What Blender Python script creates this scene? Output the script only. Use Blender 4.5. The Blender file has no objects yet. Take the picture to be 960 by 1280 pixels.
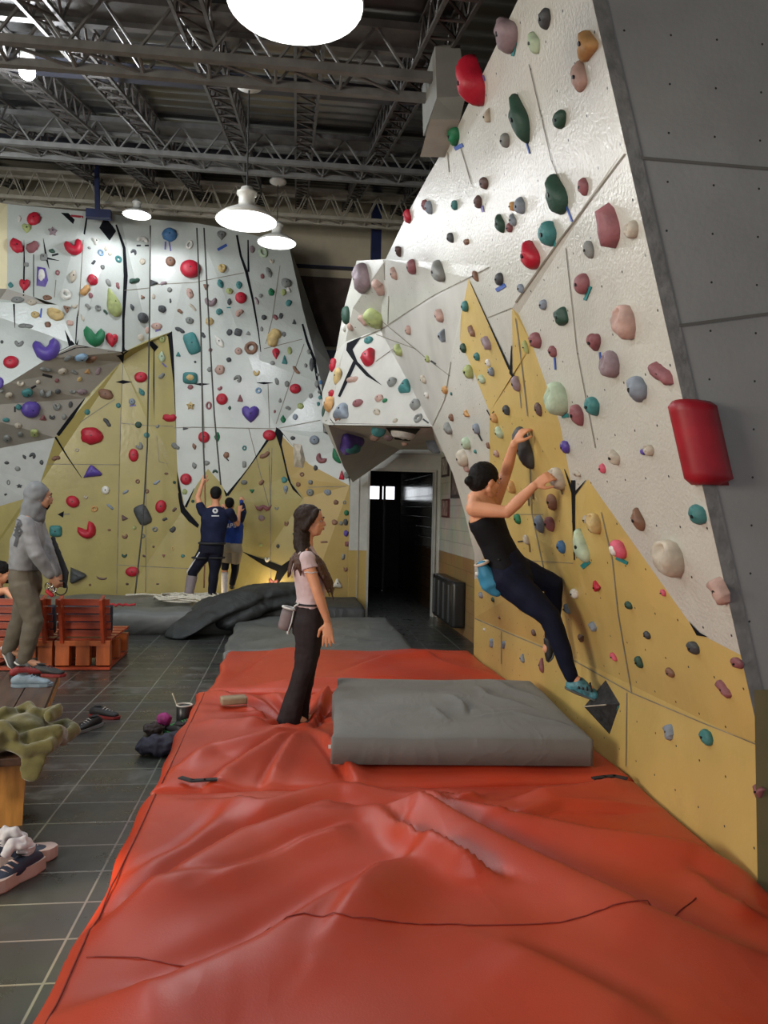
import bpy, bmesh, math, random
import numpy as np
from mathutils import Vector, Matrix, noise
from mathutils.bvhtree import BVHTree
from mathutils.geometry import tessellate_polygon
random.seed(7)
C = bpy.context.scene.collection
R = math.radians
# ------------------------------------------------------------------ camera
F, H = 961.0, 1.62
YAW, PITCH, ROLL = R(6.83), R(-0.155), R(1.2)
Mcam = Matrix.Rotation(-YAW, 3, 'Z') @ Matrix.Rotation(R(90) + PITCH, 3, 'X') @ Matrix.Rotation(ROLL, 3, 'Z')
O = Vector((0, 0, H))
cam_d = bpy.data.cameras.new('camera'); cam = bpy.data.objects.new('camera', cam_d); C.objects.link(cam)
cam.matrix_world = Matrix.Translation(O) @ Mcam.to_4x4()
cam_d.sensor_fit = 'VERTICAL'; cam_d.sensor_height = 24.0; cam_d.lens = F / 1280 * 24.0
cam_d.clip_start = 0.05
bpy.context.scene.camera = cam
def ray(px, py): return Mcam @ Vector(((px - 480) / F, (640 - py) / F, -1.0))      # length 1 along the view axis
def atY(px, py, Y): d = ray(px, py); return O + d * (Y / d.y)
def atX(px, py, X): d = ray(px, py); return O + d * (X / d.x)
def atZ(px, py, z): d = ray(px, py); return O + d * ((z - H) / d.z)
XB, ZB, SL = 1.84, 0.72, 0.265
def Xp(z): return XB - SL * max(0.0, z - ZB)
NP = Vector((-1, 0, -SL)).normalized()
def rw(px, py, dl=0.0):                                                        # pixel -> overhanging right wall
    d = ray(px, py)
    t = (XB - SL * (H - ZB)) / (d.x + SL * d.z)
    p = O + d * t
    if p.z < ZB: p = O + d * (XB / d.x)
    if dl: p = p + d * (-dl / max(0.15, abs(d.dot(NP))) )* 1.0 if dl else p
    return p
# ------------------------------------------------------------------ materials
MATS = {}
def nt(m): return m.node_tree.nodes, m.node_tree.links
def mat(name, col=(.5, .5, .5), rough=0.6, metal=0.0, var=0.10, scale=6.0, bump=0.0, bscale=40.0, coat=0.0, spec=0.5, col2=None, emis=None, estr=0.0, dots=None, sheen=0.0, stretch=(1,1,1), trans=0.0, dirt=0.0):
    if name in MATS: return MATS[name]
    m = bpy.data.materials.new(name); m.use_nodes = True; N, L = nt(m)
    b = N['Principled BSDF']
    tc = N.new('ShaderNodeTexCoord'); mp = N.new('ShaderNodeMapping'); mp.inputs['Scale'].default_value = stretch
    L.new(tc.outputs['Object'], mp.inputs['Vector'])
    nz = N.new('ShaderNodeTexNoise'); nz.inputs['Scale'].default_value = scale; nz.inputs['Detail'].default_value = 6
    L.new(mp.outputs[0], nz.inputs['Vector'])
    rp = N.new('ShaderNodeValToRGB')
    c1 = tuple(max(0, c * (1 - var)) for c in col) ; c2 = col2 or tuple(min(1, c * (1 + var)) for c in col)
    rp.color_ramp.elements[0].color = (*c1, 1); rp.color_ramp.elements[0].position = 0.32
    rp.color_ramp.elements[1].color = (*c2, 1); rp.color_ramp.elements[1].position = 0.68
    L.new(nz.outputs['Fac'], rp.inputs[0]); out = rp.outputs[0]
    if dirt:
        n2 = N.new('ShaderNodeTexNoise'); n2.inputs['Scale'].default_value = 1.7; n2.inputs['Detail'].default_value = 9; n2.inputs['Roughness'].default_value = .7
        L.new(tc.outputs['Object'], n2.inputs['Vector'])
        mr = N.new('ShaderNodeMapRange'); mr.inputs[1].default_value = .52; mr.inputs[2].default_value = .75; mr.inputs[3].default_value = 0; mr.inputs[4].default_value = dirt
        L.new(n2.outputs['Fac'], mr.inputs[0])
        mx = N.new('ShaderNodeMix'); mx.data_type = 'RGBA'; L.new(mr.outputs[0], mx.inputs[0]); L.new(out, mx.inputs[6])
        mx.inputs[7].default_value = (*[c * .55 for c in col], 1); out = mx.outputs[2]
    if dots:      # grid of bolt holes: (axis u, axis v, pitch, radius)
        sp = N.new('ShaderNodeSeparateXYZ'); L.new(tc.outputs['Object'], sp.inputs[0])
        ds = []
        for ax in dots[:2]:
            a = N.new('ShaderNodeMath'); a.operation = 'DIVIDE'; L.new(sp.outputs[ax], a.inputs[0]); a.inputs[1].default_value = dots[2]
            f = N.new('ShaderNodeMath'); f.operation = 'FRACT'; L.new(a.outputs[0], f.inputs[0])
            s = N.new('ShaderNodeMath'); s.operation = 'SUBTRACT'; L.new(f.outputs[0], s.inputs[0]); s.inputs[1].default_value = .5
            q = N.new('ShaderNodeMath'); q.operation = 'MULTIPLY'; L.new(s.outputs[0], q.inputs[0]); L.new(s.outputs[0], q.inputs[1]); ds.append(q)
        ad = N.new('ShaderNodeMath'); L.new(ds[0].outputs[0], ad.inputs[0]); L.new(ds[1].outputs[0], ad.inputs[1])
        lt = N.new('ShaderNodeMath'); lt.operation = 'LESS_THAN'; L.new(ad.outputs[0], lt.inputs[0]); lt.inputs[1].default_value = (dots[3] / dots[2]) ** 2
        mx = N.new('ShaderNodeMix'); mx.data_type = 'RGBA'; L.new(lt.outputs[0], mx.inputs[0]); L.new(out, mx.inputs[6]); mx.inputs[7].default_value = (.02, .02, .02, 1); out = mx.outputs[2]
    L.new(out, b.inputs['Base Color'])
    b.inputs['Roughness'].default_value = rough; b.inputs['Metallic'].default_value = metal
    b.inputs['Coat Weight'].default_value = coat; b.inputs['Coat Roughness'].default_value = .15
    b.inputs['Specular IOR Level'].default_value = spec
    if sheen: b.inputs['Sheen Weight'].default_value = sheen
    if trans: b.inputs['Transmission Weight'].default_value = trans
    if bump:
        bz = N.new('ShaderNodeTexNoise'); bz.inputs['Scale'].default_value = bscale; bz.inputs['Detail'].default_value = 3
        L.new(mp.outputs[0], bz.inputs['Vector'])
        bp = N.new('ShaderNodeBump'); bp.inputs['Strength'].default_value = bump; bp.inputs['Distance'].default_value = .01
        L.new(bz.outputs['Fac'], bp.inputs['Height']); L.new(bp.outputs[0], b.inputs['Normal']); L.new(bp.outputs[0], b.inputs['Coat Normal'])
    if emis:
        b.inputs['Emission Color'].default_value = (*emis, 1); b.inputs['Emission Strength'].default_value = estr
    MATS[name] = m; return m
# ------------------------------------------------------------------ objects
def newobj(name, me, m=None, parent=None, smooth=False):
    o = bpy.data.objects.new(name, me); C.objects.link(o)
    for x in (m if isinstance(m, (list, tuple)) else [m] if m else []): me.materials.append(x)
    if smooth: me.shade_smooth()
    if parent is not None:
        o.parent = parent; o.matrix_parent_inverse = Matrix.Identity(4)
        pm = pw(parent)
        me.transform(pm.inverted()); me.update()
    return o
def pw(o):          # world matrix without a depsgraph update
    M_ = Matrix.LocRotScale(o.location, o.rotation_euler, o.scale)
    return pw(o.parent) @ M_ if o.parent else M_
def from_bm(name, bm, m=None, parent=None, smooth=False, fixn=True):
    if fixn: bmesh.ops.recalc_face_normals(bm, faces=bm.faces)
    me = bpy.data.meshes.new(name); bm.to_mesh(me); bm.free()
    return newobj(name, me, m, parent, smooth)
def from_data(name, vs, fs, m=None, parent=None, smooth=False, mi=None):
    me = bpy.data.meshes.new(name); me.from_pydata([tuple(v) for v in vs], [], fs)
    if mi: me.polygons.foreach_set('material_index', mi)
    me.update()
    return newobj(name, me, m, parent, smooth)
def tag(o, label=None, cat=None, group=None, kind=None):
    if label: o['label'] = label
    if cat: o['category'] = cat
    if group: o['group'] = group
    if kind: o['kind'] = kind
    return o
def empty(name, loc, label, cat, group=None, rz=0.0):
    o = bpy.data.objects.new(name, None); C.objects.link(o); o.location = loc; o.rotation_euler = (0, 0, rz); o.empty_display_size = .05
    return tag(o, label, cat, group)
def struct(o): o['kind'] = 'structure'; return o
def box(bm, c, s, rot=None, bev=0.0):
    r = bmesh.ops.create_cube(bm, size=1.0)
    M_ = Matrix.Translation(c) @ (rot.to_4x4() if rot else Matrix.Identity(4)) @ Matrix.Diagonal((*s, 1))
    bmesh.ops.transform(bm, matrix=M_, verts=r['verts'])
    if bev:
        es = list({e for v in r['verts'] for e in v.link_edges})
        bmesh.ops.bevel(bm, geom=es, offset=bev, segments=2, affect='EDGES', profile=.7)
def frame(d, up=Vector((0, 0, 1))):
    d = Vector(d).normalized()
    if abs(d.dot(up)) > .98: up = Vector((0, 1, 0))
    x = up.cross(d).normalized(); return x, d.cross(x)
def tube(bm, pts, r, n=8, closed=False, cap=True):
    pts = [Vector(p) for p in pts]; rs = r if isinstance(r, (list, tuple)) else [r] * len(pts)
    rings = []; x = None
    for i, p in enumerate(pts):
        a = pts[i - 1] if i or closed else p; b = pts[(i + 1) % len(pts)] if i < len(pts) - 1 or closed else p
        d = (b - a).normalized()
        if x is None: x, y = frame(d)
        else:
            x = (x - d * x.dot(d)).normalized(); y = d.cross(x)
        rings.append([bm.verts.new(p + (x * math.cos(2 * math.pi * k / n) + y * math.sin(2 * math.pi * k / n)) * rs[i]) for k in range(n)])
    m = len(rings)
    for i in range(m if closed else m - 1):
        a, b = rings[i], rings[(i + 1) % m]
        for k in range(n): bm.faces.new((a[k], a[(k + 1) % n], b[(k + 1) % n], b[k]))
    if cap and not closed:
        bm.faces.new(rings[0][::-1]); bm.faces.new(rings[-1])
def bar(bm, a, b, w, h=None, up=Vector((0, 0, 1))):
    a = Vector(a); b = Vector(b); d = (b - a); l = d.length; x, y = frame(d, up)
    M_ = Matrix((x, y, d.normalized())).transposed()
    box(bm, (a + b) / 2, (w, h or w, l), M_)
def lathe(bm, prof, n=24, M_=Matrix.Identity(4)):
    rings = []
    for r_, z in prof:
        rings.append([bm.verts.new(M_ @ Vector((r_ * math.cos(2 * math.pi * k / n), r_ * math.sin(2 * math.pi * k / n), z))) for k in range(n)])
    for a, b in zip(rings, rings[1:]):
        for k in range(n): bm.faces.new((a[k], a[(k + 1) % n], b[(k + 1) % n], b[k]))
    return rings
def copy_tree(o, parent=None):
    c = o.copy(); C.objects.link(c); c.parent = parent
    for ch in [x for x in bpy.data.objects if x.parent == o]: copy_tree(ch, c)
    return c
def loft(bm, secs, side=Vector((1, 0, 0)), n=16, round_=True, p=2.0):
    """secs: [(centre, half width along side, half depth)], closed; rounded or flat ends"""
    secs = [(Vector(c), a, b) for c, a, b in secs]
    if round_:
        def endr(s0, s1):
            d = (s0[0] - s1[0]).normalized(); r_ = (s0[1] + s0[2]) / 2 * .9
            return [(s0[0] + d * r_ * math.sin(t), s0[1] * math.cos(t), s0[2] * math.cos(t)) for t in (R(35), R(62), R(82))]
        secs = endr(secs[0], secs[1])[::-1] + secs + endr(secs[-1], secs[-2])
    rings = []
    for i, (c, a, b) in enumerate(secs):
        t = secs[min(i + 1, len(secs) - 1)][0] - secs[max(i - 1, 0)][0]
        t = t.normalized(); x = (side - t * side.dot(t))
        x = x.normalized() if x.length > .05 else frame(t)[0]
        y = t.cross(x); ring = []
        for k in range(n):
            an = 2 * math.pi * k / n; ca, sa = math.cos(an), math.sin(an)
            if p != 2.0: ca = math.copysign(abs(ca) ** (2 / p), ca); sa = math.copysign(abs(sa) ** (2 / p), sa)
            ring.append(bm.verts.new(c + x * ca * a + y * sa * b))
        rings.append(ring)
    fs = []
    for a, b in zip(rings, rings[1:]):
        for k in range(n): fs.append(bm.faces.new((a[k], a[(k + 1) % n], b[(k + 1) % n], b[k])))
    fs.append(bm.faces.new(rings[0][::-1])); fs.append(bm.faces.new(rings[-1]))
    return fs
def ellipsoid(bm, c, r, M3=None, sub=3):
    M_ = Matrix.Translation(Vector(c)) @ ((M3.to_4x4()) if M3 else Matrix.Identity(4)) @ Matrix.Diagonal((*r, 1))
    bmesh.ops.create_icosphere(bm, subdivisions=sub, radius=1, matrix=M_)
def remesh(bm, vox, smooth=3):
    bmesh.ops.recalc_face_normals(bm, faces=bm.faces)
    me = bpy.data.meshes.new('tmp'); bm.to_mesh(me); bm.free()
    o = bpy.data.objects.new('tmp', me); C.objects.link(o)
    m_ = o.modifiers.new('r', 'REMESH'); m_.mode = 'VOXEL'; m_.voxel_size = vox; m_.adaptivity = 0
    if smooth:
        s = o.modifiers.new('s', 'SMOOTH'); s.iterations = smooth; s.factor = .5
    dg = bpy.context.evaluated_depsgraph_get(); ev = o.evaluated_get(dg)
    me2 = bpy.data.meshes.new_from_object(ev); bpy.data.objects.remove(o); bpy.data.meshes.remove(me)
    me2.shade_smooth(); return me2
def rnd_cloth(me, amp, sc, seed=0):
    n = len(me.vertices); co = np.empty(n * 3, 'f'); no = np.empty(n * 3, 'f')
    me.vertices.foreach_get('co', co); me.vertex_normals.foreach_get('vector', no); co = co.reshape(-1, 3); no = no.reshape(-1, 3)
    nn = np.array([noise.noise(Vector((a * sc + seed, b * sc, c * sc))) for a, b, c in co.tolist()], 'f')
    me.vertices.foreach_set('co', (co + no * (nn * amp)[:, None]).ravel()); me.update()
def resamp(pts, n=20):
    L_s = [math.dist(pts[i], pts[(i + 1) % len(pts)]) for i in range(len(pts))]; T = sum(L_s); out = []
    for k in range(n):
        s = T * k / n; i = 0
        while s > L_s[i]: s -= L_s[i]; i += 1
        u = s / L_s[i]; a, b = pts[i], pts[(i + 1) % len(pts)]; out.append((a[0] + (b[0] - a[0]) * u, a[1] + (b[1] - a[1]) * u))
    return out
# ------------------------------------------------------------------ wall paint
white = mat('white_wall_paint', (.53, .525, .47), .40, var=.06, scale=2.2, bump=.45, bscale=60, coat=.28, dots=(1, 2, .21, .0055), dirt=.35)
whiteL = mat('white_lit_paint', (.48, .51, .48), .42, var=.07, scale=2.2, bump=.30, bscale=30, coat=.5, dirt=.25)
shade_w = mat('shaded_white_paint', (.47, .46, .42), .55, var=.07, scale=2.5, bump=.1, dirt=.3)  # white darkened in the colour for shade on the down-facing prow
yellow = mat('yellow_wall_paint', (.53, .385, .125), .42, var=.08, scale=2.0, bump=.22, bscale=22, coat=.15, dots=(1, 2, .21, .0055), dirt=.35)
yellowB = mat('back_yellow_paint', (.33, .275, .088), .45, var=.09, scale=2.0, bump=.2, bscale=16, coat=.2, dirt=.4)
yellowD = mat('deep_yellow_paint', (.40, .28, .085), .5, var=.08, scale=2.0, bump=.1, dirt=.3)
underg = mat('shaded_underside_paint', (.34, .32, .28), .6, var=.08, scale=2.5, bump=.1, dirt=.3)  # grey tone paints in the shade beneath the overhang and ledge
lowerg = mat('pale_grey_paint', (.42, .43, .41), .6, var=.06, dirt=.2)
cream = mat('lit_cream_paint', (.80, .72, .46), .5, var=.04)  # cream made brighter and warmer for the light on this side face
black = mat('black_joint_hole_paint', (.006, .007, .010), .8, var=.2, spec=.15)
crease = mat('joint_shadow_line', (.22, .20, .16), .9, var=.3, spec=.1)
greywall = mat('grey_return_paint', (.30, .31, .305), .5, var=.06, scale=3, bump=.1, dots=(0, 2, .187, .0045), dirt=.25)
greyedge = mat('grey_edge_paint', (.20, .205, .20), .55, var=.25, scale=14, bump=.3)
plaster = mat('door_wall_plaster', (.44, .44, .40), .7, var=.06, bump=.1, dirt=.3)
beige = mat('beige_back_wall', (.52, .46, .33), .8, var=.06)
darkbrown = mat('dark_brown_shutter', (.085, .060, .050), .8, var=.2)
navy = mat('navy_steel', (.014, .022, .075), .45, var=.2)

def build_wall(name, polys, mats, names):
    """polys: [(mat index, region, [3-D verts], [2-D verts])]"""
    vs, fs, mi, reg = [], [], [], []
    idx = {}
    for m_, region, v3, v2 in polys:
        tri = tessellate_polygon([[Vector((a[0], a[1], 0)) for a in v2]])
        loc = []
        for p in v3:
            k = (round(p.x, 4), round(p.y, 4), round(p.z, 4))
            if k not in idx: idx[k] = len(vs); vs.append(p)
            loc.append(idx[k])
        for t in tri:
            a, b, c = (loc[i] for i in t)
            if len({a, b, c}) < 3: continue
            n_ = (vs[b] - vs[a]).cross(vs[c] - vs[a])
            if n_.length < 1e-9: continue
            if n_.dot(O - vs[a]) < 0: b, c = c, b
            fs.append((a, b, c)); mi.append(m_); reg.append(region)
    bvh = BVHTree.FromPolygons([tuple(v) for v in vs], fs)
    return dict(name=name, vs=vs, fs=fs, mi=mi, reg=reg, bvh=bvh, mats=mats)
def px_of(p):
    q = Mcam.transposed() @ (Vector(p) - O)
    return (480 + F * q.x / -q.z, 640 - F * q.y / -q.z)
def mk(polylist, conv):
    out = []
    for m_, region, pts in polylist:
        v3, v2 = [], []
        for p in pts:
            q = conv(p); v3.append(q); v2.append(px_of(q) )
        out.append((m_, region, v3, v2))
    return out
def hit(W, px, py):
    d = ray(px, py)
    loc, n_, i, dist = W['bvh'].ray_cast(O, d.normalized())
    if loc is None: return None
    if n_.dot(d) > 0: n_ = -n_
    return loc, n_, i
def over_line(W, pts, w, m_, off=.004, closed=False):
    """painted line lying on the wall, w = half-width in pixels (may be a list)"""
    P = []
    ws = w if isinstance(w, (list, tuple)) else [w] * len(pts)
    for k in range(len(pts) - 1):
        (x0, y0), (x1, y1) = pts[k], pts[k + 1]; n = max(1, int(math.hypot(x1 - x0, y1 - y0) / 8))
        for j in range(n): P.append((x0 + (x1 - x0) * j / n, y0 + (y1 - y0) * j / n, ws[k] + (ws[k + 1] - ws[k]) * j / n))
    P.append((*pts[-1], ws[-1]))
    base = []
    for i, (x, y, ww) in enumerate(P):
        x0, y0 = P[max(0, i - 1)][:2]; x1, y1 = P[min(len(P) - 1, i + 1)][:2]
        dx, dy = x1 - x0, y1 - y0; l = math.hypot(dx, dy) or 1; ww = max(ww, .15)
        row = []
        for s in (-1, 1):
            h_ = hit(W, x - dy / l * ww * s, y + dx / l * ww * s)
            row.append(h_[0] + h_[1] * off if h_ else None)
        base.append(row)
    for a, b in zip(base, base[1:]):
        if None in a or None in b: continue
        if (a[0] - b[0]).length > .9: continue
        k = len(W['vs']); W['vs'] += [a[0], a[1], b[1], b[0]]; W['fs'].append((k, k + 1, k + 2, k + 3)); W['mi'].append(m_)
def over_poly(W, pts, m_, off=.005):
    q = [hit(W, *p) for p in pts]
    if any(x is None for x in q): print('over_poly miss', W['name'], pts); return
    k = len(W['vs']); W['vs'] += [x[0] + x[1] * off for x in q]
    for t in tessellate_polygon([[Vector((a[0], a[1], 0)) for a in pts]]):
        W['fs'].append(tuple(k + i for i in t)); W['mi'].append(m_)
def finish(W):
    o = from_data(W['name'], W['vs'], W['fs'], W['mats'], mi=W['mi']); return struct(o)

# ---------------- back wall (vertex = px, py, Y)
cb = lambda p: atY(*p) if len(p) == 3 else p[0]
def fl(px, Y, z=0.0):      # a floor-level vertex under pixel column px
    a = atY(px, 745, Y); return (Vector((a.x, Y, z)),)
V = {  # shared corners
 'a': (9, 255, 11.5), 'b': (104, 264, 11.7), 'c': (150, 269, 11.95), 'd': (155, 440, 11.75), 'e': (94, 431, 11.3),
 'f': (60, 448, 11.2), 'g': (12, 478, 11.15), 'h': (-60, 510, 11.1), 'i': (72, 381, 11.3), 'j': (9, 361, 11.3),
 'k': (69, 547, 11.95), 'l': (106, 498, 11.98), 'm': (152, 452, 12.0), 'n': (-60, 572, 11.95), 'o': (32, 623, 12.05), 'p': (-60, 650, 12.1), 'q': (50, 605, 12.05),
 'r': (188, 274, 12.15), 's': (186, 424, 12.1), 't': (213, 415, 12.1), 'u': (217, 480, 12.1), 'v': (222, 590, 12.1), 'w': (231, 634, 12.1),
 'x': (246, 606, 12.1), 'y': (260, 586, 12.1), 'z': (276, 604, 12.1), 'A': (284, 619, 12.1), 'B': (345, 537, 12.05),
 'D': (296, 288, 12.2), 'E': (315, 372, 12.15), 'G': (324, 450, 12.1), 'I': (361, 306, 12.35), 'J': (378, 385, 12.3), 'K': (390, 430, 12.25), 'L': (402, 480, 12.15),
 'M': (404, 540, 12.0), 'N': (437, 607, 11.85), 'X': (431, 556, 11.9), 'Q': (386, 580, 12.0), 'S': (362, 596, 12.08), 'T': (380, 622, 12.06), 'U': (437, 745, 11.8)}
g_ = lambda s: [V[c] for c in s]
W_, GU, LG, YB, CR, BK, YD, CS, SW = range(9)
bmats = [whiteL, underg, lowerg, yellowB, cream, black, yellowD, crease, shade_w, mat('dark_red_glimpse', (.30, .02, .03), .6)]
back_polys = [
 (W_, 'white', g_('abeij') + []),
 (W_, 'white', [V['j'], V['i'], V['e'], V['f'], V['g'], V['h'], (-60, 375, 11.35), (0, 374, 11.33), (40, 379, 11.3)]),
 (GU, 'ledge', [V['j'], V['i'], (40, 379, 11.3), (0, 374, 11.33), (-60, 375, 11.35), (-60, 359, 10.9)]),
 (CR, 'cream', [V['a'], V['j'], (-60, 359, 10.9), (-60, 245, 11.0)]),
 (W_, 'white', g_('bcde')),
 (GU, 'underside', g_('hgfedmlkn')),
 (LG, 'grey', g_('nkqop')),
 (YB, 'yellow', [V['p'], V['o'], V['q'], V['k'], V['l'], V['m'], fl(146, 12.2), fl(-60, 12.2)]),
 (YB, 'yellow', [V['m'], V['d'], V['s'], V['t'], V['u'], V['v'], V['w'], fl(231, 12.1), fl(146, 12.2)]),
 (W_, 'white', g_('crstd')[:2] + [V['s'], V['d']]),
 (W_, 'white', [V['r'], (246, 279, 12.15), (258, 586, 12.15), V['y'], V['x'], V['w'], V['v'], V['u'], V['t'], V['s']][:1] + [(246, 279, 12.15), V['y'], V['x'], V['w'], V['v'], V['u'], V['t'], V['s']]),
 (W_, 'white', [(246, 279, 12.15), V['D'], V['E'], V['G'], V['B'], V['A'], V['z'], V['y']]),
 (W_, 'white', g_('DIJKLMXNQBGE')),
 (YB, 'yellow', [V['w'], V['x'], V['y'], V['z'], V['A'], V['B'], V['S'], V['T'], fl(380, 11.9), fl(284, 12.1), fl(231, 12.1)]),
 (YD, 'yellow', [V['B'], V['Q'], V['N'], fl(437, 11.85), fl(380, 11.9), V['T'], V['S']]),
 (LG, 'rim', [V['I'], (372, 335, 12.9), (397, 410, 12.8), (418, 462, 12.6), (425, 540, 12.2), V['M'], V['L'], V['K'], V['J']]),
]
WB = build_wall('wall_back_climbing', mk(back_polys, cb), bmats, None)
bvh_back_reg = WB['reg'][:]
# black joints, drawn marks and recesses whose darkness is painted on
L_ = lambda pts, w, m_=BK: over_line(WB, pts, w, m_)
P_ = lambda pts, m_=BK: over_poly(WB, pts, m_)
L_([(145, 281), (155, 310), (157, 345), (154, 400), (154, 440)], [1, 1.8, 2.6, 1.6, 1.5])
P_([(76, 266), (110, 268), (106, 294)]); RB = 9  # flat black stands in for the dark inside an open recess
P_([(89, 268.5), (104, 270), (104, 273), (88, 271)], 9)
P_([(124, 285), (131, 271), (141, 283), (145, 289), (137, 301)])  # another hole, its darkness painted as a black patch
P_([(55, 451), (70, 441), (86, 433), (81, 412), (89, 427), (98, 386), (95, 430), (98, 424), (97, 431), (114, 434), (95, 435), (78, 442)])
P_([(134, 439), (152, 440), (153, 420), (156, 437), (161, 438), (155, 443), (154, 455), (148, 446)])
L_([(106, 498), (90, 520), (72, 544)], [.6, 2.4, 2.2]); L_([(69, 546), (85, 572), (102, 597)], [1.2, .8, .3])
L_([(30, 300), (30.3, 330), (29.5, 370)], [.2, 1.0, .8]); L_([(42, 318), (42, 371)], .5)
L_([(54, 298), (58, 322), (61.5, 336)], [.2, 1.4, .2]); L_([(54, 322), (74, 326)], [1.6, .2]); L_([(17.5, 380), (18.5, 410)], [1.2, .2])
L_([(145, 477.5), (154, 477.5), (165, 477.5)], [.2, 2.4, .2])
P_([(184, 428), (190, 426), (198, 434), (193, 440), (193, 528), (191.5, 480), (192, 438)])
P_([(208, 419), (215, 414), (217, 440), (219, 500), (221, 560), (217, 480), (210, 421)])
P_([(221, 588), (226, 614), (229, 630), (232, 636), (249, 656), (247, 660), (236, 652), (226, 640), (223, 622)])
L_([(232, 634), (243, 610)], [1.6, .3]); L_([(242, 480), (251, 480.5), (262, 480)], [.2, 1.6, .2]); L_([(321, 478.5), (330, 479), (341, 478.5)], [.2, 1.5, .2])
L_([(296, 294), (301, 320), (308, 340), (316, 375), (323, 415), (326, 440)], [1.3, 1.4, 1.8, 1.3, .8, .5]); L_([(310, 300), (310.5, 340)], [.8, 1.2])
L_([(284, 619), (310, 586), (336, 548)], [1.8, .4, 1.6]); L_([(280, 612), (284, 620)], [.4, 1.8])
P_([(345, 534), (350, 537), (370, 562), (354, 543), (352, 556), (360, 592), (364, 604), (379, 624), (366, 612), (360, 600), (351, 562), (344, 541)])
P_([(302, 689), (318, 695), (352, 707), (362, 700), (363, 708), (353, 722), (342, 739), (340, 736), (346, 714), (330, 707), (314, 697)])
L_([(378, 405), (384, 427), (393, 450), (397, 480), (404, 500), (407, 525)], [1.2, 1.6, 1.8, 1.2, 1.4, .8])
for a in ([(153.5, 455), (151, 520), (149, 600), (146, 742)], [(217, 535), (240, 534), (345, 536), (408, 524)], [(152, 529), (185, 532), (217, 533)], [(60, 580), (150, 581)],
          [(100, 528), (125, 511), (144, 499)], [(145, 706), (240, 711)], [(311, 536), (310, 600), (339, 740)][:1] + [(338, 640), (340, 560)], [(336, 560), (338, 640), (339, 735)],
          [(188, 285), (187, 420)], [(188, 356), (244, 353), (305, 341)], [(330, 436), (378, 424)], [(380, 430), (362, 480), (345, 530)], [(350, 332), (340, 400), (332, 430)], [(335, 480), (337, 535)],
          [(155, 363), (187, 360)], [(70, 350), (68, 372)], [(104, 300), (98, 395)], [(183, 560), (182, 740)], [(196, 545), (199, 577), (210, 580)], [(432, 608), (385, 609)], [(246, 290), (256, 560)]):
    L_(a, .45, CS)
L_([(72, 643), (87, 642.5)], .8, CS); P_([(72, 643), (80, 639), (79, 647)], BK)
wb = finish(WB)

# ---------------- right wall
def cr(p):
    if isinstance(p, Vector): return p
    if len(p) == 2: return rw(*p)
    if p[2] == 'Y': return atY(p[0], p[1], p[3])
    return rw(p[0], p[1], p[2])
def arr(z): return Vector((Xp(z), 2.8, z))
RS, LM = (640, 385, .02), (641, 468, .02)
VB, SP1 = (717, 619, -.02), (586, 347, .02)
C1, C2, C3, C4 = (576, 395, .03), (575, 425, .03), (592, 465, .03), (612, 515, .03)
e1, e2, e3, e4, e5 = (540, 533), (553, 562), (566, 592), (581, 642), (593, 692)
zA, zY = 1.085, .72
def cr(p):
    if isinstance(p, Vector): return p
    if len(p) == 2: return rw(*p)
    if p[2] == 'Y': return atY(p[0], p[1], p[3])
    return rw(p[0], p[1], p[2])
YE = rw(593, 772).y
W2, Y2, S2, B2, C2_, E2 = range(6)
P8, P9 = (446, 326, 'Y', 9.2), (432, 427, 'Y', 9.5)
def onpl(x, y, pl):
    a, b, c = (cr(q) for q in pl); n_ = (b - a).cross(c - a); d = ray(x, y); return O + d * (n_.dot(a - O) / n_.dot(d))
P9 = atY(432, 427, 9.8); TIP = atY(410, 531, 9.5); F5 = rw(563, 450, .03); F4 = rw(540, 370); F3 = rw(475, 412)
P8 = atY(446, 326, 8.9); P85 = atY(441, 385, 9.4)
right_polys = [
 (W2, 'white', [(482, 324), P8, P85, P9, F3]),
 (W2, 'white', [arr(3.95), (575, 152), (535, 220), (512, 262), (482, 324), F3, F4, SP1, (612, 332, .01), RS, arr(3.02)]),
 (W2, 'white', [arr(3.02), RS, (648, 393, .0), (665, 430), (700, 530), VB, (735, 599), (870, 790), arr(zA)]),
 (W2, 'white', [SP1, (612, 332, .01), RS, LM]),
 (Y2, 'yellow', [SP1, LM, C4, C3, C2, C1]),
 (W2, 'white', [SP1, C1, C2, C3, C4, (612, 640), (600, 722), (593, 724), e5, e4, e3, e2, e1, F5]),
 (Y2, 'yellow', [RS, (648, 393, .0), (665, 430), (700, 530), VB, (718, 700, .02), (718, 822), (593, 772), (593, 724), (600, 722), (612, 640), C4, LM]),
 (Y2, 'yellow', [VB, (735, 599), (870, 790), arr(zA), arr(zY), (718, 822), (718, 700, .02)]),
 (Y2, 'yellow', [arr(zY), (718, 822), (593, 772), Vector((XB, YE, 0)), Vector((XB, 4.6, 0)), Vector((XB, 2.8, 0))]),
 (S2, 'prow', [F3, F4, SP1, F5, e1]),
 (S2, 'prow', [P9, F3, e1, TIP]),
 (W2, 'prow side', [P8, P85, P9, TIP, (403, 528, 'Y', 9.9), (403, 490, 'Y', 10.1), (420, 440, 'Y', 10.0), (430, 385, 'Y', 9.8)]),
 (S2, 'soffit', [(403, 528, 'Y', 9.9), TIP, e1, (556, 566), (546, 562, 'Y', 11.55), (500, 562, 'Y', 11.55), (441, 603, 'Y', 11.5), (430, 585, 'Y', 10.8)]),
]
def mk2(polylist):
    out = []
    for m_, region, pts in polylist:
        v3 = [cr(p) for p in pts]; out.append((m_, region, v3, [px_of(q) for q in v3]))
    return out
WR = build_wall('wall_right_climbing', mk2(right_polys), [white, yellow, shade_w, black, crease, greyedge], None)
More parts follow.
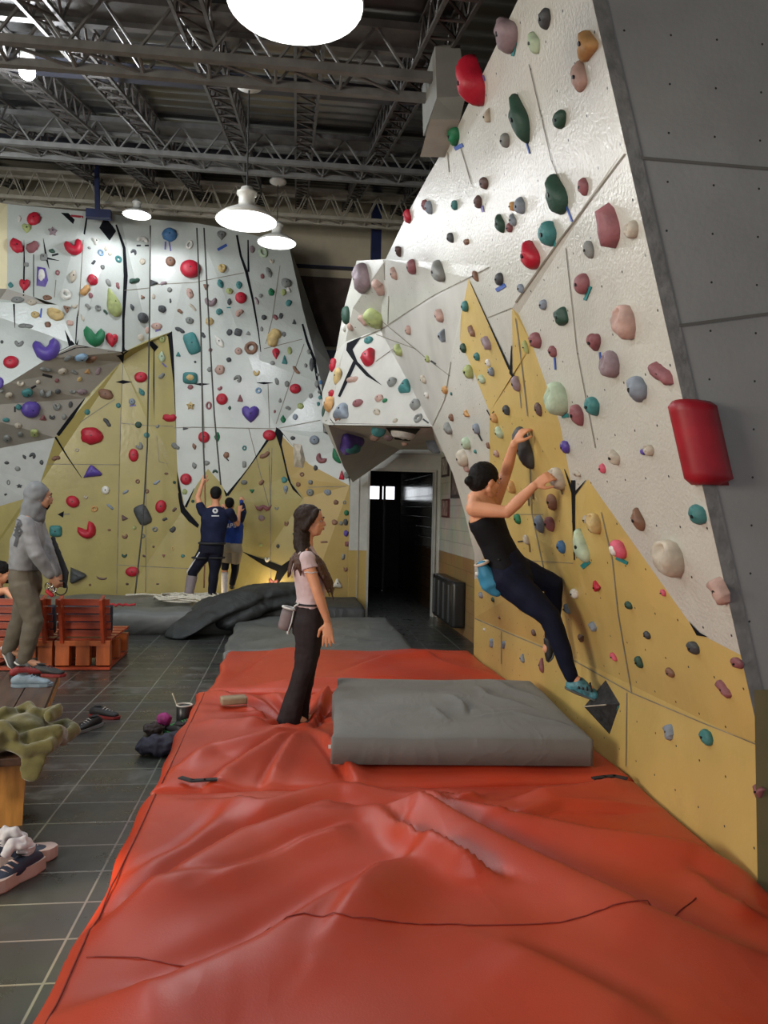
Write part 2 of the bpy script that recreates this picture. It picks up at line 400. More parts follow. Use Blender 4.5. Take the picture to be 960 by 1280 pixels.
Lr = lambda pts, w, m_=B2: over_line(WR, pts, w, m_)
Pr = lambda pts, m_=B2: over_poly(WR, pts, m_)
Lr([(782, 192), (740, 248), (700, 300), (645, 378)], .9, C2_)
Lr([(434, 430), (475, 413), (510, 390), (545, 368), (585, 348), (612, 334)], .8, C2_)
Lr([(717, 600), (717.5, 650), (718.5, 700)], [2.6, 1.6, .6]); Lr([(706, 586), (717, 617)], [.3, 1.8]); Lr([(733, 600), (718, 618)], [.3, 1.8])
Lr([(588, 352), (612, 405), (638, 462)], [.3, .7, 1.4]); Lr([(640, 432), (639, 466), (645, 476)], [.4, 1.8, .6]); Lr([(645, 398), (652, 450), (660, 520)], .6, C2_)
Pr([(862, 776), (875, 790), (886, 796), (872, 794)]); Lr([(609, 512), (613, 520), (618, 514)], .6)
Pr([(434, 429), (452, 421), (441, 437), (447, 452), (462, 468), (478, 482), (458, 470), (446, 457), (433, 438)])
Lr([(444, 452), (434, 474), (424, 496)], [2.4, 2.4, 1.6]); Lr([(412, 530), (470, 531.5), (538, 533)], 1.3); Pr([(407, 526), (413, 523), (419, 531), (411, 533)])
Pr([(482, 534), (526, 535), (512, 551), (494, 549)])
Lr([(594, 773), (640, 793), (715, 824), (790, 866), (880, 904), (956, 934)], .7, C2_); Lr([(773, 767), (766, 700), (752, 640)], .5, C2_); Lr([(790, 866), (773, 767)], .5, C2_)
Lr([(784, 866), (783, 958)], .5, C2_); Lr([(627, 789), (627, 830)], .4, C2_); Lr([(661, 540), (665, 640), (690, 760), (705, 815)], .5, C2_)
for a in ([(470, 395), (530, 445), (563, 470)], [(564, 452), (556, 500), (541, 532)], [(500, 430), (470, 452)], [(520, 436), (470, 418)], [(575, 180), (590, 230)], [(662, 80), (690, 200), (710, 250)], [(708, 310), (722, 440), (745, 560)],
          [(648, 470), (652, 510)], [(560, 190), (562, 215)], [(486, 370), (485, 405)], [(640, 385), (610, 397)], [(735, 598), (800, 690)][:0] or [(610, 643), (680, 643)], [(650, 700), (717, 704)], [(480, 325), (481, 350)]):
    Lr(a, .45, C2_)
wr = finish(WR)

# ---------------- grey return wall facing us at the near end of the right wall
bm = bmesh.new()
zs = [0, .72, 3.95, 5.6]; xs = [XB, XB, Xp(3.95), Xp(3.95)]
v1 = [bm.verts.new((x, 2.8, z)) for x, z in zip(xs, zs)]; v2 = [bm.verts.new((6.0, 2.8, z)) for z in zs]
for i in range(3):
    f = bm.faces.new((v1[i], v2[i], v2[i + 1], v1[i + 1])); f.material_index = 0
# lighter bevel strip beside the arris
for z0, z1 in ((0, .72), (.72, 3.95)):
    a = [bm.verts.new((Xp(z) + k, 2.796, z)) for z, k in ((z0, 0.0), (z0, .055), (z1, .055), (z1, 0.0))]; bm.faces.new(a).material_index = 1
a = [bm.verts.new(p) for p in ((1.84, 2.795, 0), (6, 2.795, 0), (6, 2.795, .95), (1.80, 2.795, .95))]; bm.faces.new(a).material_index = 2
for (za, zb) in ((2.98, 2.955), (2.35, 3.06)):
    a = [bm.verts.new(p) for p in ((Xp(za) + .05, 2.795, za - .006), (5.5, 2.795, zb - .006), (5.5, 2.795, zb + .006), (Xp(za) + .05, 2.795, za + .006))]; bm.faces.new(a).material_index = 3
struct(from_bm('wall_front_return', bm, [greywall, greyedge, mat('olive_dado_paint', (.20, .17, .075), .55, var=.1), mat('wall_seam_grey', (.13, .13, .12), .8)], fixn=False))
# ---------------- brick side wall beyond the climbing wall, door wall, corridor
def brick_mat(name, c1, c2, mort, sc=1.0, bw=.30, bh=.12, msize=.006, rough=.6, bumps=.6, zsplit=None, cc=None, off=.5, axes='YZ'):
    m = bpy.data.materials.new(name); m.use_nodes = True; N, L = nt(m); b = N['Principled BSDF']
    tc = N.new('ShaderNodeTexCoord'); sp = N.new('ShaderNodeSeparateXYZ'); cm = N.new('ShaderNodeCombineXYZ'); L.new(tc.outputs['Object'], sp.inputs[0])
    L.new(sp.outputs[axes[0]], cm.inputs[0]); L.new(sp.outputs[axes[1]], cm.inputs[1])
    br = N.new('ShaderNodeTexBrick'); br.offset = off; br.inputs['Scale'].default_value = sc; br.inputs['Brick Width'].default_value = bw; br.inputs['Row Height'].default_value = bh; br.inputs['Mortar Size'].default_value = msize; br.inputs['Mortar Smooth'].default_value = .4
    L.new(cm.outputs[0], br.inputs['Vector'])
    br.inputs['Color1'].default_value = (*c1, 1); br.inputs['Color2'].default_value = (*c2, 1); br.inputs['Mortar'].default_value = (*mort, 1)
    out = br.outputs['Color']
    nz = N.new('ShaderNodeTexNoise'); nz.inputs['Scale'].default_value = 2.3; nz.inputs['Detail'].default_value = 8; L.new(tc.outputs['Object'], nz.inputs['Vector'])
    if zsplit is not None:
        gt = N.new('ShaderNodeMath'); gt.operation = 'LESS_THAN'; L.new(sp.outputs['Z'], gt.inputs[0]); gt.inputs[1].default_value = zsplit
        ml = N.new('ShaderNodeMix'); ml.data_type = 'RGBA'; ml.blend_type = 'MULTIPLY'; L.new(gt.outputs[0], ml.inputs[0]); L.new(out, ml.inputs[6]); ml.inputs[7].default_value = (*cc, 1); out = ml.outputs[2]
    mx = N.new('ShaderNodeMix'); mx.data_type = 'RGBA'; mx.blend_type = 'OVERLAY'; mx.inputs[0].default_value = .35; L.new(out, mx.inputs[6]); L.new(nz.outputs['Color'], mx.inputs[7])
    cv = N.new('ShaderNodeMix'); cv.data_type = 'RGBA'; cv.blend_type = 'MULTIPLY'; cv.inputs[0].default_value = 0; L.new(mx.outputs[2], cv.inputs[6])
    L.new(cv.outputs[2], b.inputs['Base Color']); b.inputs['Roughness'].default_value = rough
    bp = N.new('ShaderNodeBump'); bp.inputs['Strength'].default_value = bumps; bp.inputs['Distance'].default_value = .01; bp.invert = True
    L.new(br.outputs['Fac'], bp.inputs['Height']); L.new(bp.outputs[0], b.inputs['Normal'])
    return m, N, L, b, nz
brick, *_ = brick_mat('painted_block_wall', (.42, .40, .34), (.39, .37, .32), (.33, .31, .27), bw=.38, bh=.17, msize=.008, zsplit=1.02, cc=(.62, .38, .17), bumps=.4)
tilew, *_ = brick_mat('glossy_corridor_block', (.10, .10, .095), (.08, .08, .075), (.05, .05, .05), bw=.3, bh=.17, msize=.01, rough=.16, zsplit=1.02, cc=(.5, .28, .12), bumps=1.0)
XS, YD_, YC = 2.25, 11.6, 16.0
def quad(name, pts, m_): return struct(from_data(name, pts, [tuple(range(len(pts)))], m_))
quad('wall_right_block', [(XS, YE - .3, 0), (XS, YD_, 0), (XS, YD_, 4.2), (XS, YE - .3, 4.2)], brick)
bm = bmesh.new(); box(bm, ((XS + XB) / 2, YE - .05, 1.0), (XS - XB - .02, .08, 2.0)); struct(from_bm('trim_1', bm, yellow))
dl, dr, dt = atY(461, 680, YD_).x, atY(541, 680, YD_).x, 2.21
pl = atY(436.6, 680, YD_).x
bm = bmesh.new()
for x0, x1, z0, z1 in ((pl, dl, 1.0, 3.4), (dl, dr, dt, 3.4), (dr, XS, 0, 3.4)):
    box(bm, ((x0 + x1) / 2, YD_ + .06, (z0 + z1) / 2), (x1 - x0, .12, z1 - z0))
n0 = len(bm.faces); box(bm, ((pl + dl) / 2, YD_ + .06, .5), (dl - pl, .12, 1.0)); bm.faces.ensure_lookup_table()
for f in bm.faces[n0:]: f.material_index = 1
struct(from_bm('wall_back_doorway', bm, [plaster, yellowD]))
bm = bmesh.new()      # door casing and plank joints
for a in ((dl - .03, 0, dl, dt), (dr, 0, dr + .03, dt)): box(bm, ((a[0] + a[2]) / 2, YD_ - .015, (a[1] + a[3]) / 2), (a[2] - a[0], .03, a[3] - a[1]))
box(bm, ((dl + dr) / 2, YD_ - .015, dt + .02), (dr - dl + .06, .03, .04)); box(bm, (pl + .13, YD_ - .008, 1.5), (.012, .016, 3)); box(bm, ((dl + dr) / 2 + .1, YD_ - .008, 2.48), (dr - dl + .5, .016, .015))
struct(from_bm('trim_2', bm, mat('door_casing', (.36, .36, .33), .6)))
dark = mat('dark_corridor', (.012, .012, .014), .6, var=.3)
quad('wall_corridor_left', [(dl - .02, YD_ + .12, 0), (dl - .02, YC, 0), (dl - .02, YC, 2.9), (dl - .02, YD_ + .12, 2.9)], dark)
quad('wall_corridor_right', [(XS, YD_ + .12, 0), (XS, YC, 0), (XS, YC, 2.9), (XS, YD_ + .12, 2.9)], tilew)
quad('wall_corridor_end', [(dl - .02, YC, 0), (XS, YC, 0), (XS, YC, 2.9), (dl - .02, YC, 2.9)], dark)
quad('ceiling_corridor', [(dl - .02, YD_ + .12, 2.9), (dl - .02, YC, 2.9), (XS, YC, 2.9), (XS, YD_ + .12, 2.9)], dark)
wz0, wz1 = atY(478, 624, YC - .02).z, atY(478, 608, YC - .02).z
wxs = [atY(x, 616, YC - .02).x for x in (461, 474, 478, 493)]
pane = mat('bright_window_glass', (.9, .92, .95), .2, emis=(.9, .95, 1), estr=2.2)
w1 = empty('window_1', (wxs[1], YC - .02, wz0), None, None); w1['kind'] = 'structure'
for a, b in ((wxs[0], wxs[1]), (wxs[2], wxs[3])):
    bm = bmesh.new(); box(bm, ((a + b) / 2, YC - .02, (wz0 + wz1) / 2), (b - a, .01, wz1 - wz0)); from_bm('pane', bm, pane, w1)
bm = bmesh.new()
for a, b, c, d in ((wxs[0] - .03, wxs[3] + .03, wz1, wz1 + .03), (wxs[0] - .03, wxs[3] + .03, wz0 - .03, wz0), (wxs[1], wxs[2], wz0, wz1), (wxs[3], wxs[3] + .03, wz0, wz1)):
    box(bm, ((a + b) / 2, YC - .02, (c + d) / 2), (b - a, .03, d - c))
from_bm('window_frame', bm, mat('window_frame_red', (.09, .025, .02), .6), w1)
bm = bmesh.new()
for x in (480, 505, 520): 
    q = atY(x, 650, YC - .3); box(bm, (q.x, q.y, 1.1), (.05, .04, 2.2))
struct(from_bm('trim_3', bm, mat('corridor_locker_edge', (.035, .035, .04), .35)))
# ---------------- hall back wall above and beside the climbing wall, side walls
YW = 13.6
bm = bmesh.new(); xa_, xb_ = dl - .02, XS
vv = [[bm.verts.new((x, YW, z)) for x in (-9.5, xa_, xb_, 7)] for z in (0, 2.9, 8)]
for j in range(2):
    for i in range(3):
        if (i, j) != (1, 0): bm.faces.new((vv[j][i], vv[j][i + 1], vv[j + 1][i + 1], vv[j + 1][i]))
struct(from_bm('wall_back', bm, beige))
def onb(x0, y0, x1, y1, th, m_, name, Y=YW):
    a, b = atY(x0, y0, Y), atY(x1, y1, Y); bm = bmesh.new(); box(bm, ((a.x + b.x) / 2, Y - th / 2, (a.z + b.z) / 2), (abs(b.x - a.x), th, abs(b.z - a.z))); return struct(from_bm(name, bm, m_))
onb(340, 344, 560, 440, .06, darkbrown, 'trim_4'); onb(340, 333, 560, 344, .15, navy, 'trim_5'); onb(360, 437, 560, 462, .12, navy, 'trim_6')
a, b = atY(478, 176, 12.6), atY(464, 330, 12.6)
bm = bmesh.new(); box(bm, (a.x * .5 + b.x * .5, 12.6, (a.z + b.z) / 2 - .6), (.16, .16, a.z - b.z + 1.2)); struct(from_bm('trim_7', bm, navy))
quad('wall_left', [(-9.5, -3, 0), (-9.5, YW, 0), (-9.5, YW, 8), (-9.5, -3, 8)], mat('pale_hall_wall', (.42, .41, .37), .8))
quad('wall_right', [(6, 2.8, 0), (6, YW, 0), (6, YW, 8), (6, 2.8, 8)], beige)
# ------------------------------------------------------------------ floor
tile, N, L, b, nz = brick_mat('dark_slate_floor_tiles', (.040, .042, .038), (.030, .032, .029), (.17, .17, .15), bw=.40, bh=.27, msize=.006, rough=.2, off=0.0, bumps=.3, axes='XY')
# chalky worn bands and dusty sheen
tc = N.new('ShaderNodeTexCoord'); sp = N.new('ShaderNodeSeparateXYZ'); L.new(tc.outputs['Object'], sp.inputs[0])
n2 = N.new('ShaderNodeTexNoise'); n2.inputs['Scale'].default_value = 3.5; n2.inputs['Detail'].default_value = 10; n2.inputs['Roughness'].default_value = .75; L.new(tc.outputs['Object'], n2.inputs['Vector'])
bands = []
for yc, hw in ((4.68, .3), (7.35, .55)):
    s = N.new('ShaderNodeMath'); s.operation = 'SUBTRACT'; L.new(sp.outputs['Y'], s.inputs[0]); s.inputs[1].default_value = yc
    a = N.new('ShaderNodeMath'); a.operation = 'ABSOLUTE'; L.new(s.outputs[0], a.inputs[0])
    l = N.new('ShaderNodeMath'); l.operation = 'LESS_THAN'; L.new(a.outputs[0], l.inputs[0]); l.inputs[1].default_value = hw; bands.append(l)
ad = N.new('ShaderNodeMath'); L.new(bands[0].outputs[0], ad.inputs[0]); L.new(bands[1].outputs[0], ad.inputs[1])
mr = N.new('ShaderNodeMapRange'); mr.inputs[1].default_value = .5; mr.inputs[2].default_value = .72; L.new(n2.outputs['Fac'], mr.inputs[0])
mu = N.new('ShaderNodeMath'); mu.operation = 'MULTIPLY'; L.new(ad.outputs[0], mu.inputs[0]); L.new(mr.outputs[0], mu.inputs[1])
m3 = N.new('ShaderNodeMath'); m3.operation = 'MULTIPLY_ADD'; L.new(mr.outputs[0], m3.inputs[0]); m3.inputs[1].default_value = .10; L.new(mu.outputs[0], m3.inputs[2]); m3.use_clamp = True
m4 = N.new('ShaderNodeMath'); m4.operation = 'MULTIPLY'; L.new(m3.outputs[0], m4.inputs[0]); m4.inputs[1].default_value = .7
mx = N.new('ShaderNodeMix'); mx.data_type = 'RGBA'; L.new(m4.outputs[0], mx.inputs[0]); src = b.inputs['Base Color'].links[0].from_socket; L.new(src, mx.inputs[6]); mx.inputs[7].default_value = (.20, .20, .19, 1); L.new(mx.outputs[2], b.inputs['Base Color'])
rr = N.new('ShaderNodeMapRange'); rr.inputs[1].default_value = .35; rr.inputs[2].default_value = .7; rr.inputs[3].default_value = .22; rr.inputs[4].default_value = .5; L.new(n2.outputs['Fac'], rr.inputs[0]); L.new(rr.outputs[0], b.inputs['Roughness'])
quad('floor', [(-9.5, -3, 0), (7, -3, 0), (7, YC, 0), (-9.5, YC, 0)], tile)
# ------------------------------------------------------------------ sloping corrugated roof
RZ = lambda y: 3.52 + .262 * y
bm = bmesh.new(); ys = np.arange(-3, 14.01, .045); prev = None
for i, y in enumerate(ys):
    z = RZ(y) + .022 * math.sin(2 * math.pi * y / .27)
    cur = (bm.verts.new((-9.5, y, z)), bm.verts.new((7, y, z)))
    if prev: bm.faces.new((prev[0], prev[1], cur[1], cur[0]))
    prev = cur
roof_m = mat('corrugated_roof_metal', (.15, .15, .15), .30, metal=.75, var=.25, scale=3, stretch=(.2, 1.5, 1), dirt=.5)
struct(from_bm('ceiling', bm, roof_m, smooth=True))
steel = mat('grey_truss_steel', (.135, .135, .13), .5, metal=.15, var=.2, scale=10)
steelD = mat('dark_truss_steel', (.11, .105, .10), .5, metal=.3, var=.2, scale=10)
steelL = mat('pale_truss_steel', (.36, .33, .27), .5, var=.15, scale=10)
def truss(y, zb, dep, x0, x1, label, m_, wid=.22, pitch=.34, slope=0.0):
    e = empty('roof_truss', (x0, y, zb), label, 'roof truss', 'lattice trusses crossing under the roof')
    for k, (zz, nm, hh) in enumerate(((zb + dep, 'top_chord', .05), (zb, 'bottom_chord', .05))):
        bm = bmesh.new()
        for s in (-1, 1): box(bm, ((x0 + x1) / 2, y + s * wid / 2, zz), (x1 - x0, .05, hh))
        if k == 0: box(bm, ((x0 + x1) / 2, y, zz + .02), (x1 - x0, wid, .02))
        from_bm(nm, bm, m_, e)
    bm = bmesh.new(); n = int((x1 - x0) / pitch)
    for s in (-1, 1):
        for i in range(n):
            a = x0 + i * pitch
            p, q, r_ = (a, y + s * wid / 2, zb), (a + pitch / 2, y + s * wid / 2, zb + dep), (a + pitch, y + s * wid / 2, zb)
            tube(bm, [p, q], .011, 5, cap=False); tube(bm, [q, r_], .011, 5, cap=False)
    for i in range(n):
        a = x0 + i * pitch
        tube(bm, [(a, y - wid / 2, zb), (a + pitch, y + wid / 2, zb)], .011, 5, cap=False); tube(bm, [(a, y - wid / 2, zb), (a, y + wid / 2, zb)], .011, 5, cap=False)
    from_bm('web_bars', bm, m_, e)
    return e
truss(5.0, 4.40, .30, -9.4, 1.0, 'nearest grey lattice truss, ending in the boxed block on the right wall', steel, wid=.25, pitch=.42)
truss(8.3, 5.24, .30, -9.4, 5.9, 'middle grey lattice truss, crossing above the hanging bell lamps', steel, wid=.3, pitch=.42)
truss(11.9, 6.06, .40, -9.4, 5.9, 'farthest pale lattice truss running along the top of the rear climbing wall', steelL, wid=.25, pitch=.36)
for y_, lab in ((6.3, 'dark flat beam under the roof behind the nearest truss'), (9.5, 'dark flat beam under the roof behind the middle truss')):
    bm = bmesh.new(); box(bm, (-1.8, y_, RZ(y_) - .14), (15.2, .12, .09)); tag(from_bm('roof_beam', bm, mat('dark_beam_steel', (.03, .033, .045), .5, var=.2)), lab, 'beam')
def purlin(x0, x1, ya, yb, label):
    """lattice joist along the roof slope, directly under the sheeting"""
    e = empty('roof_joist', (x0, ya, RZ(ya) - .5), label, 'roof joist', 'lattice joists under the corrugated roof')
    P = lambda t, dx, dz: Vector((x0 + (x1 - x0) * t + dx, ya + (yb - ya) * t, RZ(ya + (yb - ya) * t) - .04 + dz))
    bm = bmesh.new()
    for dx in (-.09, .09):
        for dz in (0, -.19): bar(bm, P(0, dx, dz), P(1, dx, dz), .022)
    from_bm('chords', bm, steelD, e)
    bm = bmesh.new(); n = int((yb - ya) / .3)
    for i in range(n):
        t, u, v = i / n, (i + .5) / n, (i + 1) / n
        for dx in (-.09, .09): tube(bm, [P(t, dx, -.19), P(u, dx, 0)], .010, 5, cap=False); tube(bm, [P(u, dx, 0), P(v, dx, -.19)], .010, 5, cap=False)
        tube(bm, [P(t, -.09, -.19), P(v, .09, -.19)], .010, 5, cap=False); tube(bm, [P(t, -.09, -.19), P(t, .09, -.19)], .010, 5, cap=False)
    from_bm('web_bars', bm, steelD, e)
for x, s in ((-4.6, 'farthest left roof joist, above the hooded man'), (-3.0, 'roof joist directly behind the dazzling bulb at the left'), (-2.2, 'roof joist just right of the dazzling bulb'), (-1.55, 'roof joist crossing between the bulb and the middle lamps'),
             (-.65, 'roof joist just left of the middle lamp cord'), (.05, 'roof joist just right of the middle lamp cord'), (.85, 'roof joist running up beside the grey wall box'), (1.7, 'rightmost roof joist, passing over the right climbing wall')):
    purlin(x, x, 1.0, 13.4, s)
# ducts: long pale beams in the depth direction of trusses omitted; navy strut above the rear wall
a, b_ = atY(121, 205, 11.5), atY(122, 268, 11.5)
bm = bmesh.new(); bar(bm, a, b_, .06); box(bm, (b_.x + .02, b_.y, b_.z), (.34, .12, .12))
tag(from_bm('steel_strut', bm, navy), 'thin navy strut hanging down to the top of the rear wall', 'strut')
# boxed block at the top of the right wall
bx = mat('grey_box_paint', (.22, .225, .21), .6); bxl = mat('pale_box_paint', (.42, .42, .38), .6)
e = empty('wall_box', atY(560, 120, 4.75), 'grey boxed-in block jutting out at the top edge of the right wall', 'box')
p = [atY(544, 56, 4.75), atY(575, 56, 4.75), atY(582, 120, 4.75), atY(546, 122, 4.75), atY(538, 149, 4.6), atY(575, 150, 4.6)]
def prism(name, face, dv, m_, parent, smooth=False):
    n = len(face); a = [Vector(q) for q in face]; c = [q + Vector(dv) for q in a]
    return from_data(name, a + c, [tuple(range(n)), tuple(range(2 * n - 1, n - 1, -1))] + [(i, i + n, (i + 1) % n + n, (i + 1) % n) for i in range(n)], m_, parent, smooth)
prism('box_side', [p[0], p[1], p[2], p[3]], (.0, .5, 0), bx, e); prism('box_lip', [p[3], p[2], p[5], p[4]], (.02, .5, .0), bxl, e)
# ------------------------------------------------------------------ lamps
enam = mat('white_lamp_enamel', (.62, .62, .58), .35, var=.04); glow = mat('lamp_glass_glow', (1, 1, 1), .4, emis=(.93, .97, 1), estr=9); wire = mat('black_cord', (.02, .02, .02), .6)
def bell(x, y, z, rad, ztop, label, cord=True, power=60, canopy=True):
    e = empty('pendant_lamp', (x, y, z), label, 'lamp', None)
    T = Matrix.Translation((x, y, z)); s = rad / .23
    bm = bmesh.new(); pr = [(.232, 0), (.236, .012), (.20, .045), (.13, .085), (.075, .105), (.062, .13), (.062, .20), (.078, .205), (.078, .225), (.055, .23), (.045, .26), (.035, .265), (.0001, .27)]
    lathe(bm, [(a * s, c * s) for a, c in pr], 32, T); from_bm('lamp_shade', bm, enam, e, True)
    bm = bmesh.new(); lathe(bm, [(a * s, c * s) for a, c in ((.225, .008), (.19, -.004), (.12, -.012), (.0001, -.016))], 32, T); from_bm('diffuser', bm, glow, e, True)
    if cord:
        bm = bmesh.new(); tube(bm, [(x, y, z + .26 * s), (x, y, ztop)], .006, 6); from_bm('cord', bm, wire, e)
    if canopy:
        bm = bmesh.new(); lathe(bm, [(.0001, ztop + .06), (.05, ztop + .06), (.10, ztop + .02), (.10, ztop), (.04, ztop - .03), (.0001, ztop - .03)], 20, Matrix.Translation((x, y, 0))); from_bm('ceiling_cap', bm, enam, e, True)
    ld = bpy.data.lights.new('lamp_light', 'SPOT'); ld.energy = power; ld.spot_size = R(178); ld.spot_blend = .12; ld.shadow_soft_size = rad * .8; ld.color = (.93, .96, 1); ld.specular_factor = .55
    lo = bpy.data.objects.new('lamp_light', ld); C.objects.link(lo); lo.location = (x, y, z - .06)
    return e
def lampat(px, py, Y, wpx, top, label, **k):
    q = atY(px, py, Y); r_ = wpx / 2 / F * Y * .99
    t = atY(px, top, Y).z if top is not None else q.z + .5
    bell(q.x, q.y, q.z, r_, t, label, **k)
lampat(369, 6, 2.55, 168, None, 'huge white bell lamp glowing at the top edge of the photo', cord=True, canopy=False, power=32)
lampat(308, 277, 6.0, 74, 108, 'bright white bell lamp on a long cord, larger of the middle pair', power=80)
lampat(346, 304, 9.3, 47, 228, 'smaller glowing bell lamp just behind and right of the middle one', power=90)
lampat(171, 269, 11.2, 33, 262, 'small far bell lamp shining on the top of the rear wall', power=65, cord=False, canopy=False)
q = atY(34, 90, 5.75)
e = empty('flood_lamp', q, 'small dazzling bulb under the roof at upper left', 'lamp')
bm = bmesh.new(); bmesh.ops.create_icosphere(bm, subdivisions=3, radius=.055, matrix=Matrix.Translation(q)); from_bm('bulb', bm, mat('dazzling_bulb', (1, 1, 1), .3, emis=(.95, .98, 1), estr=40), e, True)
bm = bmesh.new(); lathe(bm, [(.03, .05), (.05, .07), (.05, .17), (.0001, .19)], 16, Matrix.Translation(q)); from_bm('socket', bm, enam, e, True)
for k, (px, py, Y) in enumerate([(34, 90, 7.6)]):
    ld = bpy.data.lights.new('lamp_light', 'POINT'); ld.energy = 90; ld.shadow_soft_size = .1; ld.color = (.93, .96, 1)
    lo = bpy.data.objects.new('lamp_light', ld); C.objects.link(lo); lo.location = q - Vector((0, .05, .2))
# ------------------------------------------------------------------ soft mats
red = mat('orange_red_vinyl', (.46, .036, .012), .38, var=.10, scale=1.6, bump=.06, bscale=160, spec=.4, col2=(.52, .050, .017), dirt=.0)
# dusty chalk film on the vinyl
N, L = nt(red); b = N['Principled BSDF']; tc = N.new('ShaderNodeTexCoord'); n2 = N.new('ShaderNodeTexNoise'); n2.inputs['Scale'].default_value = 1.3; n2.inputs['Detail'].default_value = 8; n2.inputs['Roughness'].default_value = .68; L.new(tc.outputs['Object'], n2.inputs['Vector'])
mr = N.new('ShaderNodeMapRange'); mr.inputs[1].default_value = .42; mr.inputs[2].default_value = .75; mr.inputs[4].default_value = .42; L.new(n2.outputs['Fac'], mr.inputs[0])
mx = N.new('ShaderNodeMix'); mx.data_type = 'RGBA'; L.new(mr.outputs[0], mx.inputs[0]); s = b.inputs['Base Color'].links[0].from_socket; L.new(s, mx.inputs[6]); mx.inputs[7].default_value = (.44, .10, .055, 1); L.new(mx.outputs[2], b.inputs['Base Color'])
rr = N.new('ShaderNodeMapRange'); rr.inputs[1].default_value = .35; rr.inputs[2].default_value = .75; rr.inputs[3].default_value = .30; rr.inputs[4].default_value = .55; L.new(n2.outputs['Fac'], rr.inputs[0]); L.new(rr.outputs[0], b.inputs['Roughness'])
ZM = .22
def creased(m_, sc, dist, strg):      # fine wrinkles on top of the modelled folds
    N, L = nt(m_); tc = N.new('ShaderNodeTexCoord'); mp = N.new('ShaderNodeMapping'); mp.inputs['Scale'].default_value = (1, .55, 1); mp.inputs['Rotation'].default_value = (0, 0, .6); L.new(tc.outputs['Object'], mp.inputs[0])
    n_ = N.new('ShaderNodeTexNoise'); n_.inputs['Scale'].default_value = sc; n_.inputs['Detail'].default_value = 2.5; n_.inputs['Distortion'].default_value = .7; L.new(mp.outputs[0], n_.inputs['Vector'])
    a = N.new('ShaderNodeMath'); a.operation = 'SUBTRACT'; L.new(n_.outputs['Fac'], a.inputs[0]); a.inputs[1].default_value = .5
    b_ = N.new('ShaderNodeMath'); b_.operation = 'ABSOLUTE'; L.new(a.outputs[0], b_.inputs[0])
    bp = N.new('ShaderNodeBump'); bp.invert = True; bp.inputs['Strength'].default_value = strg; bp.inputs['Distance'].default_value = dist; L.new(b_.outputs[0], bp.inputs['Height'])
    pb = N['Principled BSDF']; old = pb.inputs['Normal'].links[0].from_node if pb.inputs['Normal'].links else None
    if old: L.new(bp.outputs[0], old.inputs['Normal'])
    else: L.new(bp.outputs[0], pb.inputs['Normal'])
creased(red, 1.7, .05, .22)
def seg_d(X, Y, a, b):
    ax, ay = a; bx_, by = b; dx, dy = bx_ - ax, by - ay; l2 = dx * dx + dy * dy + 1e-9
    t = np.clip(((X - ax) * dx + (Y - ay) * dy) / l2, 0, 1)
    return np.hypot(X - ax - t * dx, Y - ay - t * dy), t, np.sign((X - ax) * dy - (Y - ay) * dx)
def pnoise(X, Y, sx, sy, seed):
    out = np.zeros_like(X)
    for i in range(X.shape[0]):
        for j in range(X.shape[1]): out[i, j] = noise.noise(Vector((X[i, j] * sx + seed, Y[i, j] * sy, seed * 1.7)))
    return out
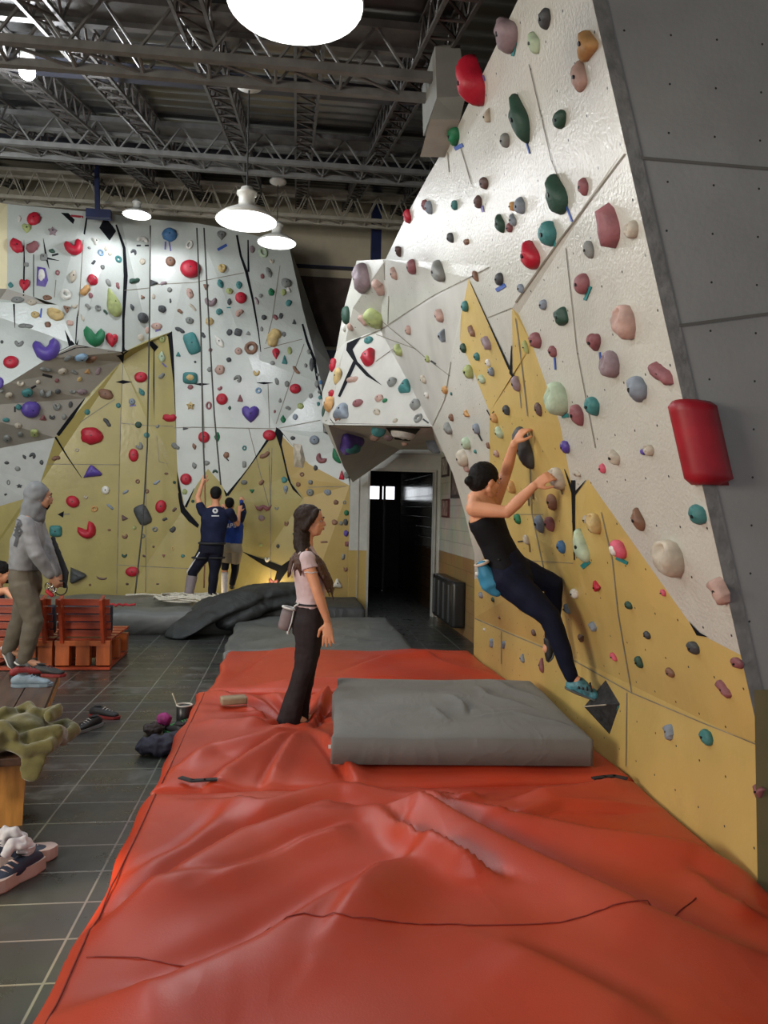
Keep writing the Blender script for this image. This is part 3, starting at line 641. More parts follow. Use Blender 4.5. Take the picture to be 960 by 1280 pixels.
def soft_mat(name, x0, x1, y0, y1, ztop, m_, folds, label, res=.02, amp=.006, craters=(), dv=None, skx=0.0, nsc=(2.2, 1.4), rim=.03, curve=None, par=None):
    nx = max(2, int((x1 - x0) / res)); ny = max(2, int((y1 - y0) / res))
    xs = np.linspace(x0, x1, nx + 1); ys = np.linspace(y0, y1, ny + 1); X, Y = np.meshgrid(xs, ys)
    cx = np.linspace(x0, x1, max(3, nx // 4)); cy = np.linspace(y0, y1, max(3, ny // 4)); CX, CY = np.meshgrid(cx, cy)
    cn = pnoise(CX, CY, nsc[0], nsc[1], len(label or 'pad') * .37)
    ix = np.clip((X - x0) / (x1 - x0) * (len(cx) - 1), 0, len(cx) - 1.001); iy = np.clip((Y - y0) / (y1 - y0) * (len(cy) - 1), 0, len(cy) - 1.001)
    i0, j0 = ix.astype(int), iy.astype(int); fx, fy = ix - i0, iy - j0
    nn = cn[j0, i0] * (1 - fx) * (1 - fy) + cn[j0, i0 + 1] * fx * (1 - fy) + cn[j0 + 1, i0] * (1 - fx) * fy + cn[j0 + 1, i0 + 1] * fx * fy
    Z = ztop + amp * nn * 1.5
    for pts, h_, w_ in folds:      # raised folds: soft on one side, steep on the other
        D = np.full_like(X, 9.0); S = np.zeros_like(X); T = np.zeros_like(X); n = len(pts) - 1
        for k in range(n):
            d, t, s = seg_d(X, Y, pts[k], pts[k + 1]); m__ = d < D; D[m__] = d[m__]; S[m__] = s[m__]; T[m__] = ((k + t) / n)[m__]
        ww = np.where(S > 0, w_ * 2.1, w_ * .38); env = np.clip(np.minimum(T, 1 - T) * 4 + .12, 0, 1)
        h_ = h_ * 1.35; Z += h_ * env * np.exp(-(D / ww) ** 2) - h_ * .35 * env * np.exp(-((D - w_ * .9) / (w_ * .6)) ** 2) * (S < 0)
    for (ax, ay, dep, rad, nr) in craters:
        dd = np.hypot(X - ax, Y - ay); th = np.arctan2(Y - ay, X - ax)
        Z -= dep * np.exp(-(dd / rad) ** 2)
        rip = np.sin(th * nr + 1.3 * np.sin(th * 3) + .8) + .5 * np.sin(th * (nr * 2 + 1))
        Z += .017 * rip * np.exp(-((dd - rad * 1.0) / (rad * 1.0)) ** 2)
    ed = np.minimum(np.minimum(X - x0, x1 - X), np.minimum(Y - y0, y1 - Y)); Z -= rim * np.exp(-ed / .025)
    if curve is not None: Z += curve(X, Y)
    wob = .012 * np.sin(Y * 5.1 + x0) + .008 * np.sin(Y * 11.3)
    Xw = X + wob * np.exp(-(X - x0) / .15)
    vs = [(Xw[j, i], Y[j, i], Z[j, i]) for j in range(ny + 1) for i in range(nx + 1)]
    w = nx + 1; fs = [(j * w + i, j * w + i + 1, (j + 1) * w + i + 1, (j + 1) * w + i) for j in range(ny) for i in range(nx)]
    ring = [i for i in range(nx + 1)] + [j * w + nx for j in range(1, ny + 1)] + [ny * w + i for i in range(nx - 1, -1, -1)] + [j * w for j in range(ny - 1, 0, -1)]
    base = len(vs); vs += [(vs[r_][0], vs[r_][1], .004 + (dv or 0)) for r_ in ring]; n = len(ring)
    for i in range(n): fs.append((ring[i], base + i, base + (i + 1) % n, ring[(i + 1) % n]))
    fs.append(tuple(base + i for i in range(n))[::-1])
    o = from_data(name, vs, fs, m_, par, True); o.data.shade_smooth()
    if label: tag(o, label, 'mat')
    return o, lambda x, y: float(Z[min(ny, max(0, int(round((y - y0) / (y1 - y0) * ny)))), min(nx, max(0, int(round((x - x0) / (x1 - x0) * nx))))])
def fz(pts, z=ZM): return [tuple(atZ(x, y, z).xy) for x, y in pts]
FR = [(fz([(105, 1175), (200, 1120), (300, 1055), (400, 1018), (470, 1010)]), .055, .10), (fz([(60, 1280), (200, 1250), (330, 1190), (420, 1130), (500, 1080)]), .05, .13),
      (fz([(440, 1022), (520, 1012), (600, 1050), (700, 1100), (800, 1150), (960, 1200)]), .06, .09), (fz([(520, 985), (560, 1010), (640, 1030), (740, 1052), (870, 1068), (960, 1100)]), .05, .07),
      (fz([(500, 1040), (560, 1075), (610, 1100)]), .035, .05), (fz([(250, 1000), (330, 1010), (420, 985), (500, 992)]), .035, .06), (fz([(400, 1200), (470, 1100), (560, 1060)]), .022, .08),
      (fz([(640, 1000), (720, 992), (790, 978)]), .035, .05), (fz([(150, 1100), (230, 1060), (290, 1010)]), .02, .05), (fz([(620, 1180), (720, 1230), (840, 1290)]), .02, .10),
      (fz([(260, 1120), (380, 1060), (440, 1040)]), .02, .05), (fz([(820, 1010), (700, 1010), (620, 1030)]), .02, .04), (fz([(140, 1140), (220, 1120), (330, 1090)]), .012, .05),
      (fz([(470, 1015), (520, 1060), (580, 1090), (640, 1110)]), .03, .035), (fz([(860, 1090), (900, 1120), (960, 1150)]), .02, .04), (fz([(540, 990), (575, 1000), (600, 995)]), .03, .03)]
red1, zr1 = soft_mat('crash_mat', -.67, 1.835, -.9, 3.88, ZM, red, FR, 'large orange-red vinyl crash mat filling the foreground, deeply creased', res=.022, amp=.012)
F2 = [(fz([(215, 965), (260, 940), (330, 925), (365, 912)]), .04, .05), (fz([(245, 905), (300, 905), (355, 905)]), .03, .05), (fz([(250, 990), (310, 950), (365, 920)]), .035, .045), (fz([(330, 985), (350, 950), (375, 918)]), .03, .04),
      (fz([(265, 862), (310, 880), (355, 898)]), .03, .04), (fz([(420, 860), (400, 885), (385, 905)]), .035, .035), (fz([(430, 850), (410, 865), (392, 895)]), .03, .03), (fz([(450, 985), (420, 945), (395, 915)]), .03, .04)]
kx, ky = atZ(368, 906, .10).xy
red2, zr2 = soft_mat('crash_mat', -.67, 1.835, 3.90, 5.92, ZM + .004, red, F2, 'middle orange-red crash mat, dented under the standing woman', res=.02, amp=.012, craters=[(kx, ky, .13, .30, 8)])
F3 = [(fz([(300, 845), (340, 815), (380, 810)]), .02, .07), (fz([(430, 840), (480, 820), (590, 815)]), .02, .07), (fz([(310, 858), (400, 850), (560, 848)]), .025, .06), (fz([(520, 812), (560, 830), (640, 850)]), .02, .06)]
red3, zr3 = soft_mat('crash_mat', -.60, 1.835, 5.94, 7.72, ZM - .005, red, F3, 'farthest orange-red crash mat, beside the corner of the block wall', res=.025, amp=.014)
# stitched seam line and edge welt as children
seam = mat('dark_red_seam', (.22, .02, .012), .6)
def drape(name, pts, zf, w, m_, parent, lift=.002):
    P = []
    for (a, b) in zip(pts, pts[1:]):
        n = max(2, int(math.hypot(b[0] - a[0], b[1] - a[1]) / .03))
        for i in range(n): P.append((a[0] + (b[0] - a[0]) * i / n, a[1] + (b[1] - a[1]) * i / n))
    P.append(pts[-1]); bm = bmesh.new(); tube(bm, [(x, y, zf(x, y) + lift) for x, y in P], w, 5); return from_bm(name, bm, m_, parent, True)
drape('seam', fz([(108, 1197), (250, 1200), (380, 1165), (440, 1172), (560, 1160), (700, 1160), (830, 1150), (870, 1125)]), zr1, .0022, seam, red1)
drape('seam', [(-.63, 0.2), (-.63, 3.84)], zr1, .003, seam, red1); drape('seam', [(-.62, 3.95), (-.62, 5.88)], zr2, .003, seam, red2)
gmat = mat('grey_canvas_pad', (.155, .155, .15), .75, var=.08, scale=4, bump=.15, bscale=220, sheen=.1)
creased(gmat, 5, .03, .5)
gmat2 = mat('grey_vinyl_mat', (.115, .125, .12), .42, var=.12, scale=2.5, bump=.05, col2=(.15, .155, .15)); gdark = mat('charcoal_mat_cover', (.035, .038, .038), .6, var=.2); creased(gmat2, 2.5, .06, .6); creased(gdark, 3.5, .06, .7)
# pad lying on the red mats
pr = empty('foam_pad', (0, 0, 0), 'flat grey canvas foam pad lying on the middle red mat', 'pad')
pad, _ = soft_mat('pad_cover', 0, 1.43, 0, 1.46, .165, gmat, [([(.05, .62), (.5, .66), (.9, .55), (1.4, .60)], .006, .03), ([(.75, .95), (.82, .7), (.80, .45)], .016, .022), ([(1.0, 1.2), (1.02, .9), (1.25, .6)], .014, .022), ([(1.1, .5), (1.2, .35), (1.38, .2)], .012, .02), ([(.62, .6), (.68, .3)], .01, .02), ([(1.15, 1.4), (1.2, 1.1), (1.4, .8)], .014, .03), ([(.85, .42), (1.15, .5)], .01, .02)], None, res=.015, amp=.006, nsc=(3, 3), rim=.02, par=pr)
pr.location = (.235, 4.14, ZM + .02); pr.rotation_euler = (R(-.2), 0, R(-4.5))
tg = bmesh.new(); box(tg, (.01, .03, .09), (.05, .004, .02)); from_bm('care_tag', tg, mat('white_tag', (.6, .6, .58), .6), None).parent = pr
# grey mats at the back
soft_mat('landing_mat', -.66, 1.30, 7.76, 10.2, .19, gmat2, [([(-.4, 8.2), (.3, 8.6), (.9, 8.3)], .03, .10), ([(.2, 9.6), (.6, 9.0), (1.2, 8.9)], .03, .1), ([(-.5, 9.4), (0, 9.0), (.2, 8.2)], .02, .1)], 'grey vinyl landing mat between the red mats and the doorway', res=.03, amp=.02)
soft_mat('landing_mat', -.55, 1.0, 10.25, 11.6, .30, gdark, [([(-.4, 10.5), (.3, 11.0), (.9, 10.6)], .03, .10)], 'dark grey landing mat against the rear wall behind the woman', res=.04, amp=.03)
soft_mat('landing_mat', -5.4, -.72, 9.88, 11.98, .27, gmat2, [([(-4, 10.3), (-3, 10.2), (-2, 10.5)], .03, .12), ([(-2.6, 10), (-1.6, 10.2), (-.9, 10.0)], .03, .1), ([(-3.6, 11), (-2.2, 11.2), (-1.2, 10.9)], .03, .1)], 'wide grey landing mat below the rear wall, under the rope coil', res=.035, amp=.03, rim=.05)
# crumpled charcoal cover folded over the mats
bm = bmesh.new()
loft(bm, [(Vector((.20, 10.9, .44)), .22, .10), (Vector((-.15, 10.7, .46)), .34, .13), (Vector((-.55, 10.45, .44)), .40, .12), (Vector((-.90, 10.15, .34)), .42, .10), (Vector((-1.15, 9.86, .20)), .34, .10), (Vector((-1.30, 9.62, .07)), .26, .06)], Vector((.6, -.8, 0)), 24)
loft(bm, [(Vector((.10, 10.55, .36)), .16, .10), (Vector((-.45, 10.2, .30)), .22, .10), (Vector((-.80, 9.9, .16)), .20, .08)], Vector((.6, -.8, 0)), 20)
mcm = remesh(bm, .018, 4)
rnd_cloth(mcm, .045, 3.2, 1); rnd_cloth(mcm, .016, 9)
for v in mcm.vertices: v.co.z = max(v.co.z, .01)
tag(newobj('mat_cover', mcm, gdark), 'crumpled charcoal cover heaped over the joint of the grey mats', 'cover')
# ------------------------------------------------------------------ red timber pallet sofa seen from behind
rw_m = mat('red_stained_timber', (.34, .045, .012), .4, var=.25, scale=3, stretch=(1, 6, 6), bump=.1, bscale=30, coat=.2); rw2 = mat('orange_stained_timber', (.42, .095, .02), .4, var=.2, scale=3, stretch=(6, 6, 1), coat=.2)
cush = mat('navy_cushion', (.012, .018, .035), .7, var=.2)
def pallet(xa, xb, y, label, group='red pallet seats in a row'):
    e = empty('pallet_sofa', (xa, y, 0), label, 'bench', group); w = xb - xa
    zt, zb, lean = atY(100, 747, y).z, atY(100, 800, y).z, .12
    n = 5; hh = (zt - zb - .02) / n
    for i in range(n):
        z = zb + .02 + hh * (i + .5); bm = bmesh.new(); box(bm, ((xa + xb) / 2, y + .06 - lean * (z - zb) / (zt - zb), z), (w - .02, .022, hh * .80), bev=.004); from_bm('back_slat', bm, rw_m, e)
    for x in (xa + .07, (xb - .07)):
        bm = bmesh.new(); bar(bm, (x, y + .02, zb - .01), (x, y + .02 - lean, zt + .01), .13, .03, up=Vector((1, 0, 0))); from_bm('back_post', bm, rw_m, e)
    bm = bmesh.new(); box(bm, ((xa + xb) / 2, y, zb - .03), (w, .05, .05), bev=.004); from_bm('seat_rail', bm, rw2, e)
    for k in range(5):
        bm = bmesh.new(); box(bm, ((xa + xb) / 2, y + .10 + .17 * k, zb), (w, .12, .022), bev=.003); from_bm('seat_board', bm, rw_m, e)
    for yy in (y + .03, y + .42, y + .80):
        for x in (xa + .07, (xa + xb) / 2, xb - .07):
            bm = bmesh.new(); box(bm, (x, yy, .14), (.13, .09, zb - .10 if zb > .2 else .1), bev=.004); from_bm('block', bm, rw2, e)
    for x in (xa + .07, xb - .07): 
        bm = bmesh.new(); box(bm, (x, y + .42, .02), (.12, .86, .025)); from_bm('runner', bm, rw_m, e)
    bm = bmesh.new(); box(bm, ((xa + xb) / 2, y, .02), (w, .08, .025)); from_bm('runner', bm, rw_m, e)
    bm = bmesh.new(); box(bm, ((xa + xb) / 2, y + .17, zb + .18), (w - .06, .11, .28), bev=.03); from_bm('back_cushion', bm, cush, e, True)
yb = 7.78; xr, xm = atY(139, 790, yb).x, atY(68, 790, yb).x
pallet(xm + .01, xr, yb, 'red slatted pallet sofa, right-hand unit with its open end showing'); pallet(xm - (xr - xm) * 1.3, xm - .01, yb, 'red slatted pallet sofa behind the hooded man, cut by the left edge')
# ------------------------------------------------------------------ brown timber bench in the left foreground
bt = mat('dark_bench_top', (.075, .035, .018), .45, var=.3, scale=4, stretch=(8, 1, 8), coat=.2); be_ = mat('honey_bench_leg', (.52, .24, .055), .4, var=.22, scale=4, stretch=(8, 8, 1.2), coat=.15)
e = empty('timber_bench', (0, 0, 0), 'long dark-topped timber bench with honey board legs, left foreground', 'bench')
Lb, Wb, zt = 2.15, .36, .36
for k in range(2):
    bm = bmesh.new(); box(bm, (-Wb * (.25 + .5 * k), Lb / 2, zt - .02), (Wb / 2 - .006, Lb, .04), bev=.005); from_bm('top_board', bm, bt, e)
for yy in (.06, 1.35):
    f = [(-Wb + .01, yy, .0), (-Wb + .11, yy, 0), (-Wb / 2, yy, .12), (-.11, yy, 0), (-.01, yy, 0), (0.0, yy, .24), (0, yy, zt - .04), (-Wb, yy, zt - .04), (-Wb, yy, .2)]
    prism('leg', f, (0, .035, 0), be_, e)
bm = bmesh.new(); box(bm, (-.012, Lb / 2, zt - .07), (.02, Lb - .05, .06)); from_bm('side_rail', bm, be_, e)
e.location = (-1.29, 3.98, 0); e.rotation_euler = (0, 0, R(11.5))
# ------------------------------------------------------------------ small things
def shoe(label, loc, rz, L_=.27, up='navy', sole='white', lie=0, sock=None, group=None, tip=(0, 0, 0), name='sneaker', cat='shoe', strap=None, th=.024):
    cols = {'navy': (.02, .03, .06), 'white': (.62, .60, .55), 'black': (.015, .015, .017), 'grey': (.22, .23, .24), 'red': (.22, .02, .02), 'pink': (.55, .42, .38), 'green': (.05, .25, .08), 'teal': (.05, .22, .25), 'blue': (.2, .27, .33)}
    M1 = mat('shoe_' + up, cols[up], .6, var=.2, scale=20); M2 = mat('sole_' + sole, cols[sole], .5, var=.1)
    e = empty(name, (0, 0, 0), label, cat, group)
    s = L_ / .27
    bm = bmesh.new()      # toe at +y
    loft(bm, [((0, -.115 * s, .045 * s), .030 * s, .030 * s), ((0, -.08 * s, .055 * s), .036 * s, .042 * s), ((0, -.02 * s, .048 * s), .038 * s, .036 * s), ((0.004 * s, .05 * s, .038 * s), .044 * s, .026 * s), ((.006 * s, .10 * s, .032 * s), .038 * s, .018 * s)], n=14)
    newobj('upper', remesh(bm, .006 * s, 2), M1, e)
    bm = bmesh.new(); o_ = [(-.03, -.135), (.03, -.135), (.042, -.08), (.034, -.01), (.05, .06), (.042, .12), (.012, .145), (-.03, .13), (-.046, .07), (-.034, -.01), (-.042, -.08)]
    o2 = resamp([(x * s, y * s) for x, y in o_], 26)
    vs = [(x * f, y * f, z) for z, f in ((0, .95), (.006 * s, 1.0), (th * s, 1.0)) for x, y in o2]; n = len(o2)
    fs = [tuple(range(n))[::-1], tuple(range(2 * n, 3 * n))] + [(a * n + i, a * n + (i + 1) % n, (a + 1) * n + (i + 1) % n, (a + 1) * n + i) for a in (0, 1) for i in range(n)]
    from_data('sole', vs, fs, M2, e, False)
    bm = bmesh.new(); bmesh.ops.create_circle(bm, cap_ends=True, segments=14, radius=1, matrix=Matrix.Translation((0, -.062 * s, .0945 * s)) @ Matrix.Diagonal((.026 * s, .042 * s, 1, 1)))
    from_bm('collar_opening', bm, mat('shoe_inside', (.02, .02, .02), .8), e, fixn=False)
    bm = bmesh.new()
    for k in range(4): y = (-.005 + .022 * k) * s; z = (.083 - .009 * k) * s; tube(bm, [(-.024 * s, y, z - .008 * s), (0, y + .006 * s, z + .003 * s), (.024 * s, y, z - .008 * s)], .0035 * s, 5)
    from_bm('laces', bm, mat('sole_' + (strap or sole), cols[strap or sole], .5), e, True)
    if sock:
        so = empty('sock', (0, 0, 0), sock, 'sock')
        bm = bmesh.new(); loft(bm, [((0, -.07 * s, .10 * s), .030, .030), ((.005, -.05 * s, .135 * s), .034, .030), ((.02, -.02 * s, .13 * s), .026, .024), ((.03, .01 * s, .11 * s), .02, .018)], n=12)
        me = remesh(bm, .006, 2); rnd_cloth(me, .02, 28); newobj('knit', me, mat('white_sock', (.62, .60, .62), .8, var=.15, scale=30), so)
        bm = bmesh.new(); tube(bm, [(.03 * math.cos(a), -.07 * s + .03 * math.sin(a), .112 * s) for a in [i * math.pi / 6 for i in range(12)]], .004, 5, closed=True); from_bm('cuff', bm, mat('white_sock'), so, True)
        so.location = loc; so.rotation_euler = (tip[0], tip[1], rz)
    e.location = loc; e.rotation_euler = (tip[0], tip[1], rz); return e
g0 = lambda x, y, z=0.0: atZ(x, y, z)
shoe('white and navy sneaker with pale toe turned to the camera, bottom left', g0(15, 1103), R(150), .30, 'navy', 'pink', th=.05, sock='white sock stuffed in the nearer sneaker, bottom left')
shoe('white and navy sneaker behind its pair, bottom left, heel strap showing', g0(24, 1078), R(-70), .30, 'navy', 'pink', th=.05, sock='white sock stuffed in the farther sneaker, bottom left')
shoe('black and white climbing shoe lying toe forward on the dark tiles', g0(110, 912), R(150), .25, 'black', 'grey', strap='white', name='climbing_shoe')
shoe('black and red climbing shoe behind the white-strapped one on the tiles', g0(131, 897), R(-110), .25, 'black', 'red', strap='white', name='climbing_shoe')
bz = .36
shoe('red and black climbing shoe on the far end of the brown bench', g0(36, 846, bz), R(-60), .25, 'red', 'black', strap='black', name='climbing_shoe')
shoe('black and red climbing shoe overhanging the right edge of the brown bench', g0(61, 845, bz), R(-100), .25, 'black', 'red', strap='red', name='climbing_shoe')
shoe('pale blue-grey rubber clog lying in front of the red climbing shoes on the bench', g0(40, 858, bz), R(-85), .26, 'blue', 'blue', strap='blue', name='clog')
shoe('black sneaker with white sole beside the rear grey mat', g0(256, 792), R(80), .28, 'black', 'white', strap='white')
shoe('black sneaker tilted behind its pair, against the grey mat fold', g0(270, 788), R(60), .28, 'black', 'black', strap='white')
# gear pile left of the red mats
shoe('black climbing shoe with green trim in the gear pile', g0(218, 918), R(40), .25, 'black', 'green', strap='green', name='climbing_shoe')
shoe('black climbing shoe with green straps leaning on the chalk pot', g0(232, 912), R(-50), .25, 'black', 'black', strap='green', tip=(R(25), 0, 0), name='climbing_shoe')
def lump(name, label, cat, c, r, m_, amp=.02, sc=18, vox=.008, seed=0, parts=None):
    bm = bmesh.new(); ellipsoid(bm, c, r)
    for d in parts or []: ellipsoid(bm, Vector(c) + Vector(d[0]), d[1])
    me = remesh(bm, vox, 2); rnd_cloth(me, amp, sc, seed); rnd_cloth(me, amp * .5, sc * 2.3, seed + 3)
    for v in me.vertices: v.co.z = max(v.co.z, c[2] - r[2] + .003)
    return tag(newobj(name, me, m_), label, cat)
c = g0(205, 915); lump('chalk_pouch', 'magenta pouch in the gear pile', 'pouch', (c.x, c.y, .09), (.055, .05, .05), mat('magenta_fabric', (.26, .02, .15), .7, var=.3, scale=20), .012)
c = g0(195, 945); lump('folded_garment', 'dark navy crumpled garment at the front of the gear pile', 'clothing', (c.x + .02, c.y + .03, .06), (.16, .09, .06), mat('navy_garment', (.018, .02, .04), .75, var=.3, scale=20), .03, 14, parts=[((.08, .03, .01), (.09, .08, .06))])
c = g0(192, 918); lump('strap_bundle', 'dark tangled strap bundle beside the magenta pouch', 'strap', (c.x, c.y, .04), (.07, .06, .04), mat('dark_strap', (.03, .02, .02), .7, var=.4, scale=30), .02, 30)
c = g0(230, 905)
e = empty('chalk_pot', (c.x, c.y, 0), 'black pot with a pale rim and a thin brush, by the mat edge', 'pot')
bm = bmesh.new(); lathe(bm, [(.0001, 0), (.055, 0), (.058, .01), (.058, .13), (.05, .135), (.05, .03), (.0001, .03)], 20, Matrix.Translation((c.x, c.y, 0))); from_bm('body', bm, mat('black_plastic', (.02, .02, .02), .35), e, True)
bm = bmesh.new(); lathe(bm, [(.050, .137), (.060, .137), (.062, .145), (.05, .147), (.050, .137)], 24, Matrix.Translation((c.x, c.y, 0))); from_bm('rim', bm, mat('pale_rim', (.5, .48, .42), .5), e, True)
bm = bmesh.new(); tube(bm, [(c.x - .02, c.y, .05), (c.x - .09, c.y, .23)], .004, 6); from_bm('brush_stick', bm, mat('pale_stick', (.45, .4, .3), .6), e, True)
# tan foam block and black straps on the mats
c = g0(292, 881, ZM + .01)
bm = bmesh.new(); box(bm, (c.x, c.y, ZM + .045), (.18, .10, .05), Matrix.Rotation(R(14), 3, 'Z'), bev=.014); tag(from_bm('foam_block', bm, mat('tan_foam', (.30, .22, .14), .8, var=.15, scale=20), None, True), 'small tan foam block on the left of the middle red mat', 'block')
def strap_on(pts, label, zoff=.012):
    P = [atZ(x, y, ZM + zoff) for x, y in pts]; bm = bmesh.new()
    for a, b in zip(P, P[1:]): box(bm, (a + b) / 2, ((b - a).length + .01, .030, .008), Matrix.Rotation(math.atan2((b - a).y, (b - a).x), 3, 'Z'))
    e = tag(from_bm('carry_strap', bm, mat('black_webbing', (.015, .015, .018), .7)), label, 'strap')
strap_on([(226, 972), (240, 976), (256, 975), (270, 974)], 'black webbing strap on the seam of the red mats, left side', .03)
strap_on([(742, 973), (756, 971), (768, 970), (783, 973)], 'black webbing strap on the red mat beside the right wall', .03)
# olive blanket bunched on the bench
bm = bmesh.new(); bl = [atZ(x, y, .36) for x, y in ((30, 935), (50, 905), (20, 900), (5, 920), (60, 920))]
cb_ = atZ(26, 925, .40)
for i in range(4):
    a0 = i * 1.4; P = []
    for k in range(9):
        a = a0 + k * .42; rr_ = .10 + .035 * math.sin(k * 1.7 + i) + .028 * i
        P.append((Vector((cb_.x + rr_ * 1.25 * math.cos(a), cb_.y + .04 + rr_ * 1.1 * math.sin(a), .405 + .035 * (3 - i) + .02 * math.sin(k * 2.1))), .038, .030))
    loft(bm, P, Vector((0, 0, 1)), n=12)
ellipsoid(bm, (cb_.x, cb_.y + .03, .415), (.19, .17, .05)); ellipsoid(bm, (cb_.x - .02, cb_.y + .05, .46), (.12, .11, .06))
loft(bm, [(Vector((cb_.x + .10, cb_.y - .10, .40)), .07, .02), (Vector((cb_.x + .115, cb_.y - .16, .34)), .065, .016), (Vector((cb_.x + .10, cb_.y - .17, .27)), .05, .014)], Vector((1, 0, 0)), n=12)
loft(bm, [(Vector((cb_.x - .10, cb_.y - .14, .40)), .05, .02), (Vector((cb_.x - .10, cb_.y - .20, .33)), .04, .016), (Vector((cb_.x - .10, cb_.y - .20, .20)), .03, .014)], Vector((1, 0, 0)), n=12)
me = remesh(bm, .009, 2); rnd_cloth(me, .008, 8); rnd_cloth(me, .005, 22)
for v in me.vertices:
    if v.co.y > 3.99 and v.co.z < .362 and v.co.x < atZ(40, 940, .36).x + .3 * 0 + .02: v.co.z = max(v.co.z, .362)
tag(newobj('blanket', me, mat('olive_fleece', (.135, .12, .036), .9, var=.2, scale=12, sheen=.4, bump=.2, bscale=120)), 'olive green fleece blanket bunched on the front end of the bench', 'blanket')
# block wall pictures and black ribbed panel
def onX(x0, y0, x1, y1, X): a, b = atX(x0, y0, X), atX(x1, y1, X); return a, b
for (x0, y0, x1, y1, lab, c1, c2) in ((552.5, 572, 560.5, 595, 'upper small dark framed picture on the block wall', (.05, .03, .03), (.30, .28, .25)), (552.5, 624, 561, 647, 'lower small maroon framed picture on the block wall', (.10, .03, .03), (.25, .16, .14)), (564.5, 580, 580, 622, 'larger dark poster on the block wall behind the climber', (.04, .025, .02), (.14, .10, .09))):
    a, b = onX(x0, y0, x1, y1, XS - .015); e = empty('wall_picture', ((a + b) / 2), lab, 'picture')
    ya, yb_, za, zb = min(a.y, b.y), max(a.y, b.y), min(a.z, b.z), max(a.z, b.z)
    bm = bmesh.new(); box(bm, (XS - .012, (ya + yb_) / 2, (za + zb) / 2), (.02, yb_ - ya, zb - za)); from_bm('frame', bm, mat('pic_frame' + lab[:3], c1, .4), e)
    bm = bmesh.new(); box(bm, (XS - .024, (ya + yb_) / 2, (za + zb) / 2), (.004, (yb_ - ya) * .7, (zb - za) * .8)); from_bm('print', bm, mat('pic_print' + lab[:3], c2, .5, var=.6, scale=14), e)
a, b = atX(547, 716, XS - .1), atX(572, 786, XS - .1)
e = empty('wall_panel', (XS - .1, (a.y + b.y) / 2, b.z), 'black ribbed plastic case fixed low on the tan block wall', 'case'); bm = bmesh.new()
yc, zc, hh, ww = (a.y + b.y) / 2, (a.z + b.z) / 2, abs(a.z - b.z), abs(a.y - b.y)
box(bm, (XS - .09, yc, zc), (.18, ww, hh), bev=.05); from_bm('case_body', bm, mat('black_plastic', (.02, .02, .02), .35), e, True)
for k in range(4):
    bm = bmesh.new(); box(bm, (XS - .185, yc - ww * .36 + k * ww * .24, zc), (.03, ww * .05, hh * .82), bev=.008); from_bm('rib', bm, mat('dark_grey_rib', (.05, .055, .06), .4), e, True)
# ropes
ropem = mat('dark_rope', (.05, .05, .045), .8, var=.5, scale=120); ropew = mat('white_rope', (.60, .57, .48), .8, var=.2, scale=60)
def rope(pts, r_, label, m_=ropem, name='climbing_rope'):
    P = []
    for (a, b) in zip(pts, pts[1:]):
        for k in range(6): P.append(Vector(a).lerp(Vector(b), k / 6))
    P.append(Vector(pts[-1])); bm = bmesh.new(); tube(bm, P, r_, 6); return tag(from_bm(name, bm, m_, None, True), label, 'rope')
RP = lambda L_s: [atY(x, y, Y) for x, y, Y in L_s]
rope(RP([(246, 285, 11.6), (251, 400, 11.5), (253.5, 540, 11.3), (256, 598, 10.95)]), .011, 'dark rope running from the wall top to the man\'s raised hand')
rope(RP([(255, 285, 11.7), (262, 420, 11.6), (268, 520, 11.45), (276, 606, 11.2)]), .011, 'dark rope right of the first one, ending at the boy')
rope(RP([(188, 282, 11.75), (187, 400, 11.7), (184, 560, 11.6), (178, 660, 11.5), (169, 742, 11.2)]), .011, 'dark rope hanging at the left, reaching down to the grey mat')
rope(RP([(256, 600, 10.95), (257, 660, 10.9), (255, 735, 10.9)]), .010, 'reddish rope hanging from the man\'s hand down between the legs', mat('reddish_rope', (.20, .09, .04), .8, var=.4, scale=100))
bm = bmesh.new(); random.seed(3)
cc = atZ(262, 751, .33); P = []
for i in range(520):
    t = i / 520; a = i * .33 + random.uniform(-.1, .1); rr_ = .10 + .28 * abs(math.sin(i * .091))
    P.append(Vector((cc.x + (.40 * math.sin(i * .045)) + rr_ * 1.1 * math.cos(a), cc.y + .05 + rr_ * .75 * math.sin(a), .315 + .05 * abs(math.sin(i * .21)) + .05 * random.random())))
tube(bm, P, .013, 5); tag(from_bm('rope_coil', bm, ropew, None, True), 'loose heap of white rope on the rear grey mat at the men\'s feet', 'rope')
for k, (x, y, lab) in enumerate(((188, 744, 'white tape tail of rope lying left on the rear grey mat'),)):
    q = atZ(x, y, .31); bm = bmesh.new(); tube(bm, [q + Vector((-.35, 0, 0)), q + Vector((-.1, .05, .01)), q + Vector((.15, .0, 0)), q + Vector((.4, .06, 0))], .014, 6); tag(from_bm('rope_tail', bm, ropew, None, True), lab, 'rope')
q = atZ(152, 757, .31); bm = bmesh.new(); tube(bm, [q + Vector((-.15 + .04 * i, .03 * math.sin(i * 1.9), .01 + .012 * math.sin(i * 2.7))) for i in range(9)], .016, 6)
tag(from_bm('sling', bm, mat('red_sling', (.45, .02, .03), .6), None, True), 'short red sling lying on the rear mat beside the sofa', 'sling')
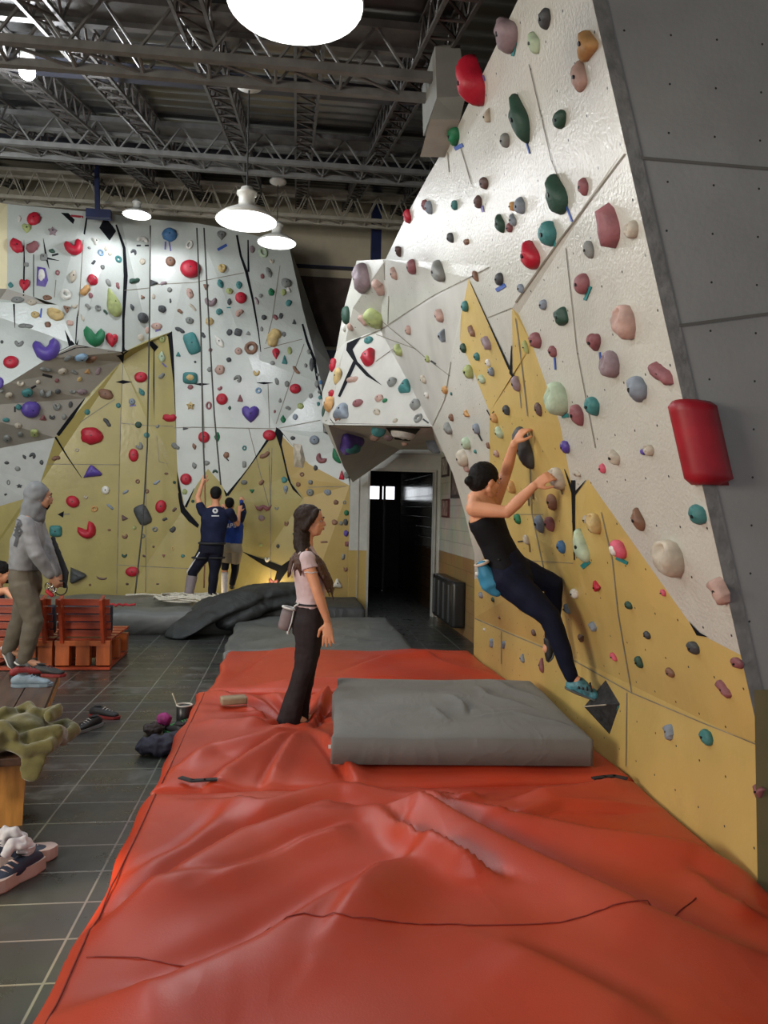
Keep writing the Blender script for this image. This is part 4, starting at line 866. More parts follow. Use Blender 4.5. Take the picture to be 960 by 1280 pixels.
# ------------------------------------------------------------------ people
skin = mat('warm_skin', (.66, .31, .175), .5, var=.06, scale=12, spec=.4); skin2 = mat('tan_skin', (.42, .21, .125), .5, var=.06, scale=12)
hair_d = mat('dark_brown_hair', (.022, .011, .007), .6, var=.4, scale=30, stretch=(6, 6, 1), bump=.3, bscale=60, spec=.25); hair_b = mat('black_hair', (.007, .006, .006), .65, var=.3, scale=40, bump=.3, bscale=80, spec=.2)
hair_m = mat('brown_hair_ends', (.075, .032, .018), .5, var=.4, scale=30, stretch=(6, 6, 1), bump=.3, bscale=60)
lipm = mat('lip_pink', (.42, .13, .11), .4); eyew = mat('eye_white', (.6, .58, .55), .3); irism = mat('dark_iris', (.02, .012, .01), .3); browm = mat('brow_dark', (.03, .015, .01), .7)
V3 = Vector
def limb(bm, pts, rs, side=V3((1, 0, 0)), flat=1.0, n=14, round_=True):
    """tapered limb through joints; extra ring mid-segment for muscle shape"""
    loft(bm, [(p, r_, r_ * flat) for p, r_ in zip(pts, rs)], side, n, round_)
def handg(bm, wrist, d, palm, size=1.0, curl=.3, spread=.12, thumb=1, side_sign=1):
    """hand pointing along d, palm facing 'palm'; five separate fingers"""
    d = V3(d).normalized(); pn = (V3(palm) - d * V3(palm).dot(d)).normalized(); sd = d.cross(pn) * side_sign; w = V3(wrist); s = size
    loft(bm, [(w - d * .02 * s, .022 * s, .018 * s), (w + d * .02 * s, .030 * s, .016 * s), (w + d * .055 * s, .038 * s, .014 * s), (w + d * .085 * s, .037 * s, .012 * s)], sd, 12)
    for k, (off, ln) in enumerate(((-.030, .070), (-.010, .078), (.010, .073), (.029, .058))):
        b = w + d * .088 * s + sd * off * s; dd = (d + sd * off * spread * 22).normalized(); P = [b]; a = 0
        for j, f in enumerate((.45, .32, .23)):
            a += curl * (1.0 + .15 * k) * (.8 if j == 0 else 1); v = dd * math.cos(a) + pn * math.sin(a); P.append(P[-1] + v * ln * f * s)
        limb(bm, P, [.0098 * s, .0092 * s, .0086 * s, .0078 * s], sd, n=8)
    tb = w + d * .025 * s - sd * .028 * s; v1 = (d * .7 - sd * .75 * thumb + pn * .3).normalized(); v2 = (d * .95 - sd * .25 * thumb + pn * (.3 + curl * .5)).normalized()
    limb(bm, [tb, tb + v1 * .035 * s, tb + v1 * .035 * s + v2 * .030 * s, tb + v1 * .035 * s + v2 * .055 * s], [.014 * s, .012 * s, .0105 * s, .009 * s], sd, n=8)
def basis(fwd, up):
    f = V3(fwd).normalized(); u = (V3(up) - f * V3(up).dot(f)).normalized(); r_ = f.cross(u); return r_, f, u
def headg(bm, c, fwd, up, s=1.0, neck=None, beard=False):
    """c = centre of the skull; fwd = gaze"""
    r_, f, u = basis(fwd, up); M_ = Matrix((r_, f, u)).transposed(); P = lambda x, y, z: V3(c) + (r_ * x + f * y + u * z) * s
    ellipsoid(bm, P(0, -.008, .02), (.074 * s, .094 * s, .088 * s), M_); ellipsoid(bm, P(0, .030, -.035), (.060 * s, .058 * s, .072 * s), M_)
    ellipsoid(bm, P(0, .048, -.082), (.032 * s, .030 * s, .022 * s), M_, 2)                     # chin
    loft(bm, [(P(0, .078, .012), .009 * s, .008 * s), (P(0, .092, -.010), .011 * s, .011 * s), (P(0, .099, -.026), .013 * s, .012 * s)], r_, 8)     # nose
    ellipsoid(bm, P(0, .086, .018), (.045 * s, .010 * s, .010 * s), M_, 2)                     # brow
    ellipsoid(bm, P(0, .086, -.052), (.022 * s, .010 * s, .010 * s), M_, 2)                    # mouth
    for sx in (-1, 1):
        ellipsoid(bm, P(sx * .074, -.008, -.012), (.010 * s, .018 * s, .028 * s), M_, 2)       # ear
        ellipsoid(bm, P(sx * .040, .055, -.025), (.022 * s, .022 * s, .022 * s), M_, 2)        # cheek
        limb(bm, [P(sx * .05, 0, -.05), P(sx * .03, .045, -.08)], [.022 * s, .018 * s], r_)     # jaw
    if neck is not None: limb(bm, [P(0, -.02, -.045), V3(neck) + (P(0, -.02, -.045) - V3(neck)) * .4, V3(neck)], [.050 * s, .050 * s, .060 * s], r_, n=16)
    return P, M_
def face(parent, P, M_, s=1.0, lips=True):
    bm = bmesh.new()
    for sx in (-1, 1): ellipsoid(bm, P(sx * .030, .0775, .000), (.0115 * s, .008 * s, .0065 * s), M_, 2)
    from_bm('eyes', bm, eyew, parent, True)
    bm = bmesh.new()
    for sx in (-1, 1): ellipsoid(bm, P(sx * .030, .0838, .000), (.0055 * s, .003 * s, .0062 * s), M_, 2)
    from_bm('irises', bm, irism, parent, True)
    bm = bmesh.new()
    for sx in (-1, 1): tube(bm, [P(sx * .014, .094, .022), P(sx * .030, .092, .028), P(sx * .046, .080, .022)], [.003 * s, .004 * s, .002 * s], 6)
    from_bm('eyebrows', bm, browm, parent, True)
    if lips:
        bm = bmesh.new(); ellipsoid(bm, P(0, .094, -.049), (.019 * s, .006 * s, .0045 * s), M_, 2); ellipsoid(bm, P(0, .093, -.058), (.017 * s, .006 * s, .005 * s), M_, 2); from_bm('lips', bm, lipm, parent, True)
def layer(name, bm, vox, m_, parent, sm=3, wr=None):
    me = remesh(bm, vox, sm)
    if wr:
        for a, s in wr: rnd_cloth(me, a, s)
    return newobj(name, me, m_, parent)
def shoe_on(ankle, toe, up, label=None, m_=None, m2=None, parent=None, s=1.0, name='shoe'):
    """shoe from the heel under the ankle to the toe point"""
    a, t = V3(ankle), V3(toe); d = (t - a).normalized(); e = empty(name, a, None, None) if False else None
    bm = bmesh.new(); sd = d.cross(V3(up)).normalized(); u = sd.cross(d)
    L_ = (t - a).length
    loft(bm, [(a - d * .045 - u * .005, .030 * s, .034 * s), (a + u * .012, .036 * s, .045 * s), (a + d * L_ * .45 - u * .008, .040 * s, .034 * s), (a + d * L_ * .78 - u * .02, .043 * s, .024 * s), (a + d * L_ * .96 - u * .026, .030 * s, .016 * s)], sd, 14)
    o = layer('shoe_upper', bm, .007, m_, parent, 2); 
    bm = bmesh.new()
    loft(bm, [(a - d * .06 - u * .028, .028 * s, .012), (a - u * .034, .036 * s, .013), (a + d * L_ * .45 - u * .036, .038 * s, .012), (a + d * L_ * .8 - u * .038, .045 * s, .012), (a + d * L_ * .99 - u * .034, .028 * s, .011)], sd, 14)
    return o, layer('shoe_sole', bm, .006, m2, o, 2)

# ============ standing woman in a pink tee
YS = 5.38
def S(x, y, dy=0.0): return atY(x, y, YS + dy)
wm = empty('person', S(368, 906), 'person in pale pink tee and dark trousers, standing on the middle red mat', 'person')
side = V3((0, 1, 0)); LY = .0
hd = S(388, 651); fw = V3((1, -.12, .0)); upv = V3((.0, 0, 1))
neck = S(381, 684); shR, shL = S(384, 700, -.16), S(388, 698, .15)
elR, wrR = S(396, 738, -.21), S(409, 775, -.20)
pel = S(387, 765); knR, anR = S(379, 838, -.08), S(361, 895, -.09); knL, anL = S(384, 836, .10), S(371, 893, .10)
bm = bmesh.new(); P, M_ = headg(bm, hd, fw, upv, 1.0, neck)
loft(bm, [(S(383, 694), .14, .055), (S(386, 712), .150, .085), (S(388, 735), .125, .078), (S(388, 752), .105, .068), (pel, .125, .080), (S(385, 785), .125, .085)], side, 22)
limb(bm, [shR, (shR + elR) / 2 + V3((.0, 0, 0)), elR, elR.lerp(wrR, .35), wrR], [.046, .040, .034, .036, .024], V3((1, 0, 0)))
handg(bm, wrR + V3((.002, 0, -.02)), V3((.06, -.02, -1)), V3((.15, 1, 0)), .98, .10, .22, thumb=1.2, side_sign=1)
elL, wrL = S(394, 735, .20), S(402, 768, .18); limb(bm, [shL, elL, wrL], [.044, .034, .024], V3((1, 0, 0))); handg(bm, wrL, V3((.1, 0, -1)), V3((0, -1, 0)), .95, .3)
for k, a, h_ in ((knR, anR, -.07), (knL, anL, .08)):
    limb(bm, [pel + V3((0, h_, -.05)), (pel + k) / 2 + V3((0, h_ * .6, 0)), k, k.lerp(a, .35), a], [.075, .066, .050, .045, .032], side)
    limb(bm, [a, a + V3((.10, 0, -.04))], [.035, .03], side)
layer('body', bm, .0048, skin, wm, 3)
face(wm, P, M_)
# tee with cap sleeves
tee = mat('pale_pink_tee', (.60, .46, .475), .85, var=.05, scale=9, bump=.1, bscale=90)
bm = bmesh.new(); loft(bm, [(S(382, 683), .070, .052), (S(383, 693), .150, .072), (S(386, 708), .170, .112), (S(389, 722), .162, .120), (S(389, 738), .146, .104), (S(388, 750), .140, .096), (S(387, 758), .148, .102)], side, 24, round_=False)
for sh, el in ((shR, elR), (shL, elL)): limb(bm, [sh + V3((0, 0, .012)), sh.lerp(el, .30)], [.056, .060], V3((1, 0, 0)), round_=False); ellipsoid(bm, sh + V3((0, 0, .008)), (.056, .056, .054))
layer('t_shirt', bm, .0075, tee, wm, 3, [(.006, 14), (.003, 40)])
bm = bmesh.new(); q = shR.lerp(elR, .40); tube(bm, [q + V3((.043 * math.cos(a), .043 * math.sin(a) + .0, .003 * math.sin(5 * a))) for a in [i * math.pi / 12 for i in range(24)]], .005, 5, closed=True); from_bm('sleeve_hem', bm, mat('white_trim', (.62, .56, .56), .8), wm, True)
bm = bmesh.new(); tube(bm, [shR + V3((-.045, .01, .055)), S(370, 697, -.12), S(365, 712, -.10), S(364.5, 722, -.09)], .004, 5); from_bm('shoulder_piping', bm, mat('white_trim'), wm, True)
trou = mat('charcoal_trousers', (.030, .024, .026), .8, var=.12, scale=10, bump=.1, bscale=90, spec=.15)
bm = bmesh.new(); loft(bm, [(S(388, 753), .138, .092), (S(388, 762), .150, .108), (S(386, 776), .160, .120), (S(385, 792), .150, .115)], side, 24, round_=False)
for k, a, h_ in ((knR, anR, -.07), (knL, anL, .08)):
    hip = pel + V3((0, h_, -.06)); limb(bm, [hip, (hip + k) / 2 + V3((.01, 0, 0)), k, k.lerp(a, .5), a.lerp(k, .1), a + V3((-.0, 0, -.045))], [.100, .088, .068, .068, .078, .088], side)
layer('trousers', bm, .008, trou, wm, 3, [(.010, 9), (.004, 28)])
for h_ in (-.09, .10):
    bm = bmesh.new(); q = S(366, 906, h_); ellipsoid(bm, q + V3((.07, 0, .005)), (.09, .042, .03)); layer('shoe', bm, .008, mat('shoe_black', (.015, .015, .017), .6), wm, 2)
# long brown hair
bm = bmesh.new(); ellipsoid(bm, P(0, -.022, .032), (.084, .098, .088), M_)
ellipsoid(bm, P(0, -.045, -.02), (.076, .070, .085), M_)
for sx in (-1, 1): limb(bm, [P(sx * .06, .05, .07), P(sx * .076, .035, .035), P(sx * .080, .005, -.005), P(sx * .075, -.03, -.05)], [.022, .020, .022, .028], M_ @ V3((1, 0, 0)))
limb(bm, [P(0, -.05, -.05), S(377, 680, -.03), S(380, 692, -.08)], [.066, .060, .050], side, 1.0)
layer('hair', bm, .008, hair_d, wm, 2, [(.006, 45)])
bm = bmesh.new(); ends = [(S(382, 690, -.06), S(394, 702, -.16), S(404, 722, -.17), S(412, 745, -.15)), (S(380, 688, -.05), S(398, 700, -.15), S(409, 720, -.15), S(417, 750, -.13)), (S(378, 690, -.08), S(371, 702, -.15), S(369, 714, -.16)),
        (S(376, 688, -.04), S(366, 700, -.08), S(362, 716, -.08), S(360, 722, -.06)), (S(384, 688, -.08), S(399, 708, -.17), S(411, 735, -.16)), (S(378, 690, -.06), S(374, 705, -.16), S(376, 720, -.17)), (S(383, 688, -.05), S(402, 705, -.13), S(414, 728, -.12), S(416, 742, -.12))]
for e_ in ends: limb(bm, list(e_), [.036, .034, .024, .006][:len(e_) - 1] + [.006], side, .7, 8)
layer('hair_strands', bm, .006, hair_m, wm, 1, [(.004, 60)])
bm = bmesh.new(); tube(bm, [S(388, 754.5) + V3((.104 * math.cos(a) * 1.0, .150 * math.sin(a), .004)) for a in [i * math.pi / 14 for i in range(28)]], .008, 6, closed=True); from_bm('waist_cord', bm, mat('black_webbing', (.015, .015, .018), .7), wm, True)
# chalk bag at her back
q = S(359, 772, -.02); e = empty('chalk_bag', q, 'grey chalk bag with a white rim hanging at the standing woman\'s back', 'chalk bag'); T = Matrix.Translation(q) @ Matrix.Rotation(R(14), 4, 'Y')
bm = bmesh.new(); lathe(bm, [(.0001, -.085), (.040, -.085), (.048, -.06), (.050, .02), (.047, .065), (.040, .06), (.0001, .05)], 20, T); from_bm('pouch', bm, mat('grey_mauve_pouch', (.20, .16, .165), .8, var=.15), e, True)
bm = bmesh.new(); tube(bm, [T @ V3((.050 * math.cos(a), .050 * math.sin(a), .068)) for a in [i * math.pi / 10 for i in range(20)]], .008, 6, closed=True); from_bm('rim', bm, mat('white_rim_fleece', (.6, .6, .58), .8), e, True)
bm = bmesh.new(); tube(bm, [T @ V3((.03, -.045, .06)), T @ V3((.035, -.056, -.02)), T @ V3((.03, -.056, -.09))], .005, 6); ellipsoid(bm, T @ V3((.03, -.056, -.092)), (.009, .009, .012), None, 2); from_bm('drawstring', bm, mat('white_rim_fleece'), e, True)
bm = bmesh.new(); tube(bm, [T @ V3((.045, -.02, .07)), S(368, 758, -.1), S(374, 754, -.13)], .006, 6); from_bm('belt_loop', bm, mat('white_rim_fleece'), e, True)

# ============ climber
def K(x, y, t): d = ray(x, y); return O + d * t           # t = distance along the view axis
cl = empty('person', K(740, 868, 4.5), 'person in black vest and leggings, climbing the right wall with both arms raised', 'person')
hd = K(607, 601, 4.72); fw = V3((.93, .36, -.12)); upv = V3((.12, 0, 1))
neck = K(595, 624, 4.72); shN, shF = K(592, 636, 4.60), K(617, 628, 4.92)
elN, wrN = K(634, 640, 4.52), K(668, 607, 4.47); elF, wrF = K(632, 592, 4.90), K(643, 554, 4.74)
pel = K(637, 712, 4.72); hipN, hipF = K(634, 718, 4.66), K(640, 712, 4.80)
knN, anN = K(688, 772, 4.56), K(714, 846, 4.56); knF, anF = K(692, 731, 4.80), K(689, 796, 4.86)
sdv = (shF - shN).normalized()
bm = bmesh.new(); P, M_ = headg(bm, hd, fw, upv, .98, neck)
chest = (shN + shF) / 2
loft(bm, [(chest + V3((0, 0, .02)), .13, .060), (K(607, 650, 4.73), .155, .090), (K(619, 676, 4.72), .125, .080), (K(628, 694, 4.72), .130, .085), (pel, .155, .105), (K(643, 726, 4.71), .150, .10)], sdv, 22)
limb(bm, [shN, shN.lerp(elN, .5), elN, elN.lerp(wrN, .35), wrN], [.050, .044, .038, .038, .025], V3((0, 1, 0)))
limb(bm, [shF, shF.lerp(elF, .5), elF, elF.lerp(wrF, .35), wrF], [.050, .044, .037, .037, .025], V3((0, 1, 0)))
limb(bm, [neck, shN], [.045, .048], V3((0, 1, 0))); limb(bm, [neck, shF], [.045, .048], V3((0, 1, 0)))
handg(bm, wrN, K(690, 592, 4.44) - wrN, V3((.3, .9, -.4)), .9, .50, .1, thumb=1)
handg(bm, wrF, K(656, 535, 4.74) - wrF, V3((.75, .5, -.6)), .92, .42, .1, thumb=1)
for h_, k, a in ((hipN, knN, anN), (hipF, knF, anF)): limb(bm, [h_, h_.lerp(k, .5), k, k.lerp(a, .35), a], [.070, .066, .048, .045, .032], sdv)
limb(bm, [anN, K(738, 862, 4.52)], [.032, .025], sdv); limb(bm, [anF, K(683, 812, 4.86)], [.032, .026], sdv)
layer('body', bm, .0052, skin, cl, 3); face(cl, P, M_, .98)
vest = mat('black_vest', (.010, .010, .013), .75, var=.2, scale=10, spec=.15); legg = mat('navy_leggings', (.008, .011, .028), .7, var=.2, scale=8, spec=.15)
bm = bmesh.new(); loft(bm, [(K(601, 641, 4.72), .150, .085), (K(608, 652, 4.73), .166, .102), (K(619, 676, 4.72), .138, .093), (K(628, 696, 4.72), .144, .100), (K(634, 708, 4.72), .160, .112)], sdv, 24, round_=False)
limb(bm, [K(596, 646, 4.64), K(591, 637, 4.70), K(593, 628, 4.74)], [.03, .026, .022], sdv); limb(bm, [K(616, 648, 4.86), K(611, 636, 4.84), K(603, 630, 4.80)], [.03, .024, .02], sdv)
layer('vest', bm, .0075, vest, cl, 3, [(.005, 14)])
bm = bmesh.new(); loft(bm, [(K(628, 694, 4.72), .142, .097), (pel, .166, .118), (K(642, 726, 4.71), .160, .115)], sdv, 24, round_=False)
for h_, k, a in ((hipN, knN, anN), (hipF, knF, anF)):
    b_ = h_ + (V3((-.02, 0, -.01)) if k is knN else V3((0, 0, 0))); limb(bm, [b_, b_.lerp(k, .5), k, k.lerp(a, .35), a + (a - k).normalized() * .0], [.108, .092, .066, .060, .042], sdv)
ellipsoid(bm, K(624, 722, 4.68), (.10, .12, .10)); ellipsoid(bm, K(646, 724, 4.70), (.10, .11, .10))
layer('leggings', bm, .0075, legg, cl, 3, [(.006, 12)])
bm = bmesh.new(); ellipsoid(bm, P(0, -.022, .030), (.082, .098, .088), M_); ellipsoid(bm, P(0, -.12, -.02), (.030, .034, .034), M_, 2); ellipsoid(bm, P(0, -.06, -.02), (.065, .06, .06), M_)
layer('hair', bm, .007, hair_b, cl, 2, [(.004, 60)])
bm = bmesh.new(); q = P(0, -.10, -.015); tube(bm, [q + (M_ @ V3((.028 * math.cos(a), 0, .028 * math.sin(a)))) for a in [i * math.pi / 8 for i in range(16)]], .006, 6, closed=True); from_bm('hair_tie', bm, mat('black_webbing'), cl, True)
tealm = mat('shoe_teal_pattern', (.012, .02, .03), .5, var=.2, scale=26, col2=(.09, .34, .42)); rub = mat('grey_rubber', (.07, .075, .08), .5)
so, _ = shoe_on(anN + V3((.04, -.02, -.055)), K(752, 868, 4.50), V3((0, 0, 1)), m_=tealm, m2=rub, parent=cl, s=1.12)
bm = bmesh.new()
a0, t0 = anN + V3((0, 0, -.03)), K(748, 860, 4.50)
for k in range(4): q = a0.lerp(t0, .25 + .15 * k); tube(bm, [q + V3((-.01, -.045, -.02)), q + V3((0, 0, .018)), q + V3((.01, .04, -.02))], .006, 5)
from_bm('laces', bm, mat('shoe_black', (.015, .015, .017), .6), so, True)
shoe_on(anF + V3((0, 0, -.03)), K(680, 823, 4.86), V3((-1, 0, .4)), m_=mat('shoe_black'), m2=rub, parent=cl, s=.9)
q = K(613, 722, 4.64); e = empty('chalk_bag', q, 'bright blue chalk bag hanging behind the climber\'s hip', 'chalk bag'); T = Matrix.Translation(q) @ Matrix.Rotation(R(-22), 4, 'Y')
bm = bmesh.new(); loft(bm, [(T @ V3((-.015, 0, .085)), .045, .030), (T @ V3((-.02, 0, .03)), .062, .050), (T @ V3((-.01, 0, -.04)), .066, .060), (T @ V3((.0, 0, -.085)), .045, .040)], V3((0, 1, 0)), 16); layer('pouch', bm, .008, mat('blue_pouch', (.03, .21, .36), .6, var=.15), e, 2, [(.012, 18)])
bm = bmesh.new(); tube(bm, [T @ V3((-.02 + .04 * math.cos(a), .05 * math.sin(a), .10)) for a in [i * math.pi / 10 for i in range(20)]], .009, 6, closed=True); from_bm('rim', bm, mat('cream_rim', (.55, .45, .36), .8), e, True)
bm = bmesh.new(); tube(bm, [K(624, 700, 4.58), K(620, 696, 4.64), K(615, 700, 4.68), K(612, 708, 4.66)], .006, 6); from_bm('belt', bm, mat('black_webbing'), e, True)

# ============ hooded man at the left
YH = 7.30
def G(x, y, dy=0.0): return atY(x, y, YH + dy)
hm = empty('person', G(20, 838), 'person in grey hoodie and olive trousers, standing at the left with a bundle of gear', 'person')
hd = G(50, 621); fw = V3((1, .35, .03)); neck = G(42, 643); shR, shL = G(32, 655, -.17), G(44, 654, .17)
elR, wrR = G(46, 694, -.20), G(64, 720, -.10); elL, wrL = G(60, 692, .10), G(72, 718, .06)
pel = G(32, 722); knR, anR = G(42, 776, -.10), G(30, 824, -.10); knL, anL = G(26, 776, .13), G(10, 812, .16)
bm = bmesh.new(); P, M_ = headg(bm, hd, fw, upv=None or V3((0, 0, 1)), s=1.05, neck=neck) if False else headg(bm, hd, fw, V3((0, 0, 1)), 1.05, neck)
loft(bm, [((shR + shL) / 2, .16, .07), (G(36, 670), .175, .10), (G(34, 695), .15, .10), (pel, .16, .11)], V3((0, 1, 0)), 20)
for a, b_, c in ((shR, elR, wrR), (shL, elL, wrL)): limb(bm, [a, b_, c], [.05, .042, .028], V3((0, 1, 0)))
handg(bm, wrR, V3((.5, .2, -.8)), V3((.2, 1, 0)), 1.0, .6); handg(bm, wrL, V3((.4, 0, -.8)), V3((0, -1, 0)), 1.0, .6)
for h_, k, a in ((-.08, knR, anR), (.09, knL, anL)): limb(bm, [pel + V3((0, h_, -.05)), k, a, a + V3((.12, 0, -.05))], [.09, .058, .04, .035], V3((0, 1, 0)))
layer('body', bm, .010, skin2, hm, 2); face(hm, P, M_, 1.05)
bm = bmesh.new(); loft(bm, [(P(0, .062, -.030), .036, .020), (P(0, .055, -.075), .040, .030), (P(0, .05, -.098), .025, .02)], M_ @ V3((1, 0, 0)), 12); layer('beard', bm, .009, hair_b, hm, 2)
hood = mat('grey_hoodie', (.245, .245, .25), .9, var=.12, scale=12, bump=.15, bscale=100); hoodd = mat('dark_grey_hood', (.17, .175, .18), .9, var=.12, scale=12, bump=.15)
bm = bmesh.new(); loft(bm, [(G(41, 646), .10, .085), ((shR + shL) / 2 + V3((0, 0, .03)), .18, .10), (G(36, 672), .205, .13), (G(33, 695), .19, .14), (G(32, 712), .175, .135)], V3((0, 1, 0)), 24, round_=False)
limb(bm, [shR, elR, wrR.lerp(elR, .1)], [.078, .068, .048], V3((0, 1, 0))); limb(bm, [shL, elL, wrL.lerp(elL, .1)], [.078, .068, .048], V3((0, 1, 0)))
layer('hoodie', bm, .011, hood, hm, 3, [(.010, 7), (.005, 20)])
bm = bmesh.new(); ellipsoid(bm, P(0, -.025, .022), (.100, .110, .118), M_); limb(bm, [P(0, -.05, -.03), G(40, 647)], [.092, .11], V3((0, 1, 0))); limb(bm, [P(0, .02, -.10), G(46, 650)], [.045, .05], V3((0, 1, 0)))
me = remesh(bm, .009, 2)
fr = M_ @ V3((0, 1, 0)); dl_ = []
b2 = bmesh.new(); b2.from_mesh(me); kill = [v for v in b2.verts if (v.co - P(0, .085, -.02)).length < .088]; bmesh.ops.delete(b2, geom=kill, context='VERTS')
me2 = bpy.data.meshes.new('hood'); b2.to_mesh(me2); b2.free(); me2.shade_smooth(); rnd_cloth(me2, .012, 16); ho = newobj('hood', me2, hoodd, hm)
sm_ = ho.modifiers.new('thick', 'SOLIDIFY'); sm_.thickness = .008
pants = mat('olive_grey_trousers', (.125, .105, .075), .85, var=.12, scale=10, bump=.1)
bm = bmesh.new(); loft(bm, [(G(32, 708), .165, .12), (pel, .18, .135), (G(33, 738), .175, .13)], V3((0, 1, 0)), 22, round_=False)
for h_, k, a in ((-.08, knR, anR), (.09, knL, anL)): hp = pel + V3((0, h_, -.06)); limb(bm, [hp, hp.lerp(k, .5), k, k.lerp(a, .5), a], [.115, .105, .085, .078, .062], V3((0, 1, 0)))
layer('trousers', bm, .011, pants, hm, 3, [(.013, 5), (.005, 16)])
bm = bmesh.new()
pr_ = [(20, 648), (26, 650), (28, 656), (25, 659), (29, 664), (24, 672), (21, 684), (17, 682), (20, 672), (15, 668), (18, 660), (17, 652)]
hv = hm.children if False else None
bv = BVHTree.FromObject([o for o in bpy.data.objects if o.parent == hm and o.name.startswith('hoodie')][0], bpy.context.evaluated_depsgraph_get())
def stamp(name, polys, objn, root, m_, off=.004):
    """printed mark lying on a garment, traced through the garment's own surface"""
    g = [o for o in bpy.data.objects if o.parent == root and o.name.startswith(objn)][0]
    bpy.context.view_layer.update(); me_ = g.data; b3 = BVHTree.FromPolygons([pw(g) @ v.co for v in me_.vertices], [tuple(p_.vertices) for p_ in me_.polygons])
    vs, fs = [], []
    for pts in polys:
        xs_ = [p_[0] for p_ in pts]; ys_ = [p_[1] for p_ in pts]; st = max(.35, min(max(xs_) - min(xs_), max(ys_) - min(ys_)) / 6); 
        tri = tessellate_polygon([[V3((a[0], a[1], 0)) for a in pts]])
        for t in tri:
            A_2, B_2, C_2 = (V3(pts[i]) for i in t); n = 4; grid = {}
            for i in range(n + 1):
                for j in range(n + 1 - i):
                    p2 = A_2 * (1 - (i + j) / n) + B_2 * (i / n) + C_2 * (j / n); loc, nn_, ii, dd_ = b3.ray_cast(O, ray(p2[0], p2[1]).normalized())
                    if loc is None: grid[i, j] = None; continue
                    if nn_.dot(loc - O) > 0: nn_ = -nn_
                    vs.append(loc + nn_ * off); grid[i, j] = len(vs) - 1
            for i in range(n):
                for j in range(n - i):
                    a, b, c = grid.get((i, j)), grid.get((i + 1, j)), grid.get((i, j + 1))
                    if None not in (a, b, c): fs.append((a, b, c))
                    d_ = grid.get((i + 1, j + 1))
                    if i + j < n - 1 and None not in (b, c, d_): fs.append((b, d_, c))
    if fs: from_data(name, vs, fs, m_, root)
    else: print('stamp miss', name)
stamp('back_print', [pr_, [(21, 652), (24, 652), (24, 655), (21, 655)][:0] or [(18, 662), (22, 661), (20, 667)]], 'hoodie', hm, mat('print_dark_grey', (.07, .07, .075), .8))
for a, t in ((anR + V3((.0, 0, -.03)), G(43, 834, -.10)), (anL + V3((0, 0, -.02)), G(20, 833, .12))): shoe_on(a, t, V3((0, 0, 1)), m_=mat('shoe_grey', (.10, .10, .10), .6), m2=mat('sole_white', (.62, .60, .55), .5), parent=hm, s=1.1)
# bundle he carries: black strap, quickdraws, ring
e = empty('gear_bundle', G(72, 725, .0), 'bundle of metal clips and black strap held by the hooded man', 'climbing gear')
bm = bmesh.new(); loft(bm, [(G(66, 672, .02), .022, .006), (G(74, 694, 0), .028, .008), (G(82, 716, 0), .034, .010), (G(81, 734, 0), .022, .008)], V3((1, 0, 0)), 10); layer('black_strap', bm, .008, mat('black_webbing'), e, 1)
bm = bmesh.new(); tube(bm, [G(76 + 8 * math.cos(a), 735 + 9 * math.sin(a), -.02) for a in [i * math.pi / 9 for i in range(18)]], .006, 5, closed=True); from_bm('ring_loop', bm, mat('black_webbing'), e, True)
met = mat('bright_clip_metal', (.55, .55, .55), .25, metal=1)
for k, (x, y) in enumerate(((64, 730), (68, 736), (62, 738), (71, 728), (67, 742), (59, 733))):
    bm = bmesh.new(); tube(bm, [G(x + 2.6 * math.cos(a), y + 4.2 * math.sin(a), -.06 + .02 * k) for a in [i * math.pi / 6 for i in range(12)]], .006, 5, closed=True); from_bm('clip', bm, met, e, True)
bm = bmesh.new(); limb(bm, [G(59, 739, -.04), G(65, 744, -.04)], [.02, .02], V3((0, 1, 0))); from_bm('red_clip', bm, mat('red_sling', (.45, .02, .03), .6), e, True)

